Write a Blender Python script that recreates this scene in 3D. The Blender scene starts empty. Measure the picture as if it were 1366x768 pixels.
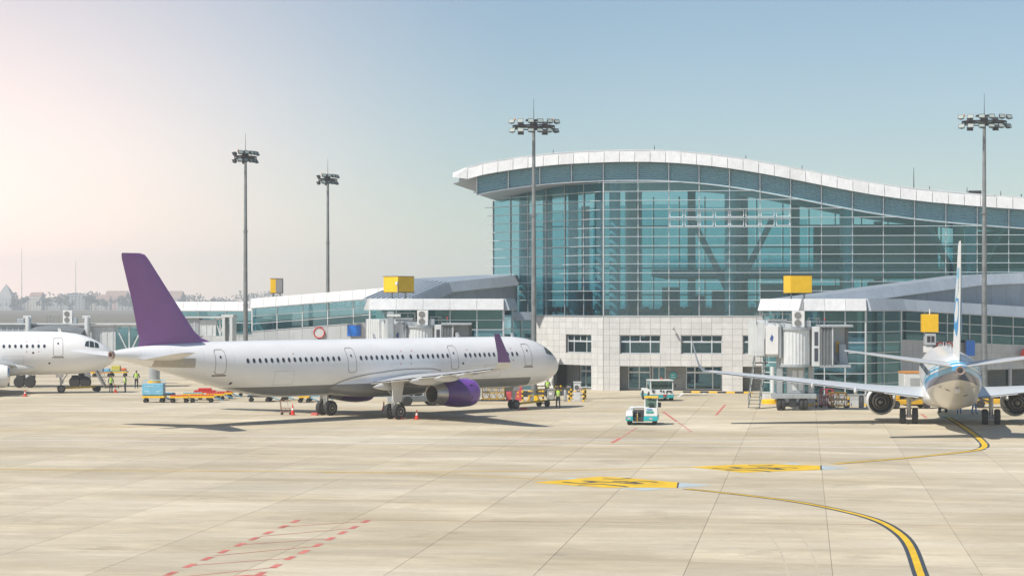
import bpy, math, random
from mathutils import Vector, Matrix
random.seed(11)
sc = bpy.context.scene
R = math.radians
# ---------------------------------------------------------------- camera (metres; level camera 8.6 m above the apron)
F, H0, YH = 2756.0, 8.6, 404.0          # focal length and horizon in 1366-px units of the photograph
cam_d = bpy.data.cameras.new('camera'); cam = bpy.data.objects.new('camera', cam_d)
sc.collection.objects.link(cam); sc.camera = cam
cam.location = (0, 0, H0); cam.rotation_euler = (R(90), 0, 0)
cam_d.sensor_width = 36.0; cam_d.lens = 36.0 * F / 1366.0
cam_d.shift_y = 20.0 / 1366.0
cam_d.clip_start = 0.5; cam_d.clip_end = 12000
# ---------------------------------------------------------------- world and sun
SUN_DIR = Vector((-0.60, -0.47, 1.0)).normalized()      # towards the sun: left, behind the camera
el = math.asin(SUN_DIR.z); az = math.atan2(SUN_DIR.x, SUN_DIR.y)
w = bpy.data.worlds.new('World'); sc.world = w; w.use_nodes = True
nt = w.node_tree; nt.nodes.clear()
def N(t, typ, **kw):
    n = t.nodes.new(typ)
    for k, v in kw.items(): setattr(n, k, v)
    return n
sky = N(nt, 'ShaderNodeTexSky', sky_type='NISHITA', sun_disc=False)
sky.sun_elevation = el; sky.sun_rotation = az
sky.air_density = 1.0; sky.dust_density = 0.4; sky.ozone_density = 1.6; sky.altitude = 30
bg = N(nt, 'ShaderNodeBackground'); bg.inputs['Strength'].default_value = 0.093
tc = N(nt, 'ShaderNodeTexCoord'); sx = N(nt, 'ShaderNodeSeparateXYZ')
nt.links.new(tc.outputs['Generated'], sx.inputs[0])
# warm glow added to the sky's left in place of lens flare, blue-grey opposite: one smooth change with azimuth
mr = N(nt, 'ShaderNodeMapRange', interpolation_type='SMOOTHSTEP')
mr.inputs[1].default_value = 0.02; mr.inputs[2].default_value = -0.31; mr.inputs[3].default_value = 0; mr.inputs[4].default_value = 0.9
nt.links.new(sx.outputs['X'], mr.inputs[0])
me = N(nt, 'ShaderNodeMapRange', interpolation_type='SMOOTHSTEP')
me.inputs[1].default_value = -0.05; me.inputs[2].default_value = 0.3; me.inputs[3].default_value = 1; me.inputs[4].default_value = 0
nt.links.new(sx.outputs['Z'], me.inputs[0])
mm = N(nt, 'ShaderNodeMath', operation='MULTIPLY'); nt.links.new(mr.outputs[0], mm.inputs[0]); nt.links.new(me.outputs[0], mm.inputs[1])
tint = N(nt, 'ShaderNodeMix', data_type='RGBA', blend_type='MULTIPLY'); tint.inputs[0].default_value = 1.0
nt.links.new(sky.outputs[0], tint.inputs[6]); tint.inputs[7].default_value = (0.95, 1.0, 1.01, 1)
mx = N(nt, 'ShaderNodeMix', data_type='RGBA'); nt.links.new(mm.outputs[0], mx.inputs[0])
nt.links.new(tint.outputs[2], mx.inputs[6]); mx.inputs[7].default_value = (18.0, 13.2, 11.5, 1)
out = N(nt, 'ShaderNodeOutputWorld'); 
wn = N(nt, 'ShaderNodeTexNoise'); wn.inputs['Scale'].default_value = 5.0; wn.inputs['Detail'].default_value = 4     # thin uneven veil
wm = N(nt, 'ShaderNodeMapping'); wm.inputs['Scale'].default_value = (1, 1, 4); nt.links.new(tc.outputs['Generated'], wm.inputs[0]); nt.links.new(wm.outputs[0], wn.inputs[0])
wr = N(nt, 'ShaderNodeMapRange'); wr.inputs[1].default_value = 0.3; wr.inputs[2].default_value = 0.7; wr.inputs[3].default_value = 0.985; wr.inputs[4].default_value = 1.02; nt.links.new(wn.outputs[0], wr.inputs[0])
wv_ = N(nt, 'ShaderNodeVectorMath', operation='SCALE'); nt.links.new(mx.outputs[2], wv_.inputs[0]); nt.links.new(wr.outputs[0], wv_.inputs['Scale'])
nt.links.new(wv_.outputs[0], bg.inputs[0]); nt.links.new(bg.outputs[0], out.inputs[0])
sl = bpy.data.lights.new('sun', 'SUN'); sun = bpy.data.objects.new('sun', sl); sc.collection.objects.link(sun)
sl.energy = 4.8; sl.angle = R(0.53); sl.color = (1.0, 0.945, 0.86)
sun.rotation_euler = SUN_DIR.to_track_quat('Z', 'Y').to_euler(); sun.location = (-60, -40, 90)
sc.view_settings.view_transform = 'Standard'; sc.view_settings.look = 'None'
sc.view_settings.gamma = 1.0; sc.view_settings.use_curve_mapping = False
sc.view_settings.exposure = 0.12
sc.render.engine = 'CYCLES'
sc.cycles.max_bounces = 8; sc.cycles.transparent_max_bounces = 24; sc.cycles.volume_bounces = 1
sc.cycles.use_denoising = True
sc.cycles.caustics_reflective = False; sc.cycles.caustics_refractive = False
C = sc.collection
# ---------------------------------------------------------------- measuring helpers: a pixel of the photograph to metres
def ray(px, py, d): return Vector(((px - 683) / F * d, d, H0 - (py - YH) / F * d))
def gnd(px, py):
    d = F * H0 / (py - YH); return Vector(((px - 683) / F * d, d, 0.0))
# ---------------------------------------------------------------- materials
MATS = {}
def mat(name, col, rough=0.5, metal=0.0, var=0.12, scale=3.0, bump=0.0, rnd=0.0, coat=0.0, stretch=(1, 1, 1), spec=0.5, streak=0.0):
    if name in MATS: return MATS[name]
    m = bpy.data.materials.new(name); m.use_nodes = True; t = m.node_tree; b = t.nodes['Principled BSDF']
    b.inputs['Roughness'].default_value = rough; b.inputs['Metallic'].default_value = metal
    b.inputs['Coat Weight'].default_value = coat; b.inputs['Coat Roughness'].default_value = 0.08
    b.inputs['Specular IOR Level'].default_value = spec
    co = N(t, 'ShaderNodeTexCoord'); mp = N(t, 'ShaderNodeMapping'); mp.inputs['Scale'].default_value = stretch
    t.links.new(co.outputs['Object'], mp.inputs[0])
    no = N(t, 'ShaderNodeTexNoise'); no.inputs['Scale'].default_value = scale; no.inputs['Detail'].default_value = 5; no.inputs['Roughness'].default_value = 0.62
    t.links.new(mp.outputs[0], no.inputs[0])
    ra = N(t, 'ShaderNodeMapRange'); ra.inputs[1].default_value = 0.32; ra.inputs[2].default_value = 0.68
    ra.inputs[3].default_value = 1 - var; ra.inputs[4].default_value = 1 + var * 0.35
    t.links.new(no.outputs[0], ra.inputs[0]); val = ra.outputs[0]
    if streak:
        n2 = N(t, 'ShaderNodeTexNoise'); n2.inputs['Scale'].default_value = 1.0; n2.inputs['Detail'].default_value = 4
        m2 = N(t, 'ShaderNodeMapping'); m2.inputs['Scale'].default_value = (7, 7, 0.5); t.links.new(co.outputs['Object'], m2.inputs[0]); t.links.new(m2.outputs[0], n2.inputs[0])
        r2 = N(t, 'ShaderNodeMapRange'); r2.inputs[1].default_value = 0.5; r2.inputs[2].default_value = 0.72; r2.inputs[3].default_value = 1; r2.inputs[4].default_value = 1 - streak
        t.links.new(n2.outputs[0], r2.inputs[0])
        mu = N(t, 'ShaderNodeMath', operation='MULTIPLY'); t.links.new(val, mu.inputs[0]); t.links.new(r2.outputs[0], mu.inputs[1]); val = mu.outputs[0]
    if rnd:
        oi = N(t, 'ShaderNodeObjectInfo'); rr = N(t, 'ShaderNodeMapRange'); rr.inputs[3].default_value = 1 - rnd; rr.inputs[4].default_value = 1 + rnd
        t.links.new(oi.outputs['Random'], rr.inputs[0])
        mu = N(t, 'ShaderNodeMath', operation='MULTIPLY'); t.links.new(val, mu.inputs[0]); t.links.new(rr.outputs[0], mu.inputs[1]); val = mu.outputs[0]
    vm = N(t, 'ShaderNodeVectorMath', operation='SCALE'); vm.inputs[0].default_value = col[:3]; t.links.new(val, vm.inputs['Scale'])
    t.links.new(vm.outputs[0], b.inputs['Base Color'])
    if bump:
        bp = N(t, 'ShaderNodeBump'); bp.inputs['Strength'].default_value = bump; bp.inputs['Distance'].default_value = 0.02
        t.links.new(no.outputs[0], bp.inputs['Height']); t.links.new(bp.outputs[0], b.inputs['Normal'])
    MATS[name] = m; return m
def glass(name, tint, refl=0.10, rough=0.0, fres=1.5, wav=0.0):
    if name in MATS: return MATS[name]
    m = bpy.data.materials.new(name); m.use_nodes = True; t = m.node_tree; t.nodes.clear()
    tr = N(t, 'ShaderNodeBsdfTransparent'); tr.inputs[0].default_value = (*tint, 1)
    gl = N(t, 'ShaderNodeBsdfGlossy'); gl.inputs['Color'].default_value = (0.50, 0.82, 0.92, 1); gl.inputs['Roughness'].default_value = rough
    lw_ = N(t, 'ShaderNodeLayerWeight'); lw_.inputs[0].default_value = 0.5; pw = N(t, 'ShaderNodeMath', operation='POWER'); pw.inputs[1].default_value = 4.0; t.links.new(lw_.outputs['Facing'], pw.inputs[0]); fr = N(t, 'ShaderNodeMath', operation='ADD'); fr.inputs[1].default_value = 0.04; t.links.new(pw.outputs[0], fr.inputs[0])
    ad = N(t, 'ShaderNodeMath', operation='ADD', use_clamp=True); ad.inputs[1].default_value = refl; t.links.new(fr.outputs[0], ad.inputs[0])
    oi = N(t, 'ShaderNodeObjectInfo'); rr = N(t, 'ShaderNodeMapRange'); rr.inputs[3].default_value = 0.75; rr.inputs[4].default_value = 1.2
    t.links.new(oi.outputs['Random'], rr.inputs[0]); mu = N(t, 'ShaderNodeMath', operation='MULTIPLY', use_clamp=True)
    t.links.new(ad.outputs[0], mu.inputs[0]); t.links.new(rr.outputs[0], mu.inputs[1])
    if wav:
        co = N(t, 'ShaderNodeTexCoord'); no = N(t, 'ShaderNodeTexNoise'); no.inputs['Scale'].default_value = 0.35; t.links.new(co.outputs['Object'], no.inputs[0])
        bp = N(t, 'ShaderNodeBump'); bp.inputs['Strength'].default_value = wav; bp.inputs['Distance'].default_value = 0.05
        t.links.new(no.outputs[0], bp.inputs['Height']); t.links.new(bp.outputs[0], gl.inputs['Normal'])
    mxs = N(t, 'ShaderNodeMixShader'); t.links.new(mu.outputs[0], mxs.inputs[0]); t.links.new(tr.outputs[0], mxs.inputs[1]); t.links.new(gl.outputs[0], mxs.inputs[2])
    o = N(t, 'ShaderNodeOutputMaterial'); t.links.new(mxs.outputs[0], o.inputs[0]); MATS[name] = m; return m
def lamp_mat(name, col, strength):
    m = bpy.data.materials.new(name); m.use_nodes = True; b = m.node_tree.nodes['Principled BSDF']
    b.inputs['Base Color'].default_value = (*col, 1); b.inputs['Emission Color'].default_value = (*col, 1); b.inputs['Emission Strength'].default_value = strength
    MATS[name] = m; return m

white = mat('white_paint', (0.78, 0.78, 0.76), 0.42, var=0.07, scale=1.2, streak=0.06)
panel_white = mat('white_panel', (0.66, 0.67, 0.67), 0.45, var=0.10, scale=1.5, rnd=0.05, streak=0.12)
panel_grey_shade = mat('grey_panel_shade', (0.40, 0.46, 0.52), 0.42, var=0.10, scale=1.0, rnd=0.05, streak=0.10)  # ramp panel grey; on eaves turned from the sun, shade put into the colour
wall_grey = mat('pale_grey_wall_panel', (0.50, 0.52, 0.53), 0.5, var=0.10, scale=1.0, rnd=0.05, streak=0.12)
stone = mat('stone_tile', (0.67, 0.665, 0.645), 0.62, var=0.08, scale=2.2, rnd=0.06, bump=0.15, streak=0.10)
stone_dk = mat('wall_core', (0.24, 0.24, 0.23), 0.8)
alu = mat('aluminium', (0.60, 0.64, 0.66), 0.36, 0.55, var=0.08, scale=2.0)
fin_m = mat('fin_aluminium', (0.55, 0.64, 0.67), 0.4, 0.25, var=0.08, scale=2.0)
alu_white = mat('white_aluminium', (0.72, 0.75, 0.76), 0.38, 0.15, var=0.08, scale=2.0)
louvre_m = mat('louvre_blade', (0.55, 0.82, 0.90), 0.40, 0.1, var=0.08)
roof_m = mat('roof_sheet', (0.52, 0.55, 0.57), 0.45, 0.3, var=0.12, scale=0.6)
seam_m = mat('seam_roof', (0.36, 0.42, 0.48), 0.45, 0.3, var=0.12, scale=0.6)
soffit_m = mat('soffit', (0.46, 0.50, 0.53), 0.55, var=0.06)
dark = mat('dark_metal', (0.045, 0.048, 0.052), 0.5, 0.3, var=0.2)
rubber = mat('tyre_rubber', (0.035, 0.035, 0.037), 0.85, var=0.25, scale=6)
steel = mat('galvanised_steel', (0.34, 0.36, 0.36), 0.42, 0.6, var=0.22, scale=3.0, streak=0.2)
mast_m = mat('mast_steel', (0.27, 0.29, 0.29), 0.5, 0.45, var=0.25, scale=1.5, streak=0.25)
yellow = mat('yellow_paint', (0.86, 0.52, 0.008), 0.45, var=0.10, scale=2)
black = mat('black_paint', (0.02, 0.02, 0.022), 0.5)
red = mat('red_paint', (0.62, 0.035, 0.03), 0.45, var=0.12)
pinkred = mat('faded_red_paint', (0.62, 0.10, 0.12), 0.5, var=0.15, streak=0.2)
orange = mat('orange_plastic', (0.80, 0.13, 0.02), 0.45)
blue = mat('sign_blue', (0.01, 0.19, 0.72), 0.4)
teal = mat('teal_paint', (0.015, 0.42, 0.46), 0.35, coat=0.3)
cyan = mat('pale_blue_paint', (0.20, 0.50, 0.68), 0.5, var=0.18, streak=0.15)
tglass = glass('curtain_glass', (0.52, 0.74, 0.79), 0.035, wav=0.02)
cglass = glass('corridor_glass', (0.62, 0.84, 0.87), 0.05, wav=0.02)
wglass = glass('window_glass', (0.45, 0.64, 0.74), 0.09, wav=0.02)
vglass = glass('vehicle_glass', (0.45, 0.60, 0.58), 0.06)
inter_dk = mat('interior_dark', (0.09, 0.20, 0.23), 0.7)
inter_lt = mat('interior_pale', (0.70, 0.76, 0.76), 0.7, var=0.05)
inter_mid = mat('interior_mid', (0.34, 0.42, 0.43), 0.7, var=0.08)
# ---------------------------------------------------------------- mesh builder
class MB:
    def __init__(s): s.v = []; s.f = []; s.mi = []
    def add(s, vs, fs, mi=0, M=None):
        o = len(s.v)
        s.v += [tuple(M @ Vector(p)) if M else tuple(p) for p in vs]
        s.f += [tuple(i + o for i in f) for f in fs]; s.mi += [mi] * len(fs); return s
    def box(s, lo, hi, mi=0, M=None):
        (a, b, c), (d, e, f) = lo, hi
        return s.add([(a, b, c), (d, b, c), (d, e, c), (a, e, c), (a, b, f), (d, b, f), (d, e, f), (a, e, f)],
                     [(0, 3, 2, 1), (4, 5, 6, 7), (0, 1, 5, 4), (1, 2, 6, 5), (2, 3, 7, 6), (3, 0, 4, 7)], mi, M)
    def cbox(s, c, sz, mi=0, M=None):
        return s.box([c[i] - sz[i] / 2 for i in range(3)], [c[i] + sz[i] / 2 for i in range(3)], mi, M)
    def hexa(s, p, mi=0):      # 8 corners: bottom loop then top loop
        return s.add(p, [(0, 3, 2, 1), (4, 5, 6, 7), (0, 1, 5, 4), (1, 2, 6, 5), (2, 3, 7, 6), (3, 0, 4, 7)], mi)
    def tube(s, p0, p1, r0, r1=None, n=8, mi=0):
        p0 = Vector(p0); p1 = Vector(p1); r1 = r0 if r1 is None else r1
        d = (p1 - p0).normalized(); a = d.orthogonal().normalized(); b = d.cross(a)
        vs = [p0 + (a * math.cos(2 * math.pi * i / n) + b * math.sin(2 * math.pi * i / n)) * r0 for i in range(n)]
        vs += [p1 + (a * math.cos(2 * math.pi * i / n) + b * math.sin(2 * math.pi * i / n)) * r1 for i in range(n)]
        fs = [(i, (i + 1) % n, n + (i + 1) % n, n + i) for i in range(n)] + [tuple(range(n))[::-1], tuple(range(n, 2 * n))]
        return s.add(vs, fs, mi)
    def path(s, pts, r, n=6, mi=0):
        for i in range(len(pts) - 1): s.tube(pts[i], pts[i + 1], r, r, n, mi)
        return s
    def bar(s, p0, p1, wd, ht, mi=0):      # rectangular bar, width horizontal
        p0 = Vector(p0); p1 = Vector(p1); d = (p1 - p0).normalized()
        up = Vector((0, 0, 1)) if abs(d.z) < 0.95 else Vector((0, 1, 0))
        a = d.cross(up).normalized() * wd / 2; b = a.cross(d).normalized() * ht / 2
        return s.hexa([p0 - a - b, p0 + a - b, p0 + a + b, p0 - a + b, p1 - a - b, p1 + a - b, p1 + a + b, p1 - a + b], mi)
    def loft(s, rings, mi=0, cap0=True, cap1=True, closed=True):
        n = len(rings[0]); o = []; fs = []
        for r in rings: o += [tuple(p) for p in r]
        for k in range(len(rings) - 1):
            for i in range(n if closed else n - 1):
                j = (i + 1) % n; fs.append((k * n + i, k * n + j, (k + 1) * n + j, (k + 1) * n + i))
        if cap0: fs.append(tuple(range(n))[::-1])
        if cap1: fs.append(tuple(range((len(rings) - 1) * n, len(rings) * n)))
        return s.add(o, fs, mi)
    def lathe(s, prof, n=24, axis='x', mi=0, c=(0, 0, 0)):
        rings = []
        for (h, r) in prof:
            ring = []
            for i in range(n):
                t = 2 * math.pi * i / n; p = (r * math.cos(t), r * math.sin(t))
                q = (h, p[0], p[1]) if axis == 'x' else ((p[1], h, p[0]) if axis == 'y' else (p[0], p[1], h))
                ring.append((q[0] + c[0], q[1] + c[1], q[2] + c[2]))
            rings.append(ring)
        return s.loft(rings, mi, prof[0][1] > 1e-4, prof[-1][1] > 1e-4)
    def prism(s, poly, y0, y1, mi=0):      # polygon in x,z pushed along y
        n = len(poly)
        vs = [(p[0], y0, p[1]) for p in poly] + [(p[0], y1, p[1]) for p in poly]
        return s.add(vs, [tuple(range(n)), tuple(range(n, 2 * n))[::-1]] + [(i, i + n, (i + 1) % n + n, (i + 1) % n) for i in range(n)], mi)
    def mesh(s, name, mats=None, smooth=False):
        me = bpy.data.meshes.new(name); me.from_pydata(s.v, [], s.f)
        for m in (mats if isinstance(mats, (list, tuple)) else [mats]): me.materials.append(m)
        me.polygons.foreach_set('material_index', s.mi)
        if smooth:
            me.polygons.foreach_set('use_smooth', [True] * len(me.polygons)); me.set_sharp_from_angle(angle=R(38))
        me.update(); return me
    def build(s, name, mats, parent=None, smooth=False, bevel=0.0, fix=True):
        me = s.mesh(name, mats, smooth); ob = bpy.data.objects.new(name, me); C.objects.link(ob)
        if fix:
            import bmesh
            bm = bmesh.new(); bm.from_mesh(me); bmesh.ops.recalc_face_normals(bm, faces=bm.faces); bm.to_mesh(me); bm.free()
        if parent: ob.parent = parent
        if bevel:
            bv = ob.modifiers.new('bevel', 'BEVEL'); bv.width = bevel; bv.segments = 2; bv.limit_method = 'ANGLE'; bv.angle_limit = R(40)
        return ob
def tag(o, label=None, cat=None, group=None, kind=None):
    if label: o['label'] = label
    if cat: o['category'] = cat
    if group: o['group'] = group
    if kind: o['kind'] = kind
    return o
def thing(name, label, cat, loc=(0, 0, 0), rz=0.0, group=None):
    o = bpy.data.objects.new(name, None); C.objects.link(o); o.location = loc; o.rotation_euler = (0, 0, rz); o.empty_display_size = 0.3
    return tag(o, label, cat, group)
def inst(name, me, parent=None, loc=(0, 0, 0), rz=0.0, scale=None):
    o = bpy.data.objects.new(name, me); C.objects.link(o); o.location = loc; o.rotation_euler = (0, 0, rz)
    if scale: o.scale = scale
    if parent: o.parent = parent
    return o
def copy_tree(o, parent=None):
    c = o.copy(); C.objects.link(c); c.parent = parent
    for ch in list(o.children): copy_tree(ch, c)
    return c
def lerp(a, b, t): return a + (b - a) * t
def interp(tab, x):
    if x <= tab[0][0]: return tab[0][1]
    for i in range(len(tab) - 1):
        if x <= tab[i + 1][0]:
            return lerp(tab[i][1], tab[i + 1][1], (x - tab[i][0]) / (tab[i + 1][0] - tab[i][0]))
    return tab[-1][1]
UA = R(8.05); CU, SU = math.cos(UA), math.sin(UA)      # the apron grid and the terminal front share this turn
# ================================================================ APRON
def concrete(name, joints=False):
    m = bpy.data.materials.new(name); m.use_nodes = True; t = m.node_tree; b = t.nodes['Principled BSDF']
    b.inputs['Roughness'].default_value = 0.82; b.inputs['Specular IOR Level'].default_value = 0.3
    ge = N(t, 'ShaderNodeNewGeometry'); mp = N(t, 'ShaderNodeMapping'); mp.inputs['Rotation'].default_value = (0, 0, UA)
    t.links.new(ge.outputs['Position'], mp.inputs[0])
    def noise(scale, stretch, det=5, rg=0.6):
        m2 = N(t, 'ShaderNodeMapping'); m2.inputs['Scale'].default_value = stretch; t.links.new(mp.outputs[0], m2.inputs[0])
        n = N(t, 'ShaderNodeTexNoise'); n.inputs['Scale'].default_value = scale; n.inputs['Detail'].default_value = det; n.inputs['Roughness'].default_value = rg
        t.links.new(m2.outputs[0], n.inputs[0]); return n.outputs[0]
    def rng(src, a, bb, lo, hi):
        r = N(t, 'ShaderNodeMapRange'); r.inputs[1].default_value = a; r.inputs[2].default_value = bb; r.inputs[3].default_value = lo; r.inputs[4].default_value = hi
        t.links.new(src, r.inputs[0]); return r.outputs[0]
    def mul(a, bb):
        x = N(t, 'ShaderNodeMath', operation='MULTIPLY'); t.links.new(a, x.inputs[0]); t.links.new(bb, x.inputs[1]); return x.outputs[0]
    v = rng(noise(0.045, (1, 1, 1), 3), 0.3, 0.7, 0.90, 1.08)                   # broad tone drift
    v = mul(v, rng(noise(0.35, (0.4, 1.7, 1), 9, 0.78), 0.3, 0.7, 0.82, 1.13))     # brushed and weathered across the strips
    v = mul(v, rng(noise(2.2, (0.3, 1.5, 1), 8, 0.8), 0.3, 0.7, 0.86, 1.10))
    v = mul(v, rng(noise(0.22, (1, 1, 1), 6, 0.7), 0.58, 0.74, 1.0, 0.70))      # oil stains
    v = mul(v, rng(noise(0.10, (1, 2.2, 1), 7, 0.7), 0.52, 0.62, 0.97, 1.13))      # paler patches
    v = mul(v, rng(noise(7, (.5, 1.6, 1), 4), 0.3, 0.7, 0.92, 1.06))
    oi = N(t, 'ShaderNodeObjectInfo'); v = mul(v, rng(oi.outputs['Random'], 0, 1, 0.915, 1.07))
    cr = N(t, 'ShaderNodeMix', data_type='RGBA'); cr.inputs[6].default_value = (0.475, 0.40, 0.275, 1); cr.inputs[7].default_value = (0.585, 0.52, 0.395, 1)
    t.links.new(rng(noise(0.12, (0.4, 1.2, 1), 4), 0.35, 0.65, 0, 1), cr.inputs[0])
    vm = N(t, 'ShaderNodeVectorMath', operation='SCALE'); t.links.new(cr.outputs[2], vm.inputs[0]); t.links.new(v, vm.inputs['Scale'])
    t.links.new(vm.outputs[0], b.inputs['Base Color'])
    bp = N(t, 'ShaderNodeBump'); bp.inputs['Strength'].default_value = 0.25; bp.inputs['Distance'].default_value = 0.01
    t.links.new(noise(14, (1, 1, 1), 4), bp.inputs['Height']); t.links.new(bp.outputs[0], b.inputs['Normal'])
    return m
conc = concrete('apron_concrete')
filler = mat('joint_sealant', (0.17, 0.15, 0.12), 0.9)
grass_far = mat('far_ground_cover', (0.16, 0.14, 0.10), 0.9, var=0.3, scale=0.02)
MB().box((-6000, -300, -1.0), (6000, 11000, -0.30)).build('terrain', grass_far)['kind'] = 'structure'
apron = MB().box((-420, -60, -0.28), (420, 330, -0.03)).build('apron', conc); apron['kind'] = 'structure'
# slabs in the apron grid: strips 4.68 m wide, slabs 5 m long
SW, SL_ = 4.68, 5.0
g0 = gnd(1111, 768)                     # one joint of the photograph fixes the grid
def grid_xy(i, j):                      # grid corner (strip i, row j)
    a, b = i * SW, j * SL_ - 12
    return Vector((g0.x + CU * a + SU * b, g0.y - SU * a + CU * b, 0))
cells = []; side_cells = []
for i in range(-40, 40):
    for j in range(-6, 60):
        p = grid_xy(i + .5, j + .5)
        if p.y < 48 or p.y > 235: continue
        px = 683 + F * p.x / p.y; mg = F * 4.5 / p.y
        if -mg < px < 1366 + mg: cells.append((p.y, i, j))
        elif -mg * 7 < px < 1366 + mg * 7: side_cells.append((p.y, i, j))
cells.sort()
slab_me = MB().box((-SW / 2 + .009, -SL_ / 2 + .0015, -0.05), (SW / 2 - .009, SL_ / 2 - .0015, 0)).mesh('concrete_slab', conc)
for k, (d, i, j) in enumerate(cells[:296]):
    p = grid_xy(i + .5, j + .5); p.z = random.uniform(-.0015, .0)
    inst('concrete_slab', slab_me, apron, p, -UA)
mb = MB()
for (d, i, j) in cells[296:] + side_cells:
    q = [grid_xy(i, j), grid_xy(i + 1, j), grid_xy(i + 1, j + 1), grid_xy(i, j + 1)]
    c = sum(q, Vector()) / 4; q = [c + (x - c) * 0.9955 for x in q]
    mb.add([(x.x, x.y, -0.001) for x in q] + [(x.x, x.y, -0.05) for x in q], [(0, 1, 2, 3), (0, 4, 5, 1), (1, 5, 6, 2), (2, 6, 7, 3), (3, 7, 4, 0)])
o = mb.build('far_concrete_slabs', conc, apron); o['kind'] = 'stuff'
mb = MB()
for (d, i, j) in cells + side_cells: mb.add([(*grid_xy(i + a, j + b).xy, -0.012) for a, b in ((0, 0), (1, 0), (1, 1), (0, 1))], [(0, 1, 2, 3)])
o = mb.build('joint_filler', filler, apron, fix=False); o['kind'] = 'stuff'
# ---------------------------------------------------------------- painted markings, flat sheets above the slabs
def paint(name, col, wear=0.25):
    m = mat(name, col, 0.7, var=wear, scale=1.1); return m
p_yel = paint('marking_yellow', (0.76, 0.48, 0.015)); p_blk = paint('marking_black', (0.045, 0.06, 0.075)); p_red = paint('marking_red', (0.60, 0.18, 0.14), .4)
p_whi = paint('marking_white', (0.82, 0.82, 0.81), .2); p_blu = paint('marking_pale_blue', (0.44, 0.51, 0.54), .2); p_dyel = paint('marking_worn_yellow', (0.60, 0.38, 0.03), .2)
p_wred = paint('marking_worn_red', (0.47, 0.27, 0.21), .3)
def ribbon(mb, pts, wd, z, mi=0):
    L = []; Rr = []
    for i, p in enumerate(pts):
        d = ((pts[min(i + 1, len(pts) - 1)] - pts[max(i - 1, 0)])).normalized(); n = Vector((-d.y, d.x, 0)) * wd / 2
        L.append(p + n); Rr.append(p - n)
    for i in range(len(pts) - 1):
        mb.add([(*Rr[i].xy, z), (*Rr[i + 1].xy, z), (*L[i + 1].xy, z), (*L[i].xy, z)], [(0, 1, 2, 3)], mi)
def spline(pts, n=10):
    o = []
    P = [pts[0]] + pts + [pts[-1]]
    for i in range(1, len(P) - 2):
        for k in range(n):
            t = k / n; a, b, c, d = P[i - 1], P[i], P[i + 1], P[i + 2]
            o.append(0.5 * ((2 * b) + (-a + c) * t + (2 * a - 5 * b + 4 * c - d) * t * t + (-a + 3 * b - 3 * c + d) * t ** 3))
    o.append(pts[-1]); return o
def marking(name, mb, mats, label, cat='marking', group='painted apron markings'):
    o = mb.build(name, mats, None, fix=False); tag(o, label, cat, group); o['kind'] = 'thing'; return o
# near taxi line: thick from the bottom edge, bending left to the near stand mark, then thin to the far left
near = spline([gnd(1252, 830), gnd(1229, 768), gnd(1213, 726), gnd(1193, 706), gnd(1165, 692), gnd(1120, 680), gnd(1060, 668.5), gnd(985, 659), gnd(915, 651.5)], 8)
mb = MB(); ribbon(mb, near, 0.52, 0.004, 0); ribbon(mb, near, 0.24, 0.008, 1); marking('taxi_line', mb, [p_blk, p_yel], 'yellow taxi line with black edges curving up from the bottom edge', group='taxi lines')
far = spline([gnd(1264, 556), gnd(1279, 565), gnd(1298, 578), gnd(1313, 592), gnd(1308, 598.5), gnd(1290, 602), gnd(1240, 607.5), gnd(1180, 613), gnd(1112, 618.5)], 8)
mb = MB(); ribbon(mb, far, 0.60, 0.004, 0); ribbon(mb, far, 0.34, 0.008, 1); marking('taxi_line', mb, [p_blk, p_yel], 'yellow taxi line with a sharp bend running under the blue striped airliner', group='taxi lines')
mb = MB(); ribbon(mb, spline([gnd(-60, 624.8), gnd(300, 628), gnd(520, 629), gnd(730, 627.5), gnd(925, 622.5)], 6), 0.26, 0.004); marking('taxi_line', mb, p_dyel, 'long thin worn yellow line across the apron ending at the far yellow panel', group='taxi lines')
mb = MB(); ribbon(mb, spline([gnd(430, 629.6), gnd(600, 632.5), gnd(730, 639)], 6), 0.18, 0.004); marking('taxi_line', mb, p_dyel, 'short thin worn yellow line leading to the near yellow panel', group='taxi lines')
mb = MB(); ribbon(mb, spline([gnd(-30, 575), gnd(120, 571), gnd(255, 566)], 6), 0.22, 0.004); marking('taxi_line', mb, p_dyel, 'faint yellow line left of the purple airliner tail shadow', group='taxi lines')
def quadm(mb, q, z, mi): mb.add([(*p.xy, z) for p in q], [tuple(range(len(q)))], mi)
def blob(mb, c, rx, ry, ang, z, mi, n=14):
    quadm(mb, [Vector((c.x + rx * math.cos(t) * math.cos(ang) - ry * math.sin(t) * math.sin(ang), c.y + rx * math.cos(t) * math.sin(ang) + ry * math.sin(t) * math.cos(ang), 0)) for t in [2 * math.pi * k / n for k in range(n)]], z, mi)
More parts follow.
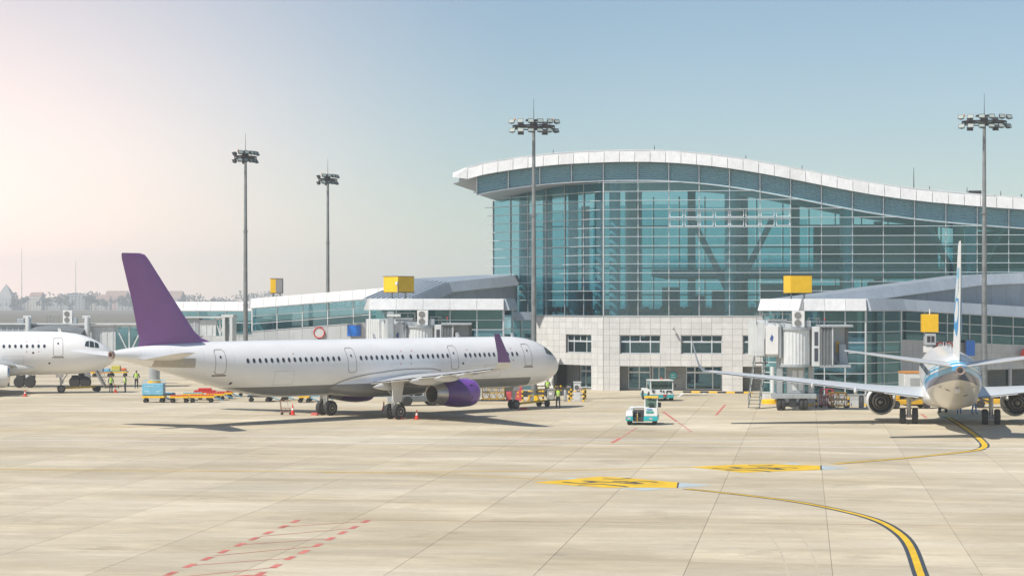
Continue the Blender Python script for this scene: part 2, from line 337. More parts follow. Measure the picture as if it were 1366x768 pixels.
# the two painted stand panels: yellow boards with black figures and pale blue backing
def stand_panel(corners, blues, tail, strokes, label):
    mb = MB()
    for b in blues: quadm(mb, [gnd(*p) for p in b], 0.003, 2)
    quadm(mb, [gnd(*p) for p in corners], 0.006, 0); quadm(mb, [gnd(*p) for p in tail], 0.009, 1)
    for st in strokes: ribbon(mb, spline([gnd(*p) for p in st[1]], 5), st[0], 0.009, 1)
    marking('stand_number_panel', mb, [p_yel, p_blk, p_blu], label, group='yellow stand panels')
def stroke_set(x0, y0, sx_, sy_):
    S = [(.5, [(0.10, .50), (.24, .60), (.36, .48)]), (.42, [(.22, .78), (.40, .70), (.55, .84), (.62, .95)]), (.55, [(.26, .36), (.36, .46), (.52, .52), (.70, .68)]),
         (.45, [(.42, .18), (.54, .22), (.64, .14)]), (.5, [(.50, .40), (.62, .46), (.74, .66)]), (.45, [(.60, .50), (.78, .44), (.86, .52)])]
    return [(wd * .62, [(x0 + u * sx_, y0 + v * sy_) for u, v in pts]) for wd, pts in S]
stand_panel([(711, 643.2), (800, 635.3), (830, 636.5), (904, 643), (902.5, 650.3), (808, 650)], [[(740, 639), (775, 638.5), (765, 636.2)], [(820, 650), (905, 649.5), (862, 654)], [(904, 643.2), (950, 646.8), (903, 650.2)]],
            [(904, 643), (906, 643.3), (904.5, 650.4), (902.5, 650.3)], stroke_set(735, 635.5, 165, 14.5), 'nearer yellow painted stand panel with black figures on the apron')
stand_panel([(919, 622.4), (985, 619.3), (1030, 618.6), (1095, 620.7), (1096, 626.3), (990, 630)], [[(932, 624), (958, 626.6), (948, 622)], [(1035, 618.6), (1060, 617), (1072, 619.8)], [(1096, 620.7), (1135, 624), (1096.5, 626.3)]],
            [(1094, 620.7), (1096, 620.8), (1096.5, 626.4), (1094.5, 626.3)], stroke_set(935, 618.6, 150, 11), 'farther yellow painted stand panel with black figures on the apron')
# white service road lines
for (a, b, wd, lab) in ((gnd(-40, 579.5), gnd(1420, 591), .2, 'upper of the two long white lines across the apron'), (gnd(-40, 586), gnd(1420, 598.5), .24, 'lower of the two long white lines across the apron')):
    mb = MB(); ribbon(mb, [a.lerp(b, k / 12) for k in range(13)], wd, 0.0042 if 'upper' in lab else 0.0045); marking('white_line', mb, p_whi, lab, group='white apron lines')
mb = MB(); a, b = gnd(470, 692.6), gnd(1420, 701.5); ribbon(mb, [a.lerp(b, k / 8) for k in range(9)], .06, 0.0035); marking('red_line', mb, p_wred, 'long faint red line across the near apron', group='red apron lines')
# red dashed box with slanted hatch, near left
Lc = [(397, 694), (368, 703), (338, 711.5), (290, 735), (222, 766)]
def dash(mb, p, d, ln, wd, z=0.0045):
    d = d.normalized(); ribbon(mb, [p - d * ln / 2, p + d * ln / 2], wd, z)
mb = MB()
La = [(394, 694.8), (378, 702), (358, 710), (339, 718), (320, 726), (298.5, 735), (276.5, 744.5), (253, 754), (228, 764.5), (200, 777)]
Ra = [(488, 695), (472, 703), (457, 710), (441, 718), (424, 726.5), (405.5, 735.5), (387, 743.8), (368, 754.5), (347, 765)]
hb = thing('hatched_keep_clear_box', 'red dashed keep clear box with slanted hatching at the lower left', 'marking', gnd(360, 735), 0, 'red apron lines'); hb['kind'] = 'thing'
for arr in (La, Ra):
    for k, (x, y) in enumerate(arr):
        x2, y2 = arr[k + 1] if k + 1 < len(arr) else arr[k]; x1, y1 = arr[k - 1] if k else arr[k]
        mb = MB(); dash(mb, gnd(x, y) - hb.location, gnd(x1, y1) - gnd(x2, y2), 1.0, .24); mb.build('dash', p_red, hb, fix=False)
for (l, r) in zip([1, 2.6, 4, 5.6, 7, 8.6], [0, 1.2, 3, 4.2, 6, 7.2]):
    pl = gnd(interp([(i, p[0]) for i, p in enumerate(La)], l), interp([(i, p[1]) for i, p in enumerate(La)], l)); pr = gnd(interp([(i, p[0]) for i, p in enumerate(Ra)], r), interp([(i, p[1]) for i, p in enumerate(Ra)], r))
    mb = MB(); ribbon(mb, [pl - hb.location, pr - hb.location], .08, 0.0055); mb.build('hatch_stripe', p_red, hb, fix=False)
mb = MB(); quadm(mb, [q - hb.location for q in [gnd(305, 768), gnd(330, 766.2), gnd(356, 767), gnd(352, 775), gnd(300, 776)]], 0.0062, 0); mb.build('patch', p_red, hb, fix=False)
for (pts, lab, wd) in (([(816, 590.5), (828.5, 583.5)], 'short thick red stroke below the small teal tractor', .25), ([(831, 582), (850, 570)], 'red dashed line running up to the small teal tractor', .16),
                       ([(884, 548.5), (903, 562)], 'red line beside the small teal tractor pointing right', .2), ([(905, 563), (923, 576)], 'red dashed tail of the line beside the teal tractor', .15),
                       ([(955, 553.5), (967.5, 539.5)], 'single red stroke on the apron left of the boarding stairs', .18), ([(720, 590.3), (745, 588), (790, 584.2), (826, 583)], 'thin worn red line left of the thick red stroke', .09),
                       ([(849, 536.2), (863, 536)], 'small red bar left of the larger teal tractor', .22), ([(895, 535.6), (910, 535.3)], 'small red bar right of the larger teal tractor', .2),
                       ([(1229, 552), (1236, 557)], 'short red stroke beside the main wheels of the blue striped airliner', .2)):
    g = [gnd(*p) for p in pts]; mb = MB()
    if 'dashed' in lab:
        n = 6; tt = thing('red_line', lab, 'marking', (0, 0, 0), 0, 'red apron lines'); tt.location = g[0]; tt['kind'] = 'thing'
        for k in range(n):
            mb = MB(); ribbon(mb, [g[0].lerp(g[-1], (k + .1) / n) - g[0], g[0].lerp(g[-1], (k + .65) / n) - g[0]], wd, 0.0052); mb.build('dash', p_red, tt, fix=False)
        continue
    else: ribbon(mb, g, wd, 0.0052)
    marking('red_line', mb, p_red, lab, group='red apron lines')
for (pts, lab) in (([(905, 529), (911, 524)], 'first short white tick right of the larger teal tractor'), ([(938, 525), (944, 521.5)], 'second short white tick by the terminal kerb'), ([(785, 530.2), (810, 529.8)], 'short white line right of the white cabinet')):
    mb = MB(); ribbon(mb, [gnd(*p) for p in pts], .25, 0.0049); marking('white_tick', mb, p_whi, lab, group='white apron lines')
tyre_m = mat('tyre_mark', (0.50, 0.44, 0.33), 0.85, var=.2)
for (pts, lab) in (([(1058, 790), (1045, 745), (1030, 718), (1005, 700), (985, 694)], 'left of two curved grey tyre marks on the near apron'), ([(1098, 790), (1086, 745), (1070, 718), (1050, 702)], 'right of two curved grey tyre marks on the near apron')):
    mb = MB(); ribbon(mb, spline([gnd(*p) for p in pts], 6), .07, 0.002); marking('tyre_mark', mb, tyre_m, lab, 'tyre mark', 'tyre marks')
# ================================================================ TERMINAL (local axes: u along the front, v into the building)
TO = Vector(((805 - 683) / F * 202.9, 202.9, 0))
def fu(px, v=0.0):
    k = (px - 683) / F
    return (k * (TO.y + CU * v) - (TO.x + SU * v)) / (CU + SU * k)
def fz(px, py, v=0.0):
    u = fu(px, v); return H0 - (py - YH) / F * (TO.y - SU * u + CU * v)
term = thing('terminal_building', 'large glass airport terminal with a wavy white roof edge and pale stone base', 'building', TO, -UA)
VF = -1.1
top_px = [(603.7, 230), (629.6, 220), (650.4, 215.3), (694, 208.6), (738, 203.5), (781.7, 201), (825, 199.4), (873, 199.4), (912, 201.5), (953, 205.2), (995.7, 211.2), (1036.6, 218.4), (1079, 226.8), (1120, 235), (1161, 242.4), (1202, 248.4), (1243, 253), (1285.7, 256.7), (1326.6, 260), (1366, 262.6)]
RT = [(fu(a, VF), fz(a, b, VF)) for a, b in top_px]
RT += [(46, RT[-1][1] - .45), (52, RT[-1][1] - .7), (60, RT[-1][1] - .8)]
U_L, U_R = RT[0][0], 58.0
# smooth the table once
def zr(u):
    return (interp(RT, u - .8) + 2 * interp(RT, u) + interp(RT, u + .8)) / 4
FH = 1.2                                   # fascia height
def zlt(u): return zr(u) - FH - .02        # louvre band top
def zlb(u): return zr(u) - FH - 1.72       # louvre band bottom
# roof sheet, eave, soffit
us = [U_L + (U_R - U_L) * k / 60 for k in range(61)]
mb = MB()
rings = [[(u, VF + .25, zr(u) - .04), (u, 55, zr(u) + 1.0), (u, 55, zr(u) + .7), (u, VF + .25, zr(u) - .34)] for u in us]
mb.loft(rings); roof = mb.build('roof', roof_m, term, smooth=True)
mb = MB(); mb.loft([[(u, VF + .2, zr(u) - FH), (u, 14, zr(u) - FH), (u, 14, zr(u) - FH + .1), (u, VF + .2, zr(u) - FH + .1)] for u in us]); mb.build('eave_soffit', soffit_m, roof)
n = int((U_R - U_L) / 1.5)
for k in range(n):
    a, b = U_L + k * 1.5 + .02, U_L + (k + 1) * 1.5 - .02
    za, zb = zr(a), zr(b); j = random.uniform(-.01, .01)
    if k == 0:   # the sharp left tip
        MB().hexa([(a, VF + j, za - .55), (b, VF + j, zb - FH), (b, VF + .25, zb - FH), (a, VF + .25, za - .55), (a, VF + .28 + j, za - .05), (b, VF + .28 + j, zb), (b, VF + .5, zb), (a, VF + .5, za - .05)]).build('fascia_panel', panel_white, roof); continue
    MB().hexa([(a, VF + j, za - FH), (b, VF + j, zb - FH), (b, VF + .2, zb - FH), (a, VF + .2, za - FH), (a, VF + .28 + j, za), (b, VF + .28 + j, zb), (b, VF + .5, zb), (a, VF + .5, za)]).build('fascia_panel', panel_white, roof)
for px, h in ((873, .5), (995, .4), (1070, .4), (1219, 2.0), (1240, .4), (1290, .6), (1335, .5), (738, .4)):     # small rods on the roof edge
    u = fu(px); MB().tube((u, 0, zr(u) - .1), (u, 0, zr(u) + h), .05, .02, 6).build('roof_rod', dark, roof)
MB().box((fu(1293), .5, zr(fu(1293))), (fu(1310), 1.5, zr(fu(1300)) + .35)).build('roof_box', dark, roof)
# left end plate of the roof
MB().hexa([(U_L + .6, VF + .3, zr(U_L) - .9), (U_L + 2.6, VF + .3, zr(U_L + 2.6) - FH), (U_L + 2.6, 30, zr(U_L + 2.6) - FH), (U_L + .6, 30, zr(U_L) - .9), (U_L + .6, VF + .3, zr(U_L) - .35), (U_L + 2.6, VF + .3, zr(U_L + 2.6) - .35), (U_L + 2.6, 30, zr(U_L) - .3), (U_L + .6, 30, zr(U_L) - .35)]).build('roof_end', soffit_m, roof)
# mullion lines
UM = [0, 3.4] + [6.42 + 2.95 * i for i in range(0, 18)]
UL0 = fu(636.5)                             # left end of the louvre band
lb = [UL0 + (0 - UL0) * k / 4 for k in range(4)] + UM
for i in range(len(lb) - 1):                # louvre bands, one frame per bay
    a, b = lb[i] + .04, lb[i + 1] - .04; mb = MB(); ns = 9
    for s in range(ns):
        t0 = (s + .1) / ns; t1 = (s + .62) / ns
        za0, zb0 = lerp(zlb(a), zlt(a), t0), lerp(zlb(b), zlt(b), t0); za1, zb1 = lerp(zlb(a), zlt(a), t1), lerp(zlb(b), zlt(b), t1)
        mb.hexa([(a, -.16, za0), (b, -.16, zb0), (b, -.10, zb0), (a, -.10, za0), (a, .02, za1), (b, .02, zb1), (b, .08, zb1), (a, .08, za1)])
    mb.build('louvre', louvre_m, term)
    MB().hexa([(a - .04, .12, zlb(a)), (b + .04, .12, zlb(b)), (b + .04, .2, zlb(b)), (a - .04, .2, zlb(a)), (a - .04, .12, zlt(a)), (b + .04, .12, zlt(b)), (b + .04, .2, zlt(b)), (a - .04, .2, zlt(a))]).build('louvre_backing', mat('louvre_back', (.30, .52, .58), .6), term)
    MB().box((lb[i] - .04, -.2, zlb(lb[i]) - .05), (lb[i] + .04, .1, zlt(lb[i]))).build('louvre_post', alu, term)
MB().loft([[(u, -.15, zlb(u) - .09), (u, .15, zlb(u) - .09), (u, .15, zlb(u)), (u, -.15, zlb(u))] for u in [UL0 + (U_R - UL0) * k / 50 for k in range(51)]]).build('louvre_sill', alu, term)
# soffit under the cut-back left corner
AL = R(44.5); ca, sa = math.cos(AL), math.sin(AL); LW = 18.0
def lw(t, off=0.0): return (-t * ca - off * sa, t * sa - off * ca)          # a point of the cut-back wall; off = proud of it
mb = MB(); mb.loft([[(u, .05, zlb(u) - .02), (u, 16, zlb(u) - .02), (u, 16, zlb(u) + .06), (u, .05, zlb(u) + .06)] for u in [UL0 + .05 + (0 - UL0 - .1) * k / 8 for k in range(9)]]); mb.build('corner_soffit', soffit_m, term)
# curtain wall
ZS = 7.28; ZL = [ZS, 8.89] + [8.89 + .885 * k for k in range(1, 17)]
SK = -.04
def pane(a, b, z0, zt):
    za, zb = min(zt, zlb(a)), min(zt, zlb(b))
    if za - z0 < .12 and zb - z0 < .12: return
    za, zb = max(za, z0 + .02), max(zb, z0 + .02)
    MB().hexa([(a + .04, 0, z0 + .03), (b - .04, 0, z0 + .03), (b - .04, .025, z0 + .03), (a + .04, .025, z0 + .03), (a + .04, 0, za - .03), (b - .04, 0, zb - .03), (b - .04, .025, zb - .03), (a + .04, .025, za - .03)]).build('pane', tglass, term)
for i in range(len(UM) - 1):
    if UM[i] > 44: break
    for k in range(len(ZL)):
        z1 = ZL[k + 1] if k + 1 < len(ZL) else ZL[k] + .885
        if ZL[k] < max(zlb(UM[i]), zlb(UM[i + 1])): pane(UM[i], UM[i + 1], ZL[k], z1)
for i, u in enumerate(UM):
    if u > 47: break
    MB().box((u - .035, -.06, ZS), (u + .035, .14, zlb(u))).build('mullion', alu, term)
MB().box((-.06, -.10, ZS), (.06, .16, zlb(0))).build('corner_mullion', alu, term)
for k, z in enumerate(ZL[1:]):
    ue = 47.0
    for q in range(470):
        if zlb(q * .1) < z + .05: ue = q * .1; break
    if ue < 1: continue
    MB().box((.1, -.34, z - .028), (ue, .06, z + .028)).build('sunshade_fin', fin_m, term)
MB().box((.1, -.10, ZS - .02), (47, .12, ZS + .09)).build('sill_rail', alu, term)
for (a, b) in ((UM[2], UM[3]), (UM[3], UM[4]), (UM[4], UM[5]), (UM[5], UM[6])):    # opening lights with thick frames
    for kz in (9, 10):
        z0, z1 = ZL[kz] + .1, ZL[kz + 1] - .1
        for s in (0, 1):
            c0, c1 = lerp(a, b, s * .5) + .08, lerp(a, b, s * .5 + .5) - .08; mb = MB()
            for lo, hi in (((c0, z0), (c1, z0 + .07)), ((c0, z1 - .07), (c1, z1)), ((c0, z0 + .07), (c0 + .07, z1 - .07)), ((c1 - .07, z0 + .07), (c1, z1 - .07))):
                mb.box((lo[0], -.09, lo[1]), (hi[0], -.01, hi[1]))
            mb.build('opening_frame', alu_white, term)
def lbox(name, t0, t1, z0, z1, o0, o1, m, parent=term, zt1=None):
    a, b, c, d = lw(t0, o1), lw(t1, o1), lw(t1, o0), lw(t0, o0); zz = z1 if zt1 is None else zt1
    return MB().hexa([(*a, z0), (*b, z0), (*c, z0), (*d, z0), (*a, z1), (*b, zz), (*c, zz), (*d, z1)]).build(name, m, parent)
def zcut(t): return zlb(max(-t * ca, UL0 + .01)) - .03
for i in range(6):
    t0, t1 = 3.0 * i, 3.0 * i + 3
    for k in range(len(ZL)):
        z1 = ZL[k + 1] if k + 1 < len(ZL) else ZL[k] + .885
        if zcut(t1) - ZL[k] < .1: continue
        lbox('pane', t0 + .04, t1 - .04, ZL[k] + .03, min(z1, zcut(t0)) - .03, 0, .025, tglass, zt1=min(z1, zcut(t1)) - .03)
    lbox('mullion', t1 - .035, t1 + .035, ZS, zcut(t1), -.12, .08, alu)
for z in ZL[1:]:
    if z > zcut(18): 
        te = 0
        for q in range(180):
            if zcut(q * .1) < z + .05: break
            te = q * .1
        if te < 1: continue
    else: te = 19.0
    lbox('sunshade_fin', .1, te, z - .028, z + .028, -.05, .36, fin_m)
lbox('sill_rail', .1, 18, ZS - .02, ZS + .09, -.1, .12, alu)
# interior: floor, gallery, round columns, slanted struts, back wall with lit openings, ceiling
MB().add([(0.3, .3, 7.1), (46, .3, 7.1), (46, 42, 7.1), (-13, 42, 7.1), (-13, 13.6, 7.1), (.3, .3, 7.22), (46, .3, 7.22), (46, 42, 7.22), (-13, 42, 7.22), (-13, 13.6, 7.22)],
         [(0, 4, 3, 2, 1), (5, 6, 7, 8, 9), (0, 1, 6, 5), (1, 2, 7, 6), (2, 3, 8, 7), (3, 4, 9, 8), (4, 0, 5, 9)]).build('departure_floor', inter_mid, term)
MB().box((4, 10, 11.3), (46, 34, 12.05)).build('gallery_slab', inter_lt, term)
MB().box((4, 10, 12.15), (46, 10.06, 13.1)).build('gallery_glass', cglass, term)
mb = MB(); mb.loft([[(u, .4, zlb(u) + .3), (u, 42, zlb(u) + 1.2), (u, 42, zlb(u) + 1.3), (u, .4, zlb(u) + .4)] for u in [-13 + 59 * k / 30 for k in range(31)]]); mb.build('ceiling', inter_lt, term)
for u, v, r in ((12.3, 2.4, .55), (23.8, 2.4, .55), (35.5, 2.4, .55), (.9, 2.4, .55), (12.3, 18, .6), (23.8, 18, .6), (35.5, 18, .6), (1.2, 18, .6)):
    MB().tube((u, v, 7.22), (u, v, zlb(u) + .6), r, r, 20).build('column', inter_lt, term, smooth=True)
for t, o in ((3.2, -2.2), (7.4, -2.2), (11.6, -2.2), (15.6, -2.2)):
    x, y = lw(t, o); MB().tube((x, y, 7.22), (x, y, zcut(t)), .5, .5, 20).build('column', inter_lt, term, smooth=True)
for u0 in (12.3, 35.5):
    for s, vv in ((-1, 7), (1, 7), (-1, 10), (1, 10)):
        MB().tube((u0, 8.2, 9.0), (u0 + s * 4.0, vv, 17.0), .33, .26, 10).build('roof_strut', inter_mid, term, smooth=True)
# back wall: solid cores between glazed openings
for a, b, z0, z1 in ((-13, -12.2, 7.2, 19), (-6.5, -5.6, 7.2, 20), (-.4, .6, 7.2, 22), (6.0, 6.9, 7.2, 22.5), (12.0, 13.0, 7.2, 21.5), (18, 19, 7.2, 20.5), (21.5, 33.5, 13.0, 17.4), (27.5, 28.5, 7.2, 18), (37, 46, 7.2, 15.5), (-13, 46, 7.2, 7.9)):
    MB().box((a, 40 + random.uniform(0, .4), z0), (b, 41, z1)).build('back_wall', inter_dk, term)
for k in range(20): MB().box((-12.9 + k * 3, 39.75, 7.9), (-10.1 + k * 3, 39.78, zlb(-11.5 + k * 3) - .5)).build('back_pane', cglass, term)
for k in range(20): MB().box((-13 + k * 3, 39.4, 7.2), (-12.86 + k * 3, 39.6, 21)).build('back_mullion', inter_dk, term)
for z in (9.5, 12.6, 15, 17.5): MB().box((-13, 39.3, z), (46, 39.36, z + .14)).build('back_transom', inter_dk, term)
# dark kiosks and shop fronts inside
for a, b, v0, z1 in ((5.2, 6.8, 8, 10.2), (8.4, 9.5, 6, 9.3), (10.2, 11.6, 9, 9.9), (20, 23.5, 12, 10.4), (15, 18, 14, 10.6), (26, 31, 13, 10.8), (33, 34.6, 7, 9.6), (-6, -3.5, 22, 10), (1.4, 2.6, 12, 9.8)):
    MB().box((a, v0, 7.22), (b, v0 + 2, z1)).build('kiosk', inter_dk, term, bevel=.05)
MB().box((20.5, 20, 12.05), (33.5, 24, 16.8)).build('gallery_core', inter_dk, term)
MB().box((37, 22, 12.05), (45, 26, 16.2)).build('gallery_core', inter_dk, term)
# ---------------------------------------------------------------- stone base
RH = ZS / 12
def zrow(r): return ZS - r * RH
win_rows = (3, 6); rec_rows = (8, 12)
cols_m = [0, .6] + [1.6 + k for k in range(17)]
cols_l = [0, .8] + [1.8 + k for k in range(12)]
wins_m = [(1.6, 5.6), (7.6, 11.6), (13.6, 17.6)]; rec_m = [(1.6, 11.6), (13.6, 17.6)]
wins_l = [(1.8, 5.8)]; rec_l = [(1.8, 7.8)]
def is_open(a, b, r, wins, recs):
    m = (a + b) / 2
    if win_rows[0] <= r < win_rows[1]: return any(x < m < y for x, y in wins)
    if rec_rows[0] <= r: return any(x < m < y for x, y in recs)
    return False
for r in range(12):
    z1, z0 = zrow(r), zrow(r + 1)
    for k in range(len(cols_m) - 1):
        a, b = cols_m[k], cols_m[k + 1]
        if is_open(a, b, r, wins_m, rec_m): continue
        e = random.uniform(0, .006)
        MB().box((a + .010, -.06 - e, z0 + .008), (b - .010, -.005, z1 - .008)).build('stone_tile', stone, term)
        MB().box((a, .0, z0), (b, .35, z1)).build('wall_core', stone_dk, term) if False else None
    for k in range(len(cols_l) - 1):
        a, b = cols_l[k], cols_l[k + 1]
        if is_open(a, b, r, wins_l, rec_l): continue
        lbox('stone_tile', a + .010, b - .010, z0 + .008, z1 - .008, .005, .06 + random.uniform(0, .006), stone)
# solid core behind the tiles, with the openings left free
def core(bands, put):
    for (z0, z1, spans) in bands:
        for a, b in spans: put(a, b, z0, z1)
zw1, zw0, zr1 = zrow(3), zrow(6), zrow(8)
core([(zw1, ZS - .04, [(.05, 47)]), (zw0, zw1, [(.05, 1.6), (5.6, 7.6), (11.6, 13.6), (17.6, 47)]), (zr1, zw0, [(.05, 47)]), (0, zr1, [(.05, 1.6), (11.6, 13.6), (17.6, 47)])],
     lambda a, b, z0, z1: MB().box((a, 0.0, z0), (b, .35, z1)).build('wall_core', stone_dk, term))
core([(zw1, ZS - .04, [(.05, 18)]), (zw0, zw1, [(.05, 1.8), (5.8, 18)]), (zr1, zw0, [(.05, 18)]), (0, zr1, [(.05, 1.8), (7.8, 18)])],
     lambda a, b, z0, z1: lbox('wall_core', a, b, z0, z1, -.35, 0, stone_dk))
wframe = mat('window_frame', (.66, .71, .74), .4, .2)
def window(put, z0, z1, a, b, fr=.22, nlow=3, ntop=4, tophalf=.36, dep=.20):
    zt = lerp(z0, z1, 1 - tophalf); g = .075; bx = []
    bx += [(a, b, z0, z0 + g), (a, b, z1 - g, z1), (a, b, zt - g, zt + g)]
    bx += [(a, a + g, z0 + g, z1 - g), (b - g, b, z0 + g, z1 - g)]
    tops = [lerp(a, b, k / ntop) for k in range(1, ntop)]; lows = [lerp(a, b, .25), lerp(a, b, .75)] if nlow == 3 else [lerp(a, b, k / nlow) for k in range(1, nlow)]
    bx += [(t - g * .8, t + g * .8, zt + g, z1 - g) for t in tops] + [(t - g * .7, t + g * .7, z0 + g, zt - g) for t in lows]
    w_ = put('window', bx, dep, dep + .08, wframe, term)
    for arr, q0, q1 in ((tops, zt + g, z1 - g), (lows, z0 + g, zt - g)):
        e = [a + g] + arr + [b - g]
        for k in range(len(e) - 1): put('pane', [(e[k] + .03, e[k + 1] - .03, q0, q1)], dep + .03, dep + .05, wglass, w_)
    return w_
def put_m(name, bx, d0, d1, m, parent):
    mb = MB()
    for a, b, z0, z1 in bx: mb.box((a, d0, z0), (b, d1, z1))
    return mb.build(name, m, parent)
def put_l(name, bx, d0, d1, m, parent):
    mb = MB()
    for a, b, z0, z1 in bx:
        p, q, r_, s_ = lw(a, -d0), lw(b, -d0), lw(b, -d1), lw(a, -d1)
        mb.hexa([(*p, z0), (*q, z0), (*r_, z0), (*s_, z0), (*p, z1), (*q, z1), (*r_, z1), (*s_, z1)])
    return mb.build(name, m, parent)
for a, b in wins_m: window(put_m, zw0 + .01, zw1 - .01, a + .01, b - .01)
window(put_l, zw0 + .01, zw1 - .01, 1.81, 5.79)
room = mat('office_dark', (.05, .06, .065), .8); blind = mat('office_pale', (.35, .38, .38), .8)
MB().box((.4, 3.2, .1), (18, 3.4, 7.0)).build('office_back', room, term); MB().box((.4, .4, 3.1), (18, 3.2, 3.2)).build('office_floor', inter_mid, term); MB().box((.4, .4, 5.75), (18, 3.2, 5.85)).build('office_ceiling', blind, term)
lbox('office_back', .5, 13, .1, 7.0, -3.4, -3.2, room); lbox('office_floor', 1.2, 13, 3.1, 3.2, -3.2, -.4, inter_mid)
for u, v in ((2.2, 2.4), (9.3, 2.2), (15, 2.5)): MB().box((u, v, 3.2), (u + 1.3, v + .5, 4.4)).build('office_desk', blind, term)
# recessed ground floor
recm = mat('recess_panel', (.27, .29, .30), .5, var=.1, rnd=.05)
def recess(put, a, b, items):
    put('recess_ceiling', [(a, b, zr1 - .03, zr1 - .005)], .36, 1.9, soffit_m, term)
    put('recess_wall', [(a - .02, b + .02, 0.02, zr1)], 1.72, 1.9, recm, term)
    for k in range(int((b - a) / 1.0) + 1):
        for r_ in range(4):
            q0 = a + k * 1.0
            if q0 + .5 > b: continue
            if any(x0 < q0 + .5 < x1 for x0, x1, _ in items): continue
            put('recess_tile', [(q0 + .012, min(q0 + .988, b), r_ * RH + .02, (r_ + 1) * RH - .01)], 1.66, 1.715, recm, term)
    for x0, x1, kind in items:
        if kind == 'w':
            window(put, .12, zr1 - .06, x0, x1, dep=1.52, nlow=3 if x1 - x0 > 2.5 else 2, ntop=4 if x1 - x0 > 3 else 2, tophalf=.26)
        else:
            d_ = put('door', [(x0, x0 + .07, 0.03, zr1 - .05), (x1 - .07, x1, 0.03, zr1 - .05), (x0 + .07, x1 - .07, zr1 - .14, zr1 - .05), ((x0 + x1) / 2 - .04, (x0 + x1) / 2 + .04, .03, zr1 - .14)], 1.50, 1.58, alu_white, term)
            put('pane', [(x0 + .07, (x0 + x1) / 2 - .04, .05, zr1 - .14)], 1.53, 1.55, wglass, d_); put('pane', [((x0 + x1) / 2 + .04, x1 - .07, .05, zr1 - .14)], 1.53, 1.55, wglass, d_)
recess(put_m, 1.6, 11.6, [(2.3, 4.5, 'w'), (4.7, 6.0, 'd'), (8.0, 11.5, 'w')]); recess(put_m, 13.6, 17.6, [(15.6, 17.5, 'w')]); recess(put_l, 1.8, 7.8, [(2.0, 5.4, 'w')])
put_m('recess_cheek', [(1.55, 1.6, 0, zr1), (11.6, 11.65, 0, zr1), (13.55, 13.6, 0, zr1)], .36, 1.72, recm, term)
# round teal sign hung in the recess, with its white mark
sg = thing('round_sign', 'round teal sign with a white mark in the recessed ground floor', 'sign', term.matrix_basis @ Vector((6.75, 1.3, 1.45)), -UA)
MB().lathe([(-.02, .37), (.02, .37)], 28, 'y').build('disc', teal, sg)
mb = MB(); mb.add([(-.26, -.024, .06), (-.1, -.024, .10), (.22, -.024, .17), (.05, -.024, .05), (-.1, -.024, .03)], [(0, 1, 2, 3, 4)]); mb.add([(-.16, -.024, -.1), (-.08, -.024, -.1), (-.08, -.024, -.2), (-.16, -.024, -.2)], [(0, 1, 2, 3)]); mb.add([(-.04, -.024, -.1), (.05, -.024, -.1), (.05, -.024, -.2), (-.04, -.024, -.2)], [(0, 1, 2, 3)]); mb.add([(.09, -.024, -.1), (.17, -.024, -.1), (.17, -.024, -.2), (.09, -.024, -.2)], [(0, 1, 2, 3)])
mb.build('mark', white, sg)
# wall lamp on its bracket
wl = thing('wall_camera', 'small dark camera on a bracket on the pale stone wall', 'camera', term.matrix_basis @ Vector((fu(899), -.06, fz(899, 437))), -UA)
MB().tube((0, 0, 0), (0, -.35, -.1), .03, .03, 6).build('bracket', dark, wl); MB().box((-.09, -.6, -.22), (.09, -.25, -.05)).build('housing', mat('camera_body', (.3, .3, .28), .4), wl, bevel=.02)
# kerbs in black and yellow along the terminal foot: single blocks
def kerb(p0, p1, label, nm='striped_kerb', h=.16, step=.5):
    d = p1 - p0; L = d.length; t = thing(nm, label, 'kerb', p0, math.atan2(d.y, d.x), 'yellow and black kerbs'); n = max(2, int(L / step))
    for k in range(n): MB().box((k * L / n, -.12, 0), ((k + 1) * L / n - .004, .12, h)).build('kerb_block', yellow if k % 2 else black, t, bevel=.02)
kerb(gnd(911, 523.5), gnd(1004, 524.5), 'yellow and black kerb along the terminal foot left of the boarding stairs', step=.75)
# rows of waiting seats behind the glass
seat_m = mat('seat_orange', (.42, .16, .10), .6); plant_m = mat('plant_green', (.10, .20, .05), .7)
def seats(u, v, nn, label):
    t = thing('seat_row', label, 'seats', term.matrix_basis @ Vector((u, v, 7.22)), -UA, 'seat rows behind the terminal glass')
    for k in range(nn):
        MB().box((k * .6, 0, .4), (k * .6 + .52, .5, .48)).build('seat', seat_m, t, bevel=.03); MB().box((k * .6, .48, .5), (k * .6 + .52, .56, .98)).build('backrest', seat_m, t, bevel=.03)
    MB().box((0, .2, 0), (.06, .3, .4)).build('leg', steel, t); MB().box((nn * .6 - .14, .2, 0), (nn * .6 - .08, .3, .4)).build('leg', steel, t)
seats(-7.0, 8.6, 4, 'orange seat row behind the far left panes of the terminal'); seats(-4.4, 6.2, 4, 'orange seat row behind the cut-back glass left of the corner mullion')
seats(2.0, 1.6, 4, 'orange seat row just right of the corner mullion'); seats(5.4, 1.6, 5, 'orange seat row behind the second and third glass bays'); seats(9.2, 1.8, 5, 'orange seat row behind the fourth glass bay left of the round column')
seats(13.6, 1.8, 4, 'orange seat row right of the round column above the stone base')
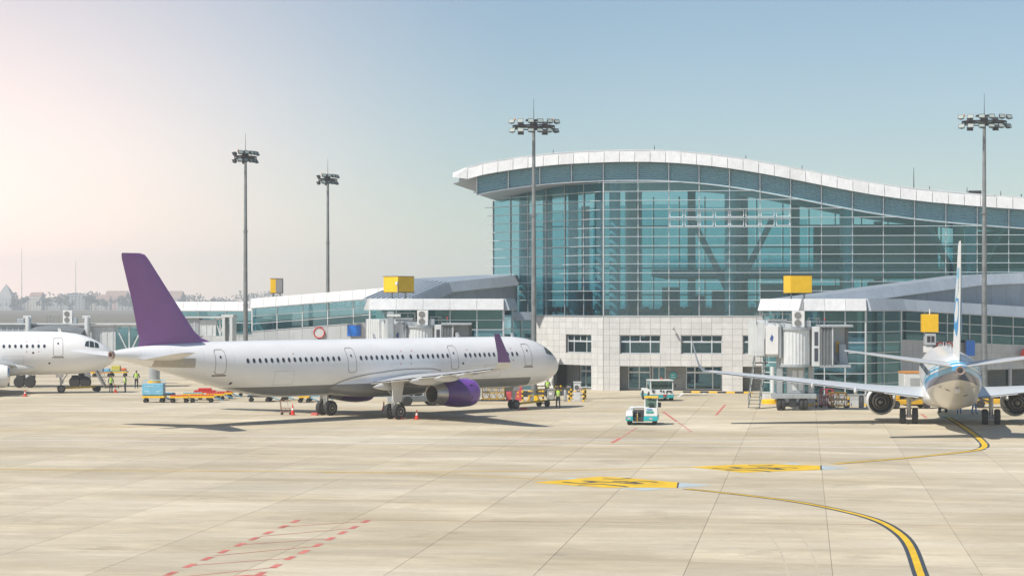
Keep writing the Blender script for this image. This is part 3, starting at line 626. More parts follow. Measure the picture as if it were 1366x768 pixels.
def potplant(u, v, label):
    t = thing('potted_plant', label, 'plant', term.matrix_basis @ Vector((u, v, 7.22)), -UA, 'plants behind the terminal glass')
    MB().lathe([(0, .2), (.45, .28)], 12, 'z').build('pot', mat('pot', (.5, .42, .25), .6), t, smooth=True); mb = MB(); rr = random.Random(int(u * 10))
    for k in range(60):
        a = rr.uniform(0, 6.28); p = Vector((rr.gauss(0, .22), rr.gauss(0, .22), rr.uniform(.5, 1.5))); d = Vector((math.cos(a), math.sin(a), rr.uniform(-.3, .8))) * .3; s_ = Vector((-d.y, d.x, 0)) * .3
        mb.add([p, p + d * .5 + s_, p + d, p + d * .5 - s_], [(0, 1, 2, 3)])
    mb.build('leaves', plant_m, t, fix=False)
potplant(-.5, 1.4, 'small green plant by the corner mullion inside the terminal'); potplant(6.3, 1.0, 'small green plant between seat rows inside the terminal'); potplant(14.9, 1.0, 'small green plant at the right end of the seat rows')
# ================================================================ GATE PIERS AND CORRIDORS
TZ = Vector((0, 0, 1))
def face_run(t, a, b, za, zb, bays, rows, gh, fh=1.0, base=None, lower=None, fm=panel_white, lm=wall_grey, fper=2, sloped=.35, glz=cglass, blind_face=False, mm=alu_white, pm=panel_grey_shade):
    """one straight front of a corridor from a to b (xy), roof heights za/zb; pieces go under t (parent at the world origin of its own location)."""
    o = t.location; a = Vector((a[0], a[1], 0)); b = Vector((b[0], b[1], 0)); d = (b - a); L = d.length; d = d / L; nrm = Vector((d.y, -d.x, 0))
    def P(s, off, z): q = a + d * s + nrm * off; return (q.x - o.x, q.y - o.y, z - o.z)
    def zt(s): return lerp(za, zb, s / L)
    def slab(s0, s1, o0, o1, zf0, zf1, name, m, par=t, top_in=0.0):
        return MB().hexa([P(s0, o1, zf0(s0)), P(s1, o1, zf0(s1)), P(s1, o0, zf0(s1)), P(s0, o0, zf0(s0)), P(s0, o1 - top_in, zf1(s0)), P(s1, o1 - top_in, zf1(s1)), P(s1, min(o0, o1 - top_in - .02), zf1(s1)), P(s0, min(o0, o1 - top_in - .02), zf1(s0))]).build(name, m, par)
    nf = bays * fper
    for k in range(nf):
        slab(k * L / nf + .012, (k + 1) * L / nf - .012, .0, .55 + random.uniform(-.008, .008), lambda s: zt(s) - fh, lambda s: zt(s), 'fascia_panel', fm, top_in=sloped)
    slab(0, L, -.2, .5, lambda s: zt(s) - fh - .05, lambda s: zt(s) - fh - .012, 'fascia_rail', mm)
    if blind_face:
        nn = bays * fper
        for k in range(nn): slab(k * L / nn + .012, (k + 1) * L / nn - .012, -.12, 0.0, lambda s: zt(s) - fh - gh, lambda s: zt(s) - fh - .06, 'wall_panel', pm)
    else:
        for k in range(bays):
            for r in range(rows):
                f0 = lambda s, r=r: zt(s) - fh - .06 - gh * (r + 1) / rows + .03; f1 = lambda s, r=r: zt(s) - fh - .06 - gh * r / rows - .03
                slab(k * L / bays + .03, (k + 1) * L / bays - .03, -.06, -.04, f0, f1, 'pane', glz)
        for k in range(bays + 1):
            s = min(max(k * L / bays, .04), L - .04); slab(s - .04, s + .04, -.12, .06, lambda s_: (base if base is not None else zt(s_) - fh - gh), lambda s_: zt(s_) - fh - .05, 'mullion', mm)
        for r in range(1, rows + 1): slab(0, L, -.10, .05, lambda s, r=r: zt(s) - fh - .06 - gh * r / rows - .03, lambda s, r=r: zt(s) - fh - .06 - gh * r / rows + .03, 'transom', mm)
    if lower is not None:
        nn = bays * 2; zl = lower
        rws = 3
        for k in range(nn):
            for r in range(rws):
                f0 = lambda s, r=r: lerp(zt(s) - fh - gh - .1, zl, (r + 1) / rws) + .012; f1 = lambda s, r=r: lerp(zt(s) - fh - gh - .1, zl, r / rws)
                slab(k * L / nn + .012, (k + 1) * L / nn - .012, -.14, 0, f0, f1, 'wall_panel', lm)
        slab(0, L, -.4, -.16, lambda s: zl, lambda s: zt(s) - fh - gh - .1, 'wall_core', stone_dk)
def roof_strip(t, pts, m=roof_m, name='roof', th=.25):
    """roof sheet over plan points given as (front xy, back xy, z front, z back)"""
    o = t.location
    MB().loft([[(f[0] - o.x, f[1] - o.y, zf), (b[0] - o.x, b[1] - o.y, zb), (b[0] - o.x, b[1] - o.y, zb - th), (f[0] - o.x, f[1] - o.y, zf - th)] for f, b, zf, zb in pts]).build(name, m, t)
def at(px, Y): return ((px - 683) / F * Y, Y)
def zat(py, Y): return H0 - (py - YH) / F * Y
def slab_in(t, pts, z0, z1, name, m):      # flat polygon slab in plan
    o = t.location; n = len(pts)
    MB().add([(p[0] - o.x, p[1] - o.y, z0 - o.z) for p in pts] + [(p[0] - o.x, p[1] - o.y, z1 - o.z) for p in pts], [tuple(range(n))[::-1], tuple(range(n, 2 * n))] + [(i, (i + 1) % n, (i + 1) % n + n, i + n) for i in range(n)]).build(name, m, t)
# ---- right gate pier: glazed to the ground, three fronts
Y0 = 174.0
pA, pB, pC, pD = at(1017, 178.5), at(1072, 174.2), at(1155, 174.0), at(1202, 178.2)
rp = thing('gate_pier', 'glass gate pier with white sloped eaves behind the right boarding bridge', 'building', (*pC, 0), 0)
ztop = zat(398.3, 174)
face_run(rp, pA, pB, ztop, ztop, 2, 8, 7.0, 1.0, base=.9, fper=2); face_run(rp, pB, pC, ztop, ztop, 3, 8, 7.0, 1.0, base=.9, fper=1); face_run(rp, pC, pD, ztop, ztop, 2, 8, 7.0, 1.0, base=.9, fm=panel_grey_shade, fper=1, mm=alu)  # right facet eave in grey: its shade is put into the colour
slab_in(rp, [pA, pB, pC, pD, (36, 190), (23.6, 190)], ztop - .3, ztop - .03, 'roof', roof_m)
slab_in(rp, [(p[0] + .0, p[1] + .35) for p in (pA, pB, pC, pD)] + [(33, 186), (23.3, 186)], 4.55, 4.9, 'floor_slab', inter_mid)
slab_in(rp, [(p[0] + .0, p[1] + .35) for p in (pA, pB, pC, pD)] + [(33, 186), (23.3, 186)], .0, .12, 'floor_slab', inter_mid)
slab_in(rp, [pA, pB, pC, pD, (pD[0], pD[1] + .3), (pC[0], pC[1] + .3), (pB[0], pB[1] + .3), (pA[0], pA[1] + .3)], 0, .85, 'plinth', wall_grey)
slab_in(rp, [(23.2, 186), (34, 186), (34, 186.3), (23.2, 186.3)], 0, ztop - .4, 'back_wall', inter_mid)
# the stair inside, seen through the glass
o = rp.location
for (x0, x1, z0, z1, yy) in ((25.2, 29.2, .2, 2.5, 178.5), (29.2, 25.4, 2.5, 4.8, 180.0)):
    mb = MB(); mb.bar((x0 - o.x, yy - o.y, z0), (x1 - o.x, yy - o.y, z1), 1.3, .22); mb.bar((x0 - o.x, yy - .7 - o.y, z0 + 1.0), (x1 - o.x, yy - .7 - o.y, z1 + 1.0), .06, .08); mb.build('stair_flight', inter_lt, rp)
for x in (23.2, 26.3, 30.2): MB().tube((x - o.x, 179.5 - o.y, .1), (x - o.x, 179.5 - o.y, ztop - .5), .2, .2, 12).build('column', inter_lt, rp, smooth=True)
# ---- right corridor sloping down to the right
pE = (pD[0] + .79 * 24, pD[1] + .61 * 24); zE = ztop - 1.0
rc = thing('glass_corridor', 'sloping glass corridor with grey-shaded eaves running right behind the blue striped airliner', 'corridor', (*pD, 0), 0, 'glazed corridors')
face_run(rc, pD, pE, ztop - .02, zE, 8, 3, 2.5, .98, lower=2.6, fm=panel_grey_shade, glz=cglass, mm=alu)  # unlit tone of these eaves is put into their grey
nb = Vector((-.61, .79, 0)) * 4.2
roof_strip(rc, [(pD, (pD[0] + nb.x, pD[1] + nb.y), ztop - .1, ztop - .1), (pE, (pE[0] + nb.x, pE[1] + nb.y), zE - .08, zE - .08)], seam_m)
roof_strip(rc, [((pD[0] - .05 + nb.x * .05, pD[1] + .3), (pD[0] + nb.x, pD[1] + nb.y), 4.9, 4.9), ((pE[0] + nb.x * .05, pE[1] + nb.y * .05), (pE[0] + nb.x, pE[1] + nb.y), 4.2, 4.2)], inter_mid, 'floor_slab')
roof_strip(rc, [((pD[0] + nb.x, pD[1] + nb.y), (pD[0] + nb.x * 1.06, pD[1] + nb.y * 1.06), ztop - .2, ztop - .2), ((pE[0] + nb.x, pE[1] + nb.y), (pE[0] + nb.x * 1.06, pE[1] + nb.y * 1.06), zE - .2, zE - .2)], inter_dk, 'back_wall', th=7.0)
o = rc.location
for k in range(6):   # posts and shutters of the open ground floor
    q = Vector(pD).to_3d() + Vector((.79, .61, 0)) * (2.0 + k * 4.2)
    MB().tube((q.x - o.x, q.y - o.y, 0), (q.x - o.x, q.y - o.y, 2.6), .17, .17, 12).build('post', wall_grey, rc, smooth=True)
    MB().tube((q.x - o.x, q.y - o.y, .3), (q.x - o.x, q.y - o.y, .6), .175, .175, 12, 0).build('post_band', yellow, rc, smooth=True)
    q2 = q + nb * .85; mb = MB(); e = Vector((.79, .61, 0))
    for s in range(8): mb.bar((q2.x + e.x * .2 - o.x, q2.y + e.y * .2 - o.y, .2 + s * .3), (q2.x + e.x * 3.8 - o.x, q2.y + e.y * 3.8 - o.y, .2 + s * .3), .06, .26)
    mb.build('shutter', mat('shutter_grey', (.20, .23, .25), .5, .2), rc)
# ---- right upper ramp with grey panels
qA, qB, qC = at(1062, 180.5), at(1303, 194.0), at(1420, 199.0)
zA, zB, zC = zat(397.5, 180.5), zat(366, 194.0), zat(361.5, 199.0)
ru = thing('ramp_corridor', 'grey panelled ramp corridor climbing to the right towards the terminal', 'corridor', (*qB, 0), 0, 'grey ramp corridors')
face_run(ru, qA, qB, zA, zB, 7, 1, 2.2, 1.0, fm=panel_grey_shade, blind_face=True, fper=2); face_run(ru, qB, qC, zB, zC, 3, 1, 2.6, 1.0, fm=panel_grey_shade, blind_face=True, fper=2)
roof_strip(ru, [(qA, (qA[0] - 2.2, qA[1] + 3.4), zA - .1, zA - .1), (qB, (qB[0] - 1.9, qB[1] + 3.6), zB - .06, zB - .06), (qC, (qC[0] - 1.5, qC[1] + 3.7), zC - .06, zC - .06)], seam_m)
# ---- left gate pier
YL = 188.0; lA, lB, lC = at(486, 189.5), at(493, 188), at(672, YL); zl = zat(398.3, YL)
lp = thing('gate_pier', 'glass gate pier with bright white eaves above the purple airliner fuselage', 'building', (*lC, 0), 0)
face_run(lp, lB, lC, zl, zl, 5, 8, 7.0, 1.0, base=.9, fper=1); face_run(lp, lC, at(684, 192.5), zl, zl, 1, 8, 7.0, 1.0, base=.9, fm=panel_grey_shade, fper=1, mm=alu)  # eave of the right return darkened by colour for shade
face_run(lp, (lB[0] - .4, 194.5), lB, zl, zl, 2, 8, 7.0, 1.0, base=.9, fper=1)
slab_in(lp, [lB, lC, at(684, 192.5), (0, 198), (lB[0], 198)], zl - .3, zl - .03, 'roof', roof_m)
slab_in(lp, [(lB[0] + .3, YL + .4), (lC[0] - .3, YL + .4), (-.6, 196), (lB[0] + .3, 196)], 4.55, 4.9, 'floor_slab', inter_mid)
slab_in(lp, [(lB[0], 197), (0, 197), (0, 197.2), (lB[0], 197.2)], 0, zl - .4, 'back_wall', inter_mid)
slab_in(lp, [lB, lC, (lC[0], YL + .3), (lB[0], YL + .3)], 0, .85, 'plinth', wall_grey)
# low glass link between the left pier and the terminal corner
lk = thing('glass_link', 'low glass link beside the lamp mast joining pier and terminal', 'corridor', (*at(682, 196), 0), 0, 'glazed corridors')
zk = zat(416, 196); face_run(lk, at(680, 196), at(711, 199), zk, zk, 2, 6, 5.2, .75, base=.2, fm=panel_grey_shade, fper=1, mm=alu)
slab_in(lk, [at(680, 196), at(711, 199), at(711, 206), at(680, 206)], zk - .3, zk - .06, 'roof', roof_m); slab_in(lk, [at(680, 205), at(711, 205), at(711, 205.3), at(680, 205.3)], 0, zk - .3, 'back_wall', inter_dk)
# ---- left grey ramp from the terminal, bending down to the pier
e1, e2, e3 = at(690, 214), at(598, 205), at(548, 196); z1, z2, z3 = zat(367, 214), zat(376, 205), zat(396.5, 196)
lr = thing('ramp_corridor', 'grey panelled ramp corridor with ribbed roof left of the terminal glass', 'corridor', (*e2, 0), 0, 'grey ramp corridors')
face_run(lr, e3, e2, z3, z2, 4, 1, 1.6, 1.0, fm=panel_grey_shade, blind_face=True, fper=2, sloped=.5); face_run(lr, e2, e1, z2, z1, 5, 1, 3.6, 1.0, fm=panel_grey_shade, blind_face=True, fper=1, sloped=.5)
b1, b2, b3 = (e1[0] - 3.2, e1[1] + 3.5), (e2[0] - 4.0, e2[1] + 2.4), (e3[0] - 4.6, e3[1] + 1.2)
roof_strip(lr, [(e3, b3, z3 - .1, z3 - .1), (e2, b2, z2 - .06, z2 + .35), (e1, b1, z1 - .06, z1 + .1)], seam_m)
o = lr.location
for k in range(9):     # standing seams
    t_ = (k + .5) / 9; a = Vector((lerp(e3[0], b3[0], t_), lerp(e3[1], b3[1], t_), z3 - .07)); b = Vector((lerp(e2[0], b2[0], t_), lerp(e2[1], b2[1], t_), lerp(z2, z2 + .35, t_) - .03))
    MB().bar(a - o, b - o, .08, .16).build('roof_seam', mat('seam_light', (.52, .58, .64), .4, .3), lr)
# ---- left glass corridor, sunlit, rising to the right
YC = 222.0; c1, c2 = at(336, YC + 1.5), at(575, YC - 2.6); zc1, zc2 = zat(398, YC), zat(379, YC)
lc = thing('glass_corridor', 'sunlit glass corridor with white eaves rising behind the purple airliner', 'corridor', (*c1, 0), 0, 'glazed corridors')
face_run(lc, c1, c2, zc1, zc2, 7, 3, 2.45, 1.05, lower=2.0, fm=panel_white)
face_run(lc, (c1[0] - .2, YC + 6), c1, zc1, zc1, 1, 3, 2.45, 1.05, lower=2.0)
roof_strip(lc, [(c1, (c1[0], c1[1] + 4.6), zc1 - .1, zc1 - .1), (c2, (c2[0], c2[1] + 4.6), zc2 - .1, zc2 - .1)])
roof_strip(lc, [((c1[0] + .1, c1[1] + .3), (c1[0] + .1, c1[1] + 4.5), zc1 - 3.7, zc1 - 3.7), ((c2[0], c2[1] + .3), (c2[0], c2[1] + 4.5), zc2 - 3.7, zc2 - 3.7)], inter_mid, 'floor_slab')
roof_strip(lc, [((c1[0], c1[1] + 4.5), (c1[0], c1[1] + 4.7), zc1 - 2.6, zc1 - 2.6), ((c2[0], c2[1] + 4.5), (c2[0], c2[1] + 4.7), zc2 - 2.6, zc2 - 2.6)], inter_mid, 'back_wall', th=1.2)
# ---- far left corridor, level
d1, d2 = at(228, 230.8), at(338, 229); zd = zat(402.3, 230)
fl = thing('glass_corridor', 'level glass corridor with white eaves seen right of the purple tail fin', 'corridor', (*d2, 0), 0, 'glazed corridors')
face_run(fl, d1, d2, zd, zd, 3, 2, 2.6, 1.0, lower=1.5, fm=panel_white)
roof_strip(fl, [(d1, (d1[0], d1[1] + 4.5), zd - .1, zd - .1), (d2, (d2[0], d2[1] + 4.5), zd - .1, zd - .1)]); roof_strip(fl, [((d1[0], d1[1] + 4.4), (d1[0], d1[1] + 4.6), zd - 2.4, zd - 2.4), ((d2[0], d2[1] + 4.4), (d2[0], d2[1] + 4.6), zd - 2.4, zd - 2.4)], inter_mid, 'back_wall', th=1.0)
# kerbs and small posts at the right pier foot
kerb(Vector((*pB, 0)) + Vector((-.5, -.9, 0)), Vector((*pC, 0)) + Vector((.6, -.9, 0)), 'yellow and black kerb at the foot of the right gate pier', step=.7)
# ---------------------------------------------------------------- yellow gate boxes
def gate_box(px0, px1, py0, py1, Y, rz, label, depth=1.2, side=None, legs=.7, mast=False):
    x0, x1 = (px0 - 683) / F * Y, (px1 - 683) / F * Y; za, zb = zat(py1, Y), zat(py0, Y); wd = x1 - x0
    t = thing('gate_number_box', label, 'sign', ((x0 + x1) / 2, Y, za - legs), rz, 'yellow gate boxes')
    h = zb - za
    if side == 'corner':
        s_ = wd / 2 / math.cos(R(45)); M = Matrix.Rotation(R(-45), 4, 'Z')
        MB().box((-s_ / 2, -s_ / 2, legs), (s_ / 2, s_ / 2, legs + h), 0, M).build('box', yellow, t, bevel=.04); mb = MB()
        for zz in (legs + .02, legs + h - .04): mb.box((-s_ / 2 - .02, -s_ / 2 - .02, zz), (s_ / 2 + .02, s_ / 2 + .02, zz + .05), 0, M)
        mb.build('edge_trim', dark, t)
        for q in (-.62, .62): MB().tube((q, 0, 0), (q, 0, legs), .08, .08, 8).build('leg', steel, t)
    else:
        MB().box((-wd / 2, 0, legs), (wd / 2, depth, legs + h)).build('box', yellow, t, bevel=.04)
        mb = MB()
        for zz in (legs - .02, legs + h - .02): mb.box((-wd / 2 - .02, -.02, zz), (wd / 2 + .02, depth + .02, zz + .05))
        mb.build('edge_trim', dark, t)
        if side == 'grey': MB().box((-wd * .02, -.03, legs + .06), (wd / 2 + .03, depth - .05, legs + h - .06)).build('side_shade', mat('sign_side_shade', (.27, .27, .27), .6, streak=.3), t)  # side turned from the sun, its shade put in as grey
        for q in (-wd * .3, wd * .3): MB().tube((q, depth / 2, 0), (q, depth / 2, legs), .07, .07, 8).build('leg', steel, t)
    if mast:
        MB().tube((0, -wd * .52, 0), (0, -wd * .52, legs + h * .7), .05, .05, 8).build('rod', steel, t); MB().lathe([(0, .02), (.08, .14), (.22, .14), (.32, .04)], 10, 'z', 0, (-.12, -wd * .54, legs + h * .45)).build('lamp', white, t, smooth=True)
    return t
gate_box(511.5, 552.5, 368.5, 390.5, 189.5, 0, 'yellow gate box set corner-on above the left gate pier', side='corner', mast=True)
gate_box(1053.5, 1084, 367, 391, 175.5, R(10), 'yellow gate box on the roof of the right gate pier', depth=1.9, legs=.5, mast=False)
gate_box(360.5, 376, 371.5, 391, 224, 0, 'narrow yellow gate box with a grey-shaded side on the left corridor', side='grey', legs=.9)
# stand guidance unit: yellow box above a grey display on a post
gx = at(1241.5, 172.5); gt = thing('docking_guide', 'square yellow box above a grey display on a post left of the tail fin', 'sign', (*gx, 0), 0)
zz = lambda py: zat(py, 172.5)
MB().box((-.66, 0, zz(443)), (.66, .9, zz(419))).build('box', yellow, gt, bevel=.03); MB().box((-.45, .0, zz(460)), (.45, .8, zz(445))).build('display', mat('display_body', (.45, .48, .5), .4), gt, bevel=.03)
MB().box((-.3, -.03, zz(456)), (-.03, .0, zz(448))).build('screen', dark, gt); MB().box((.05, -.03, zz(456)), (.3, .0, zz(448))).build('screen', dark, gt); MB().box((-.5, .1, zz(470)), (.2, .7, zz(461.5))).build('lower_box', white, gt, bevel=.03)
MB().tube((-.35, .4, 0), (-.35, .4, zz(470)), .12, .12, 10).build('post', steel, gt, smooth=True); MB().tube((0, .4, zz(419)), (0, .4, zz(412)), .05, .05, 8).build('rod', white, gt)
# ---------------------------------------------------------------- blue panels and red rings on the corridor walls
def wall_panel(name, p, wd, ht, m, label, rz=0, cat='sign', group=None):
    t = thing(name, label, cat, p, rz, group); MB().box((-wd / 2, -.05, -ht / 2), (wd / 2, .0, ht / 2)).build('board', m, t); MB().box((-wd / 2 - .03, -.0, -ht / 2 - .03), (wd / 2 + .03, .06, ht / 2 + .03)).build('backing', steel, t); return t
def ring(p, r, m, label, rz=0):
    t = thing('round_marker', label, 'sign', p, rz, 'round red markers'); mb = MB()
    pts = [(r * math.cos(2 * math.pi * k / 28), 0, r * math.sin(2 * math.pi * k / 28)) for k in range(29)]
    mb.path(pts, .07, 6); mb.build('ring', m, t, smooth=True); MB().lathe([(.0, r * .93), (.03, r * .93)], 28, 'y').build('disc', panel_white, t); MB().tube((0, .05, -r - .5), (0, .05, -r), .04, .04, 6).build('bracket', dark, t)
    return t
def on_run(px, a, b):       # plan point where the sight line of px meets the line a-b
    k = (px - 683) / F; dx, dy = b[0] - a[0], b[1] - a[1]; s = (k * a[1] - a[0]) / (dx - k * dy); return a[0] + dx * s, a[1] + dy * s
q = on_run(472.5, c1, c2); wall_panel('blue_panel', (q[0], q[1] - .25, zat(441, q[1])), 1.42, 1.15, blue, 'bright blue panel on the wall under the left glass corridor')
q = on_run(426, c1, c2); ring((q[0], q[1] - .3, zat(443.5, q[1])), .56, red, 'red ring marker on the wall under the left glass corridor')
arz = math.atan2(.61, .79)
q = on_run(1290, pD, pE); wall_panel('blue_panel', (q[0] + .2, q[1] - .35, zat(464, q[1])), 1.2, 1.35, blue, 'bright blue panel right of the tail fin of the striped airliner', arz)
q = on_run(1250, pD, pE); ring((q[0] + .2, q[1] - .3, zat(463.5, q[1])), .48, red, 'left red ring marker beside the docking guide', arz)
q = on_run(1262, pD, pE); ring((q[0] + .2, q[1] - .3, zat(463, q[1])), .48, red, 'right red ring marker touching the airliner tail outline', arz)
q = on_run(1361, pD, pE); t = thing('round_marker', 'solid red disc on a stand at the right edge of the picture', 'sign', (q[0] + .3, q[1] - .4, zat(472, q[1])), arz, 'round red markers')
MB().lathe([(-.03, .52), (.03, .52)], 28, 'y').build('disc', red, t); MB().tube((0, .02, -.9), (0, .02, -.5), .04, .04, 6).build('bracket', steel, t)
# ---------------------------------------------------------------- lamp masts
def mast(px, Y, ztop_, ringw, label, rz=0.0, r0=.27, ant=1.9, base=True):
    x = (px - 683) / F * Y; t = thing('floodlight_mast', label, 'lamp mast', (x, Y, 0), rz, 'floodlight masts')
    mb = MB(); hs = [0, .35, .66, 1.0]
    for i in range(3): mb.tube((0, 0, ztop_ * hs[i]), (0, 0, ztop_ * hs[i + 1]), r0 * (1 - .18 * i), r0 * (1 - .18 * (i + 1) + .03), 14)
    mb.build('pole', mast_m, t, smooth=True)
    mb = MB()
    for z in (ztop_ * .35, ztop_ * .66): mb.tube((0, 0, z - .06), (0, 0, z + .06), r0 * .98, r0 * .98, 14)
    mb.build('pole_collar', mast_m, t, smooth=True)
    MB().tube((0, 0, ztop_), (0, 0, ztop_ + ant), .03, .012, 6).build('lightning_rod', dark, t)
    rr = ringw / 2; mb = MB(); nr = 16
    pts = [(rr * .86 * math.cos(2 * math.pi * k / nr), rr * .55 * math.sin(2 * math.pi * k / nr), ztop_ - .55) for k in range(nr + 1)]
    mb.path(pts, .07, 6); pts2 = [(p[0], p[1], p[2] - .22) for p in pts]; mb.path(pts2, .05, 6)
    for k in range(0, nr, 2): mb.tube(pts[k], pts2[k], .04, .04, 5)
    for k in range(4): mb.tube((0, 0, ztop_ - .6), pts[k * 4], .05, .05, 5)
    mb.tube((0, 0, ztop_ - .9), (0, 0, ztop_ - .2), .34, .34, 12); mb.box((-.7, -.35, ztop_ - .12), (.7, .35, ztop_ + .02)); mb.build('lamp_ring', dark, t)
    lm = MATS.get('flood_lens') or mat('flood_lens', (.30, .36, .34), .5, 0, spec=.25)
    def flood(x, y, z, tilt, yaw):
        M = Matrix.Translation((x, y, z)) @ Matrix.Rotation(yaw, 4, 'Z') @ Matrix.Rotation(tilt, 4, 'X') @ Matrix.Scale(.8, 4); mb = MB()
        mb.add([(-.24, .16, -.16), (.24, .16, -.16), (.24, .16, .16), (-.24, .16, .16), (-.34, -.16, -.25), (.34, -.16, -.25), (.34, -.16, .25), (-.34, -.16, .25)], [(0, 3, 2, 1), (0, 1, 5, 4), (1, 2, 6, 5), (2, 3, 7, 6), (3, 0, 4, 7)], 0, M)
        mb.add([(-.28, -.163, -.19), (.28, -.163, -.19), (.28, -.163, .19), (-.28, -.163, .19)], [(0, 1, 2, 3)], 1, M); mb.add([(-.34, -.161, -.25), (.34, -.161, -.25), (.34, -.161, .25), (-.34, -.161, .25)], [(0, 1, 2, 3)], 0, M); mb.add([(-.03, .1, -.3), (.03, .1, -.3), (.03, .1, -.16), (-.03, .1, -.16)], [(0, 1, 2, 3)], 0, M)
        mb.build('floodlight', [dark, lm], t)
    xs = [-.92, -.58, -.16, .22, .62, .92]
    for k, q in enumerate(xs):
        yy = -rr * .5 * math.sqrt(max(0, 1 - q * q)) - .1
        flood(q * rr, yy, ztop_ - .22, R(-28), R(q * 30)); flood(q * rr * .97, yy + .1, ztop_ - 1.0, R(-28), R(q * 30))
    for q in (-.5, .5): flood(q * rr, rr * .45, ztop_ - .25, R(28), R(180)); flood(q * rr, rr * .45, ztop_ - 1.0, R(28), R(180))
    for q in (-.78, .78): MB().lathe([(0, .06), (.14, .07), (.24, .03)], 8, 'z', 0, (q * rr, 0, ztop_ - .1)).build('obstruction_lamp', mat('obstruction_orange', (.75, .26, .03), .35), t)
    if base:
        MB().lathe([(0, .42), (.06, .42), (.06, .30), (.5, .29)], 12, 'z').build('base_plate', mast_m, t)
    return t
mast(712, 181.5, zat(160, 181.5), 4.25, 'tall floodlight mast in front of the terminal glass by the purple airliner nose', R(4))
mast(1313, 178.0, zat(154, 178.0), 4.35, 'tall floodlight mast at the right beside the tail fin', R(-6))
mast(327.5, 212.0, zat(202, 212), 3.3, 'floodlight mast left of the picture centre right of the purple fin', R(62))
mast(437.3, 247.0, zat(233, 247), 3.3, 'farthest floodlight mast rising behind the left glass corridor', R(62))
# ================================================================ AIRLINERS (local axes: x forward, y to port, z up; origin between the main wheels)
def smooth_interp(tab, x):
    n = len(tab)
    if x <= tab[0][0]: return tab[0][1]
    if x >= tab[-1][0]: return tab[-1][1]
    for i in range(n - 1):
        if x <= tab[i + 1][0]:
            x0, y0 = tab[i]; x1, y1 = tab[i + 1]; h = x1 - x0; t = (x - x0) / h
            def sl(k):
                if k <= 0 or k >= n - 1: return (tab[min(k + 1, n - 1)][1] - tab[max(k - 1, 0)][1]) / (tab[min(k + 1, n - 1)][0] - tab[max(k - 1, 0)][0])
                a = (tab[k][1] - tab[k - 1][1]) / (tab[k][0] - tab[k - 1][0]); b = (tab[k + 1][1] - tab[k][1]) / (tab[k + 1][0] - tab[k][0])
                return 0 if a * b <= 0 else 2 * a * b / (a + b)
            m0, m1 = sl(i), sl(i + 1)
            return (2 * t ** 3 - 3 * t * t + 1) * y0 + (t ** 3 - 2 * t * t + t) * h * m0 + (-2 * t ** 3 + 3 * t * t) * y1 + (t ** 3 - t * t) * h * m1
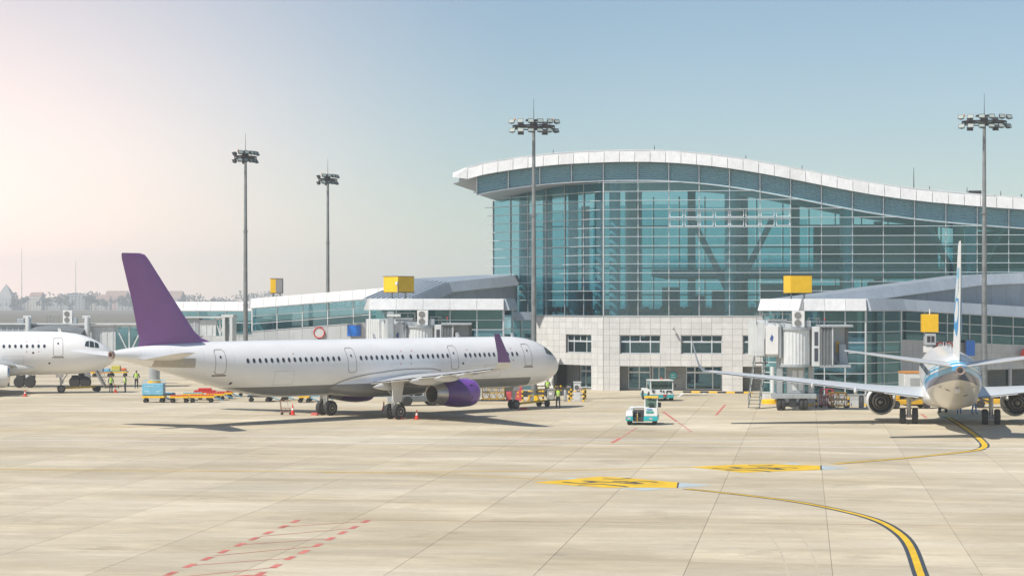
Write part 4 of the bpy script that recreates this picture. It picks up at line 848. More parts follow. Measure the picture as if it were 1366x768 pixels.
def plane_paint(name, mode, GA):
    m = bpy.data.materials.new(name); m.use_nodes = True; t = m.node_tree; b = t.nodes['Principled BSDF']
    b.inputs['Roughness'].default_value = 0.30; b.inputs['Coat Weight'].default_value = 0.35; b.inputs['Coat Roughness'].default_value = 0.12
    co = N(t, 'ShaderNodeTexCoord'); sp = N(t, 'ShaderNodeSeparateXYZ'); t.links.new(co.outputs['Object'], sp.inputs[0])
    def math_(op, a, bb):
        n = N(t, 'ShaderNodeMath', operation=op)
        for i, q in enumerate((a, bb)):
            if isinstance(q, (int, float)): n.inputs[i].default_value = q
            else: t.links.new(q, n.inputs[i])
        return n.outputs[0]
    no = N(t, 'ShaderNodeTexNoise'); no.inputs['Scale'].default_value = .8; no.inputs['Detail'].default_value = 5
    mp = N(t, 'ShaderNodeMapping'); mp.inputs['Scale'].default_value = (.5, 1, 2.5); t.links.new(co.outputs['Object'], mp.inputs[0]); t.links.new(mp.outputs[0], no.inputs[0])
    gr = N(t, 'ShaderNodeMapRange'); gr.inputs[1].default_value = .35; gr.inputs[2].default_value = .7; gr.inputs[3].default_value = 1.0; gr.inputs[4].default_value = .93; t.links.new(no.outputs[0], gr.inputs[0])
    base = N(t, 'ShaderNodeMix', data_type='RGBA'); base.inputs[6].default_value = (.86, .86, .855, 1); base.inputs[7].default_value = (.86, .86, .855, 1)
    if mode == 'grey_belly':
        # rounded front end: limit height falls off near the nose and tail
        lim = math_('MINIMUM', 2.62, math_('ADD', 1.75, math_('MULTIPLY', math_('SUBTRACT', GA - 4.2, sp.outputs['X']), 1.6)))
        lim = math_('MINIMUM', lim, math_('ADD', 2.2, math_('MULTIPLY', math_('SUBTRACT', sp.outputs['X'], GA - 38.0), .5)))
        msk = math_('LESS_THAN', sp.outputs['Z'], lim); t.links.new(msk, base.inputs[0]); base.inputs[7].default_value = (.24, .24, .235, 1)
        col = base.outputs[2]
    elif mode == 'stripes':
        s = math_('ADD', sp.outputs['Z'], math_('MULTIPLY', sp.outputs['X'], .115))      # stripes climb towards the tail
        s = math_('MAXIMUM', s, math_('ADD', 2.2, math_('MULTIPLY', math_('SUBTRACT', sp.outputs['Z'], 3.0), 1.0))) if False else s
        r = N(t, 'ShaderNodeValToRGB'); r.color_ramp.interpolation = 'CONSTANT'; el_ = r.color_ramp.elements
        el_[0].position = 0; el_[0].color = (.80, .785, .74, 1); el_[1].position = .52; el_[1].color = (.055, .075, .19, 1)
        for pz, c in ((.63, (.02, .33, .62, 1)), (.72, (.8, .8, .79, 1)), (.755, (.03, .40, .66, 1)), (.80, (.8, .8, .79, 1)), (.825, (.10, .48, .68, 1)), (.85, (.8, .8, .79, 1))):
            e = el_.new(pz); e.color = c
        mr_ = N(t, 'ShaderNodeMapRange'); mr_.inputs[1].default_value = 0.0; mr_.inputs[2].default_value = 3.6; t.links.new(s, mr_.inputs[0]); t.links.new(mr_.outputs[0], r.inputs[0]); col = r.outputs[0]
    else: col = base.outputs[2]
    vm = N(t, 'ShaderNodeVectorMath', operation='SCALE'); t.links.new(col, vm.inputs[0]); t.links.new(gr.outputs[0], vm.inputs['Scale']); t.links.new(vm.outputs[0], b.inputs['Base Color'])
    # faint skin panel lines as fine relief
    wv = N(t, 'ShaderNodeTexWave'); wv.bands_direction = 'X'; wv.inputs['Scale'].default_value = .13; wv.inputs['Distortion'].default_value = 0
    t.links.new(co.outputs['Object'], wv.inputs[0]); r2 = N(t, 'ShaderNodeMapRange'); r2.inputs[1].default_value = .985; r2.inputs[2].default_value = 1.0; r2.inputs[3].default_value = 1; r2.inputs[4].default_value = 0; t.links.new(wv.outputs[0], r2.inputs[0])
    bp = N(t, 'ShaderNodeBump'); bp.inputs['Strength'].default_value = .25; bp.inputs['Distance'].default_value = .02; t.links.new(r2.outputs[0], bp.inputs['Height']); t.links.new(bp.outputs[0], b.inputs['Normal'])
    MATS[name] = m; return m
win_glass = mat('cabin_window', (.045, .055, .075), .15, var=.1, spec=.6)
cock_glass = mat('cockpit_glass', (.03, .05, .055), .08, var=.05, spec=.7)
seam = mat('door_seam', (.20, .19, .18), .6); sill_m = mat('door_sill', (.30, .24, .20), .6)
wing_m = mat('wing_grey', (.52, .53, .53), .38, .05, var=.08, scale=.7, coat=.2)
flap_m = mat('flap_pale', (.70, .70, .69), .38, var=.08, scale=.8)
fair_m = mat('belly_fairing', (.44, .43, .41), .38, var=.06, coat=.2)
bare = mat('bare_nozzle', (.60, .56, .51), .36, .8, var=.2)
hot = mat('nozzle_inside', (.05, .045, .04), .6, .4)
lip = mat('inlet_lip', (.62, .63, .64), .22, .9, var=.05)
strut_m = mat('gear_strut', (.52, .53, .52), .4, .25, var=.12)
rim_m = mat('wheel_rim', (.46, .46, .44), .4, .4, var=.2, scale=9)
purple = mat('purple_paint', (.125, .042, .235), .33, var=.06, coat=.35, scale=1.0)
purple2 = mat('purple_paint_bright', (.20, .065, .40), .33, var=.06, coat=.35, scale=1.0)
marks = mat('red_stencil', (.55, .12, .10), .6)
def airfoil(c, th, n=9):
    up = []; lo = []
    for k in range(n):
        t = (1 - math.cos(math.pi * k / (n - 1))) / 2
        y = 5 * th * (.2969 * math.sqrt(t) - .126 * t - .3516 * t * t + .2843 * t ** 3 - .1036 * t ** 4)
        up.append((t * c, y * c * 1.15)); lo.append((t * c, -y * c * .8))
    return up + lo[::-1][1:-1]
def wheel(t, x, y, z, r, wd, name='wheel'):
    prof = [(-wd * .5, r * .55), (-wd * .5, r * .82), (-wd * .42, r * .95), (-wd * .2, r), (wd * .2, r), (wd * .42, r * .95), (wd * .5, r * .82), (wd * .5, r * .55)]
    ty = MB().lathe(prof, 28, 'y', 0, (x, y, z)).build('tyre', rubber, t, smooth=True)
    mb = MB(); mb.lathe([(-wd * .40, r * .56), (wd * .40, r * .56)], 20, 'y', 0, (x, y, z))
    for sd in (-1, 1):
        mb.lathe([(sd * wd * .40, r * .56), (sd * wd * .52, r * .54), (sd * wd * .46, r * .40), (sd * wd * .30, r * .34), (sd * wd * .34, r * .2), (sd * wd * .55, r * .16), (sd * wd * .58, r * .02)], 20, 'y', 0, (x, y, z))
        for k in range(8):
            a = k * math.pi / 4; mb.cbox((x + r * .44 * math.cos(a), y + sd * wd * .47, z + r * .44 * math.sin(a)), (.05, .03, .05))
    mb.build('rim', rim_m, t, smooth=True)
def airliner(P, name, label, loc, hd):
    t = thing(name, label, 'airliner', loc, hd); GA = P['gear_a']; paint_m = P['paint']; X = lambda a: GA - a
    st_t, st_b, st_w = P['top'], P['bot'], P['wid']
    def ring_pt(a, ang, off=0.0):       # ang 0 = starboard, 90 = top
        zt, zb, hw = smooth_interp(st_t, a), smooth_interp(st_b, a), smooth_interp(st_w, a)
        zc, hh = (zt + zb) / 2, (zt - zb) / 2
        return Vector((X(a), -(hw + off) * math.cos(ang), zc + (hh + off) * math.sin(ang)))
    A = [0, .08, .22, .45, .8, 1.2, 1.7, 2.3, 3.0, 3.8, 4.7, 5.8, 7.0] + [7.0 + (P['cyl_end'] - 7) * k / 8 for k in range(1, 9)] + [P['cyl_end'] + (P['len'] - P['cyl_end']) * k / 14 for k in range(1, 15)]
    nseg = 44; mb = MB()
    mb.loft([[ring_pt(max(a, .001), 2 * math.pi * k / nseg) for k in range(nseg)] for a in A], 0, True, True)
    fus = mb.build('fuselage', paint_m, t, smooth=True)
    def z_ang(a, z):                    # angle on the starboard side at height z
        zt, zb = smooth_interp(st_t, a), smooth_interp(st_b, a); s = (z - (zt + zb) / 2) / ((zt - zb) / 2); return math.asin(max(-.999, min(.999, s)))
    def patch(pts, off, side=1, nsub=1):   # pts as (a,z) polygon on the side; side 1 starboard, -1 port
        o_ = []
        for a, z in pts:
            q = ring_pt(a, z_ang(a, z), off); q.y *= side; o_.append(q)
        return o_
    # cabin windows
    for side in (1, -1):
        for a in P['windows']:
            w2, h2 = .125, .18; pts = [(a + w2 * math.cos(k * math.pi / 5) * (1 if abs(math.cos(k * math.pi / 5)) < .9 else 1), P['win_z'] + h2 * math.sin(k * math.pi / 5)) for k in range(10)]
            mb = MB(); o_ = patch(pts, .012, side); i_ = patch(pts, -.05, side); n_ = len(o_)
            mb.add(o_ + i_, [tuple(range(n_))] + [(k, (k + 1) % n_, (k + 1) % n_ + n_, k + n_) for k in range(n_)]); mb.build('cabin_window', win_glass, fus)
        for (a, wd, zb_, zt_, sill) in P['doors']:
            d_ = None; ch = .16
            outer = [(a - wd / 2 + ch, zb_), (a + wd / 2 - ch, zb_), (a + wd / 2, zb_ + ch), (a + wd / 2, zt_ - ch), (a + wd / 2 - ch, zt_), (a - wd / 2 + ch, zt_), (a - wd / 2, zt_ - ch), (a - wd / 2, zb_ + ch)]
            def dense(pl):
                o_ = []
                for k in range(len(pl)):
                    p, q = pl[k], pl[(k + 1) % len(pl)]; m_ = 6 if abs(q[1] - p[1]) > .5 else 1
                    for j in range(m_): o_.append((lerp(p[0], q[0], j / m_), lerp(p[1], q[1], j / m_)))
                return o_
            ou = dense(outer); cx, cz = a, (zb_ + zt_) / 2; g_ = P.get('seam', .035)
            inn = [(cx + (p[0] - cx) * (1 - g_ * 2 / wd), cz + (p[1] - cz) * (1 - g_ * 2 / (zt_ - zb_))) for p in ou]
            mb = MB(); o1, o2 = patch(ou, .008, side), patch(inn, .008, side); n_ = len(o1)
            mb.add(o1 + o2, [(k, (k + 1) % n_, (k + 1) % n_ + n_, k + n_) for k in range(n_)]); d_ = mb.build('door', seam, t)
            p2 = patch([(a - .07, cz + .25), (a + .07, cz + .25), (a + .07, cz + .42), (a - .07, cz + .42)], .014, side); MB().add(p2, [(0, 1, 2, 3)]).build('door_window', win_glass, d_)
            if sill:
                p3 = patch([(a - wd / 2 - .08, zb_ - .14), (a + wd / 2 + .08, zb_ - .14), (a + wd / 2 + .08, zb_ - .03), (a - wd / 2 - .08, zb_ - .03)], .02, side); p4 = patch([(a - wd / 2 - .08, zb_ - .14), (a + wd / 2 + .08, zb_ - .14), (a + wd / 2 + .08, zb_ - .03), (a - wd / 2 - .08, zb_ - .03)], -.05, side)
                MB().hexa([p4[0], p4[1], p3[1], p3[0], p4[3], p4[2], p3[2], p3[3]]).build('sill_plate', sill_m, d_)
        for (a, z, wd, ht) in P.get('hatches', []):
            pl = [(a - wd / 2, z), (a + wd / 2, z), (a + wd / 2, z + ht), (a - wd / 2, z + ht)]; inn = [(a - wd / 2 + .02, z + .02), (a + wd / 2 - .02, z + .02), (a + wd / 2 - .02, z + ht - .02), (a - wd / 2 + .02, z + ht - .02)]
            def dn(pl): return [(lerp(pl[k][0], pl[(k + 1) % 4][0], j / 5), lerp(pl[k][1], pl[(k + 1) % 4][1], j / 5)) for k in range(4) for j in range(5)]
            o1, o2 = patch(dn(pl), .006, side), patch(dn(inn), .006, side); MB().add(o1 + o2, [(k, (k + 1) % 20, (k + 1) % 20 + 20, k + 20) for k in range(20)]).build('hatch', mat('hatch_seam', (.50, .49, .47), .6), t)
        for pl in P['cockpit']:
            g4 = [(lerp(lerp(pl[0][0], pl[1][0], i / 4), lerp(pl[3][0], pl[2][0], i / 4), j / 4), lerp(lerp(pl[0][1], pl[1][1], i / 4), lerp(pl[3][1], pl[2][1], i / 4), j / 4)) for j in range(5) for i in range(5)]; o_ = patch(g4, .012, side); mb = MB(); mb.add(o_, [(j * 5 + i, j * 5 + i + 1, j * 5 + i + 6, j * 5 + i + 5) for j in range(4) for i in range(4)]); mb.build('cockpit_window', cock_glass, fus, smooth=True)
        for (a, z) in P.get('stencils', []):
            o_ = patch([(a - .05, z - .04), (a + .05, z - .04), (a + .05, z + .04), (a - .05, z + .04)], .008, side); MB().add(o_, [(0, 1, 2, 3)]).build('stencil', marks, fus)
        for (a, z) in P.get('ports', []):
            o_ = patch([(a - .09, z - .08), (a + .09, z - .08), (a + .09, z + .08), (a - .09, z + .08)], .008, side); MB().add(o_, [(0, 1, 2, 3)]).build('service_port', hot, fus)
    # belly fairing
    a0, a1, zc_, hw, hh = P['fairing']; rings = []
    for k in range(17):
        s = k / 16; f = math.sin(math.pi * min(1, max(0, s))) ** .38 if 0 < s < 1 else 0.02
        rings.append([(X(lerp(a0, a1, s)), (hw * (.55 + .45 * f) if 0 < s < 1 else hw * .5) * math.copysign(abs(math.cos(q)) ** .6, math.cos(q)) - 0, zc_ + (hh if math.sin(q) < 0 else P.get('fair_up', hh)) * f * math.copysign(abs(math.sin(q)) ** .8, math.sin(q))) for q in [2 * math.pi * j / 32 for j in range(32)]])
    MB().loft(rings).build('belly_fairing', P.get('fair_m', fair_m), t, smooth=True)
    # wings
    for side in (-1, 1):
        rings = []
        for (y, a, c, z, th) in P['wing']:
            rings.append([(X(a + q[0]), side * y, z + q[1]) for q in airfoil(c, th)])
        wg = MB().loft(rings).build('wing', P.get('wing_m', wing_m), t, smooth=True)
        (y, a, c, z, th) = P['wing'][-1]
        rings = []
        for (dy, da, dz, cc, ty) in P['sharklet']:
            prof = airfoil(cc, .09); nrm = Vector((0, math.cos(ty), math.sin(ty)))
            rings.append([(X(a + da + q[0]), side * (y + dy - q[1] * math.sin(ty)), z + dz + q[1] * math.cos(ty)) for q in prof])
        sk = MB().loft(rings[P.get('sk_split', 0):]).build('winglet', P['winglet_m'], wg, smooth=True)
        if P.get('sk_split', 0): MB().loft(rings[:P['sk_split'] + 1]).build('winglet_root', flap_m, wg, smooth=True)
        for fr_ in P['fairings']:      # flap track fairings
            y_, a_s, ln, rad, z_ = fr_; rr = []
            for k in range(9):
                s = k / 8; f = max(.04, math.sin(math.pi * s ** .8) ** .7); rr.append([(X(a_s + ln * s), side * y_ + rad * .55 * f * math.cos(q), z_ + .10 * s - .12 * s * s + rad * f * math.sin(q)) for q in [2 * math.pi * j / 12 for j in range(12)]])
            MB().loft(rr).build('flap_fairing', flap_m, wg, smooth=True)
        for (y0, y1, f0, f1) in P['flaps']:      # flap and aileron panels a little proud under the rear edge
            def wv(y):
                W_ = P['wing']; 
                return [smooth_lin(W_, y, j) for j in range(1, 5)]
            def smooth_lin(W_, y, j):
                for i in range(len(W_) - 1):
                    if W_[i][0] <= y <= W_[i + 1][0]: return lerp(W_[i][j], W_[i + 1][j], (y - W_[i][0]) / (W_[i + 1][0] - W_[i][0]))
                return W_[-1][j]
            A_, B_ = wv(y0), wv(y1); drop = P.get('flap_drop', .10); v = []
            for (q, yy) in ((A_, y0), (B_, y1)):
                a_, c_, z_, th_ = q
                v.append([(X(a_ + c_ * f0), side * yy, z_ - .02), (X(a_ + c_ * f1), side * yy, z_ - drop), (X(a_ + c_ * f1), side * yy, z_ - drop - .03), (X(a_ + c_ * f0), side * yy, z_ - .02 - th_ * c_ * .25)])
            MB().loft(v).build('flap', flap_m, wg)
        # engine
        E = P['engine']; ya, za, ei, el_, er = side * E['y'], E['z'], E['a'], E['len'], E['r']
        prof = [(0, er * .80), (-.06, er * .87), (-.2, er * .94), (-.6, er * 1.0), (-el_ * .45, er * 1.02), (-el_ * .75, er * .93), (-el_, er * E['exit']), (-el_ + .02, er * E['exit'] - .04), (-el_ * .8, er * E['exit'] - .02), (-.9, er * .74), (-.35, er * .74), (-.1, er * .76), (0, er * .80)]
        n_ = 36; rings = [[(X(ei) + h, ya + r_ * math.cos(2 * math.pi * k / n_), za + r_ * math.sin(2 * math.pi * k / n_)) for k in range(n_)] for h, r_ in prof]
        en = MB().loft(rings[2:8], 0, False, False).build('nacelle', E['mat'], t, smooth=True)
        MB().loft(rings[0:3], 0, False, False).build('inlet_lip', lip, en, smooth=True)
        MB().loft(rings[7:], 0, False, False).build('nacelle_lining', hot if E['long'] else mat('duct_grey', (.10, .10, .10), .5, .3), en, smooth=True)
        mb = MB(); mb.lathe([(-.9, er * .73), (-.92, .01)], 28, 'x', 0, (X(ei), ya, za)); mb.build('fan_disc', hot, en, smooth=True)
        mb = MB(); mb.lathe([(-.35, .02), (-.6, .14), (-.88, .22)], 16, 'x', 0, (X(ei), ya, za)); mb.build('spinner', dark, en, smooth=True)
        mb = MB()
        for h0, h1, r0_, r1_ in E['nozzle']:
            rr = [(h0, r0_), (h1, r1_), (h1 + .03, r1_ - .04), (h0 + .3, r0_ - .06)]
            mb.loft([[(X(ei) + h, ya + r_ * math.cos(2 * math.pi * k / 28), za + r_ * math.sin(2 * math.pi * k / 28)) for k in range(28)] for h, r_ in rr], 0, False, False)
        mb.build('nozzle', bare, en, smooth=True)
        h0, h1, r0_ = E['plug']; MB().lathe([(h0, r0_), (lerp(h0, h1, .6), r0_ * .7), (h1, .02)], 20, 'x', 0, (X(ei), ya, za)).build('exhaust_cone', hot if E['long'] else bare, en, smooth=True)
        MB().lathe([(h0 + .02, E['nozzle'][-1][3] * 1.0), (h0, .02)], 24, 'x', 0, (X(ei), ya, za)).build('core_face', hot, en)
        # pylon
        (py0, py1, zb0, zt0, zt1) = E['pylon']
        rr = []
        for s, hw_ in ((0, .03), (.15, .17), (.6, .19), (1, .04)):
            xx = X(lerp(py0, py1, s)); b_ = za + er * (.85 if s < .6 else .55) + (0 if s < .6 else (s - .6) * zb0); tt_ = lerp(zt0, zt1, s)
            rr.append([(xx, ya - hw_, b_), (xx, ya + hw_, b_), (xx, ya + hw_ * .8, tt_), (xx, ya - hw_ * .8, tt_)])
        MB().loft(rr).build('pylon', P.get('pylon_m', flap_m), t, smooth=False)
        if E.get('swirl'):
            mb = MB(); sw = []
            for k in range(13):
                q = R(-75 + k * 14); l0 = -.22 - .0 * k; l1 = -el_ * (.18 + .5 * (k / 12.0))
                for h in [lerp(l0, l1, j / 5) for j in range(6)]:
                    r_ = interp([(-h2, r2) for h2, r2 in sorted([(p[0], p[1]) for p in prof[2:7]], reverse=True)], -h) + .008
                    sw.append((X(ei) + h, ya - r_ * math.cos(q), za + r_ * math.sin(q)))
            mb.add(sw, [(k * 6 + j, k * 6 + j + 1, k * 6 + j + 7, k * 6 + j + 6) for k in range(12) for j in range(5)]); mb.build('paint_swirl', purple2, en, smooth=True)
            if side == -1:
                for (h, q, l_, hh_) in ((-.75, 32, .55, .26), (-1.0, -22, .16, .42)):
                    mb = MB(); o_ = []
                    for (dh, dq) in ((0, 0), (-l_ * .5, hh_ * 30), (-l_, 0), (-l_ * .5, -hh_ * 8)):
                        r_ = er * 1.0 + .022; qq = R(q + dq); o_.append((X(ei) + h + dh, ya - r_ * math.cos(qq), za + r_ * math.sin(qq)))
                    mb.add(o_, [(0, 1, 2, 3)]); mb.build('intake_slot', hot, en)
    # tail
    rings = []
    for (z, a, c, th) in P['fin']: rings.append([(X(a + q[0]), q[1] * 1.0, z) for q in airfoil(c, th)])
    fin = MB().loft(rings).build('tail_fin', P['fin_m'], t, smooth=True)
    if P.get('fin_hinge'):
        (a0_, z0_, a1_, z1_) = P['fin_hinge']
    for side in (-1, 1):
        rings = [[(X(a + q[0]), side * y, z + q[1]) for q in airfoil(c, th)] for (y, a, c, z, th) in P['stab']]
        MB().loft(rings).build('tailplane', P.get('stab_m', flap_m), t, smooth=True)
        if P.get('apron_plate'):  # seal plate in darker tan, with the tailplane's cast shadow put into its colour
            (aa, ab, z0, z1) = P['apron_plate']; o_ = patch([(lerp(aa, ab, i / 6), lerp(z0 + .12 * i / 6, z1, j / 4)) for j in range(5) for i in range(7)], .012, -side); MB().add(o_, [(j * 7 + i, j * 7 + i + 1, j * 7 + i + 8, j * 7 + i + 7) for j in range(4) for i in range(6)]).build('tailplane_seal_shade', mat('seal_shade_tan', (.46, .42, .36), .45), t, smooth=True)
    al = P['len']; zt, zb = smooth_interp(st_t, al), smooth_interp(st_b, al)
    MB().lathe([(.12, .0001), (.12, (zt - zb) / 2 * .72), (-.02, (zt - zb) / 2 * 1.04), (-.22, (zt - zb) / 2 * .96), (-.2, (zt - zb) / 2 * .66), (.0, (zt - zb) / 2 * .6), (.0, .001)], 20, 'x', 0, (X(al), 0, (zt + zb) / 2)).build('apu_exhaust', [mat('apu_ring', (.40, .30, .26), .4, .5)], t, smooth=True)
    for (a, ln, h_) in ((5.2, .35, .32), (11.5, .45, .38), (20.5, .4, .35)):      # blade aerials
        zt = smooth_interp(st_t, a); MB().hexa([(X(a) - ln / 2, -.025, zt - .03), (X(a) + ln / 2, -.025, zt - .03), (X(a) + ln / 2, .025, zt - .03), (X(a) - ln / 2, .025, zt - .03), (X(a) - ln * .55, -.01, zt + h_), (X(a) + .02, -.01, zt + h_), (X(a) + .02, .01, zt + h_), (X(a) - ln * .55, .01, zt + h_)]).build('aerial', flap_m, fus)
    # landing gear
    for side in (-1, 1):
        y = side * P['track'] / 2; r = P['mr']; g = thing_part('main_gear', t); zt_ = P['strut_top']
        MB().tube((0, y, r), (0, y, zt_), .15, .18, 12).build('strut', strut_m, g, smooth=True); MB().tube((0, y, r), (0, y, r + .7), .10, .10, 10).build('piston', alu, g, smooth=True); MB().tube((0, y - .48, r), (0, y + .48, r), .11, .11, 10).build('axle', strut_m, g)
        mb = MB(); mb.tube((0, y, r + 1.0), (0, y - side * 1.5, zt_), .07, .07, 8); mb.tube((.0, y, r + .9), (.9, y - side * .2, zt_), .05, .05, 8); mb.tube((-.22, y, r + .15), (-.3, y, r + .75), .04, .04, 6); mb.tube((-.3, y, r + .75), (-.12, y, r + 1.3), .04, .04, 6); mb.build('brace', strut_m, g)
        for dy in (-.46, .46) if P['track'] > 7 else (-.43, .43): wheel(g, 0, y + dy, r, r, .42)
        if P.get('gear_door'):
            mb = MB(); mb.hexa([(-.45, y + side * .3, 1.25), (.35, y + side * .3, 1.25), (.35, y + side * .36, 1.25), (-.45, y + side * .36, 1.25), (-.55, y + side * .22, zt_ + .1), (.75, y + side * .22, zt_ + .1), (.75, y + side * .28, zt_ + .1), (-.55, y + side * .28, zt_ + .1)]); mb.build('gear_door', flap_m, g)
    g = thing_part('nose_gear', t); xn = P['wheelbase']; rn = P['nr']
    MB().tube((xn, 0, rn), (xn - .1, 0, 2.2), .10, .13, 12).build('strut', strut_m, g, smooth=True); MB().tube((xn, -.3, rn), (xn, .3, rn), .07, .07, 8).build('axle', strut_m, g); mb = MB(); mb.tube((xn, 0, rn + .6), (xn + .8, 0, 2.1), .05, .05, 8); mb.tube((xn + .12, 0, rn + .5), (xn + .2, 0, rn + 1.0), .07, .07, 8); mb.build('brace', strut_m, g)
    for dy in (-.25, .25): wheel(g, xn, dy, rn, rn, .22)
    for sy in (-1, 1): MB().box((xn - .5, sy * .42 - .02, 1.5), (xn + .2, sy * .42 + .02, 1.95)).build('gear_door', P.get('ndoor_m', flap_m), g)
    return t, fus, X, patch
def thing_part(name, parent):
    o = bpy.data.objects.new(name, None); C.objects.link(o); o.parent = parent; return o
# ---- single-aisle stretched type (purple tail), and the same family in white at the far left
def wrow(lst):
    o = []
    for a, b in lst:
        n = int((b - a) / .533 + .01); o += [a + .533 * k for k in range(n + 1)]
    return o
A321 = dict(gear_a=21.97, len=44.5, cyl_end=29.5,
    top=[(0, 3.36), (.08, 3.62), (.22, 3.82), (.45, 4.08), (.8, 4.38), (1.2, 4.66), (1.7, 4.95), (2.3, 5.26), (3.0, 5.52), (3.8, 5.70), (4.7, 5.82), (5.8, 5.89), (7, 5.9), (30, 5.9), (36, 5.88), (40, 5.78), (42.5, 5.62), (44.5, 5.36)],
    bot=[(0, 3.34), (.08, 3.08), (.22, 2.90), (.45, 2.70), (.8, 2.48), (1.2, 2.30), (1.7, 2.14), (2.3, 2.0), (3.0, 1.89), (3.8, 1.82), (4.7, 1.78), (5.8, 1.76), (7, 1.76), (29.5, 1.76), (31.5, 1.88), (34, 2.28), (37, 2.98), (40, 3.78), (42.5, 4.42), (44.5, 4.82)],
    wid=[(0, .02), (.08, .28), (.22, .48), (.45, .72), (.8, 1.0), (1.2, 1.24), (1.7, 1.46), (2.3, 1.65), (3.0, 1.80), (3.8, 1.89), (4.7, 1.95), (5.8, 1.975), (7, 1.975), (31, 1.975), (34, 1.86), (37, 1.52), (40, 1.06), (42.5, .62), (44.5, .27)],
    win_z=4.52, windows=wrow([(6.67, 12.6), (14.5, 17.8), (19.3, 23.6), (25.74, 34.3)]) + [18.45],
    doors=[(5.4, .92, 3.55, 5.32, True), (13.8, .85, 3.45, 5.30, False), (24.5, .85, 3.45, 5.30, False), (36.5, .88, 3.62, 5.36, True)],
    hatches=[(9.5, 2.75, 1.9, 1.0), (31.0, 2.75, 1.8, 1.0)],
    cockpit=[[(1.95, 4.35), (1.55, 4.30), (1.62, 4.72), (1.98, 4.88)], [(2.45, 4.40), (2.02, 4.36), (2.06, 4.90), (2.45, 5.00)], [(2.92, 4.52), (2.52, 4.42), (2.52, 4.99), (2.80, 4.94)]],
    stencils=[(7.2, 4.95), (8.3, 4.95), (7.2, 4.02), (8.3, 4.02), (18.2, 4.95), (19.3, 4.95), (18.5, 4.0), (19.6, 4.0), (30, 4.95), (12.2, 4.95)], ports=[(7.7, 3.9), (12.9, 3.9), (35.3, 2.95)],
    fairing=(12.6, 26.9, 2.5, 2.02, 1.0), fair_up=1.08,
    wing=[(1.5, 14.9, 7.6, 2.62, .13), (3.6, 16.2, 6.25, 2.86, .125), (6.4, 17.8, 4.75, 3.14, .115), (11.5, 20.5, 3.15, 3.60, .105), (17.0, 23.4, 1.65, 4.12, .10)],
    sharklet=[(0, 0, 0, 1.65, 0), (.34, .30, .10, 1.46, R(30)), (.58, .62, .42, 1.25, R(68)), (.70, .98, .95, 1.05, R(80)), (.90, 2.05, 2.38, .55, R(82))], sk_split=2,
    flaps=[(2.3, 6.2, .72, 1.07), (6.6, 11.4, .72, 1.07), (11.6, 13.6, .76, 1.02), (13.8, 16.6, .76, 1.02)],
    fairings=[(3.4, 20.6, 3.2, .34, 2.42), (7.4, 20.9, 3.0, .33, 2.92), (10.2, 21.6, 2.6, .28, 3.2), (13.0, 22.8, 2.0, .18, 3.5)],
    engine=dict(y=5.75, z=1.84, a=15.7, len=3.35, r=1.05, exit=.80, long=True, nozzle=[(-3.25, -4.35, .84, .66)], plug=(-3.5, -4.2, .3), pylon=(16.2, 21.2, .55, 2.95, 3.0), mat=purple, swirl=True),
    fin=[(5.55, 35.6, 6.9, .05), (5.9, 36.25, 6.1, .07), (6.15, 37.0, 5.3, .085), (6.6, 37.6, 4.85, .09), (8.6, 39.2, 3.7, .09), (11.6, 41.55, 2.22, .085), (11.9, 41.85, 1.95, .075), (12.0, 42.25, 1.5, .05)],
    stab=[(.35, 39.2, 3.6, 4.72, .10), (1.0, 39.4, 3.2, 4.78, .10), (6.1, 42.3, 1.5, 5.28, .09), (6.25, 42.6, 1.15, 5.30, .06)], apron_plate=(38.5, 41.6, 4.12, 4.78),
    track=7.59, wheelbase=16.9, mr=.58, nr=.38, strut_top=2.75, gear_door=True)
A321['paint'] = plane_paint('white_aircraft_paint', 'grey_belly', 21.97); A321['winglet_m'] = purple; A321['fin_m'] = mat('fin_purple', (.26, .10, .31), .36, var=.06, coat=.25, scale=.6)  # fin purple lightened from the engines', lens flare put into its colour
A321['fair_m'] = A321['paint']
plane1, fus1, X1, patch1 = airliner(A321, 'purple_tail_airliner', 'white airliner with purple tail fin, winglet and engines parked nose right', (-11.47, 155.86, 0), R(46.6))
# wing root seam line as a thin raised rubber strip
sp_ = spline([Vector(q) for q in [(26.5, 2.35, 0), (25.9, 2.7, 0), (25.0, 2.98, 0), (23.5, 3.26, 0), (21.4, 3.46, 0), (19.4, 3.6, 0), (16.6, 3.6, 0), (15.3, 3.42, 0)]], 5)
for sd in (1, -1):
    q1 = patch1([(p.x, p.y) for p in sp_], .05, sd); q2 = patch1([(p.x, p.y - .05) for p in sp_], .055, sd)
    MB().add(q1 + q2, [(k, k + 1, k + 1 + len(q1), k + len(q1)) for k in range(len(q1) - 1)]).build('wing_root_seam', seam, plane1)
import copy
A320 = copy.copy(A321); A320['engine'] = dict(A321['engine']); A320['engine']['mat'] = white; A320['engine']['swirl'] = False; A320['winglet_m'] = white; A320['fin_m'] = white
A320['paint'] = plane_paint('white_aircraft_paint_plain', 'plain', 21.97); 
def shift(tab, lim, d, j=0): return [tuple((v - d if k == j else v) for k, v in enumerate(r)) if r[j] > lim else r for r in tab]
for key in ('top', 'bot', 'wid'): A320[key] = shift(A321[key], 25, 10.67)
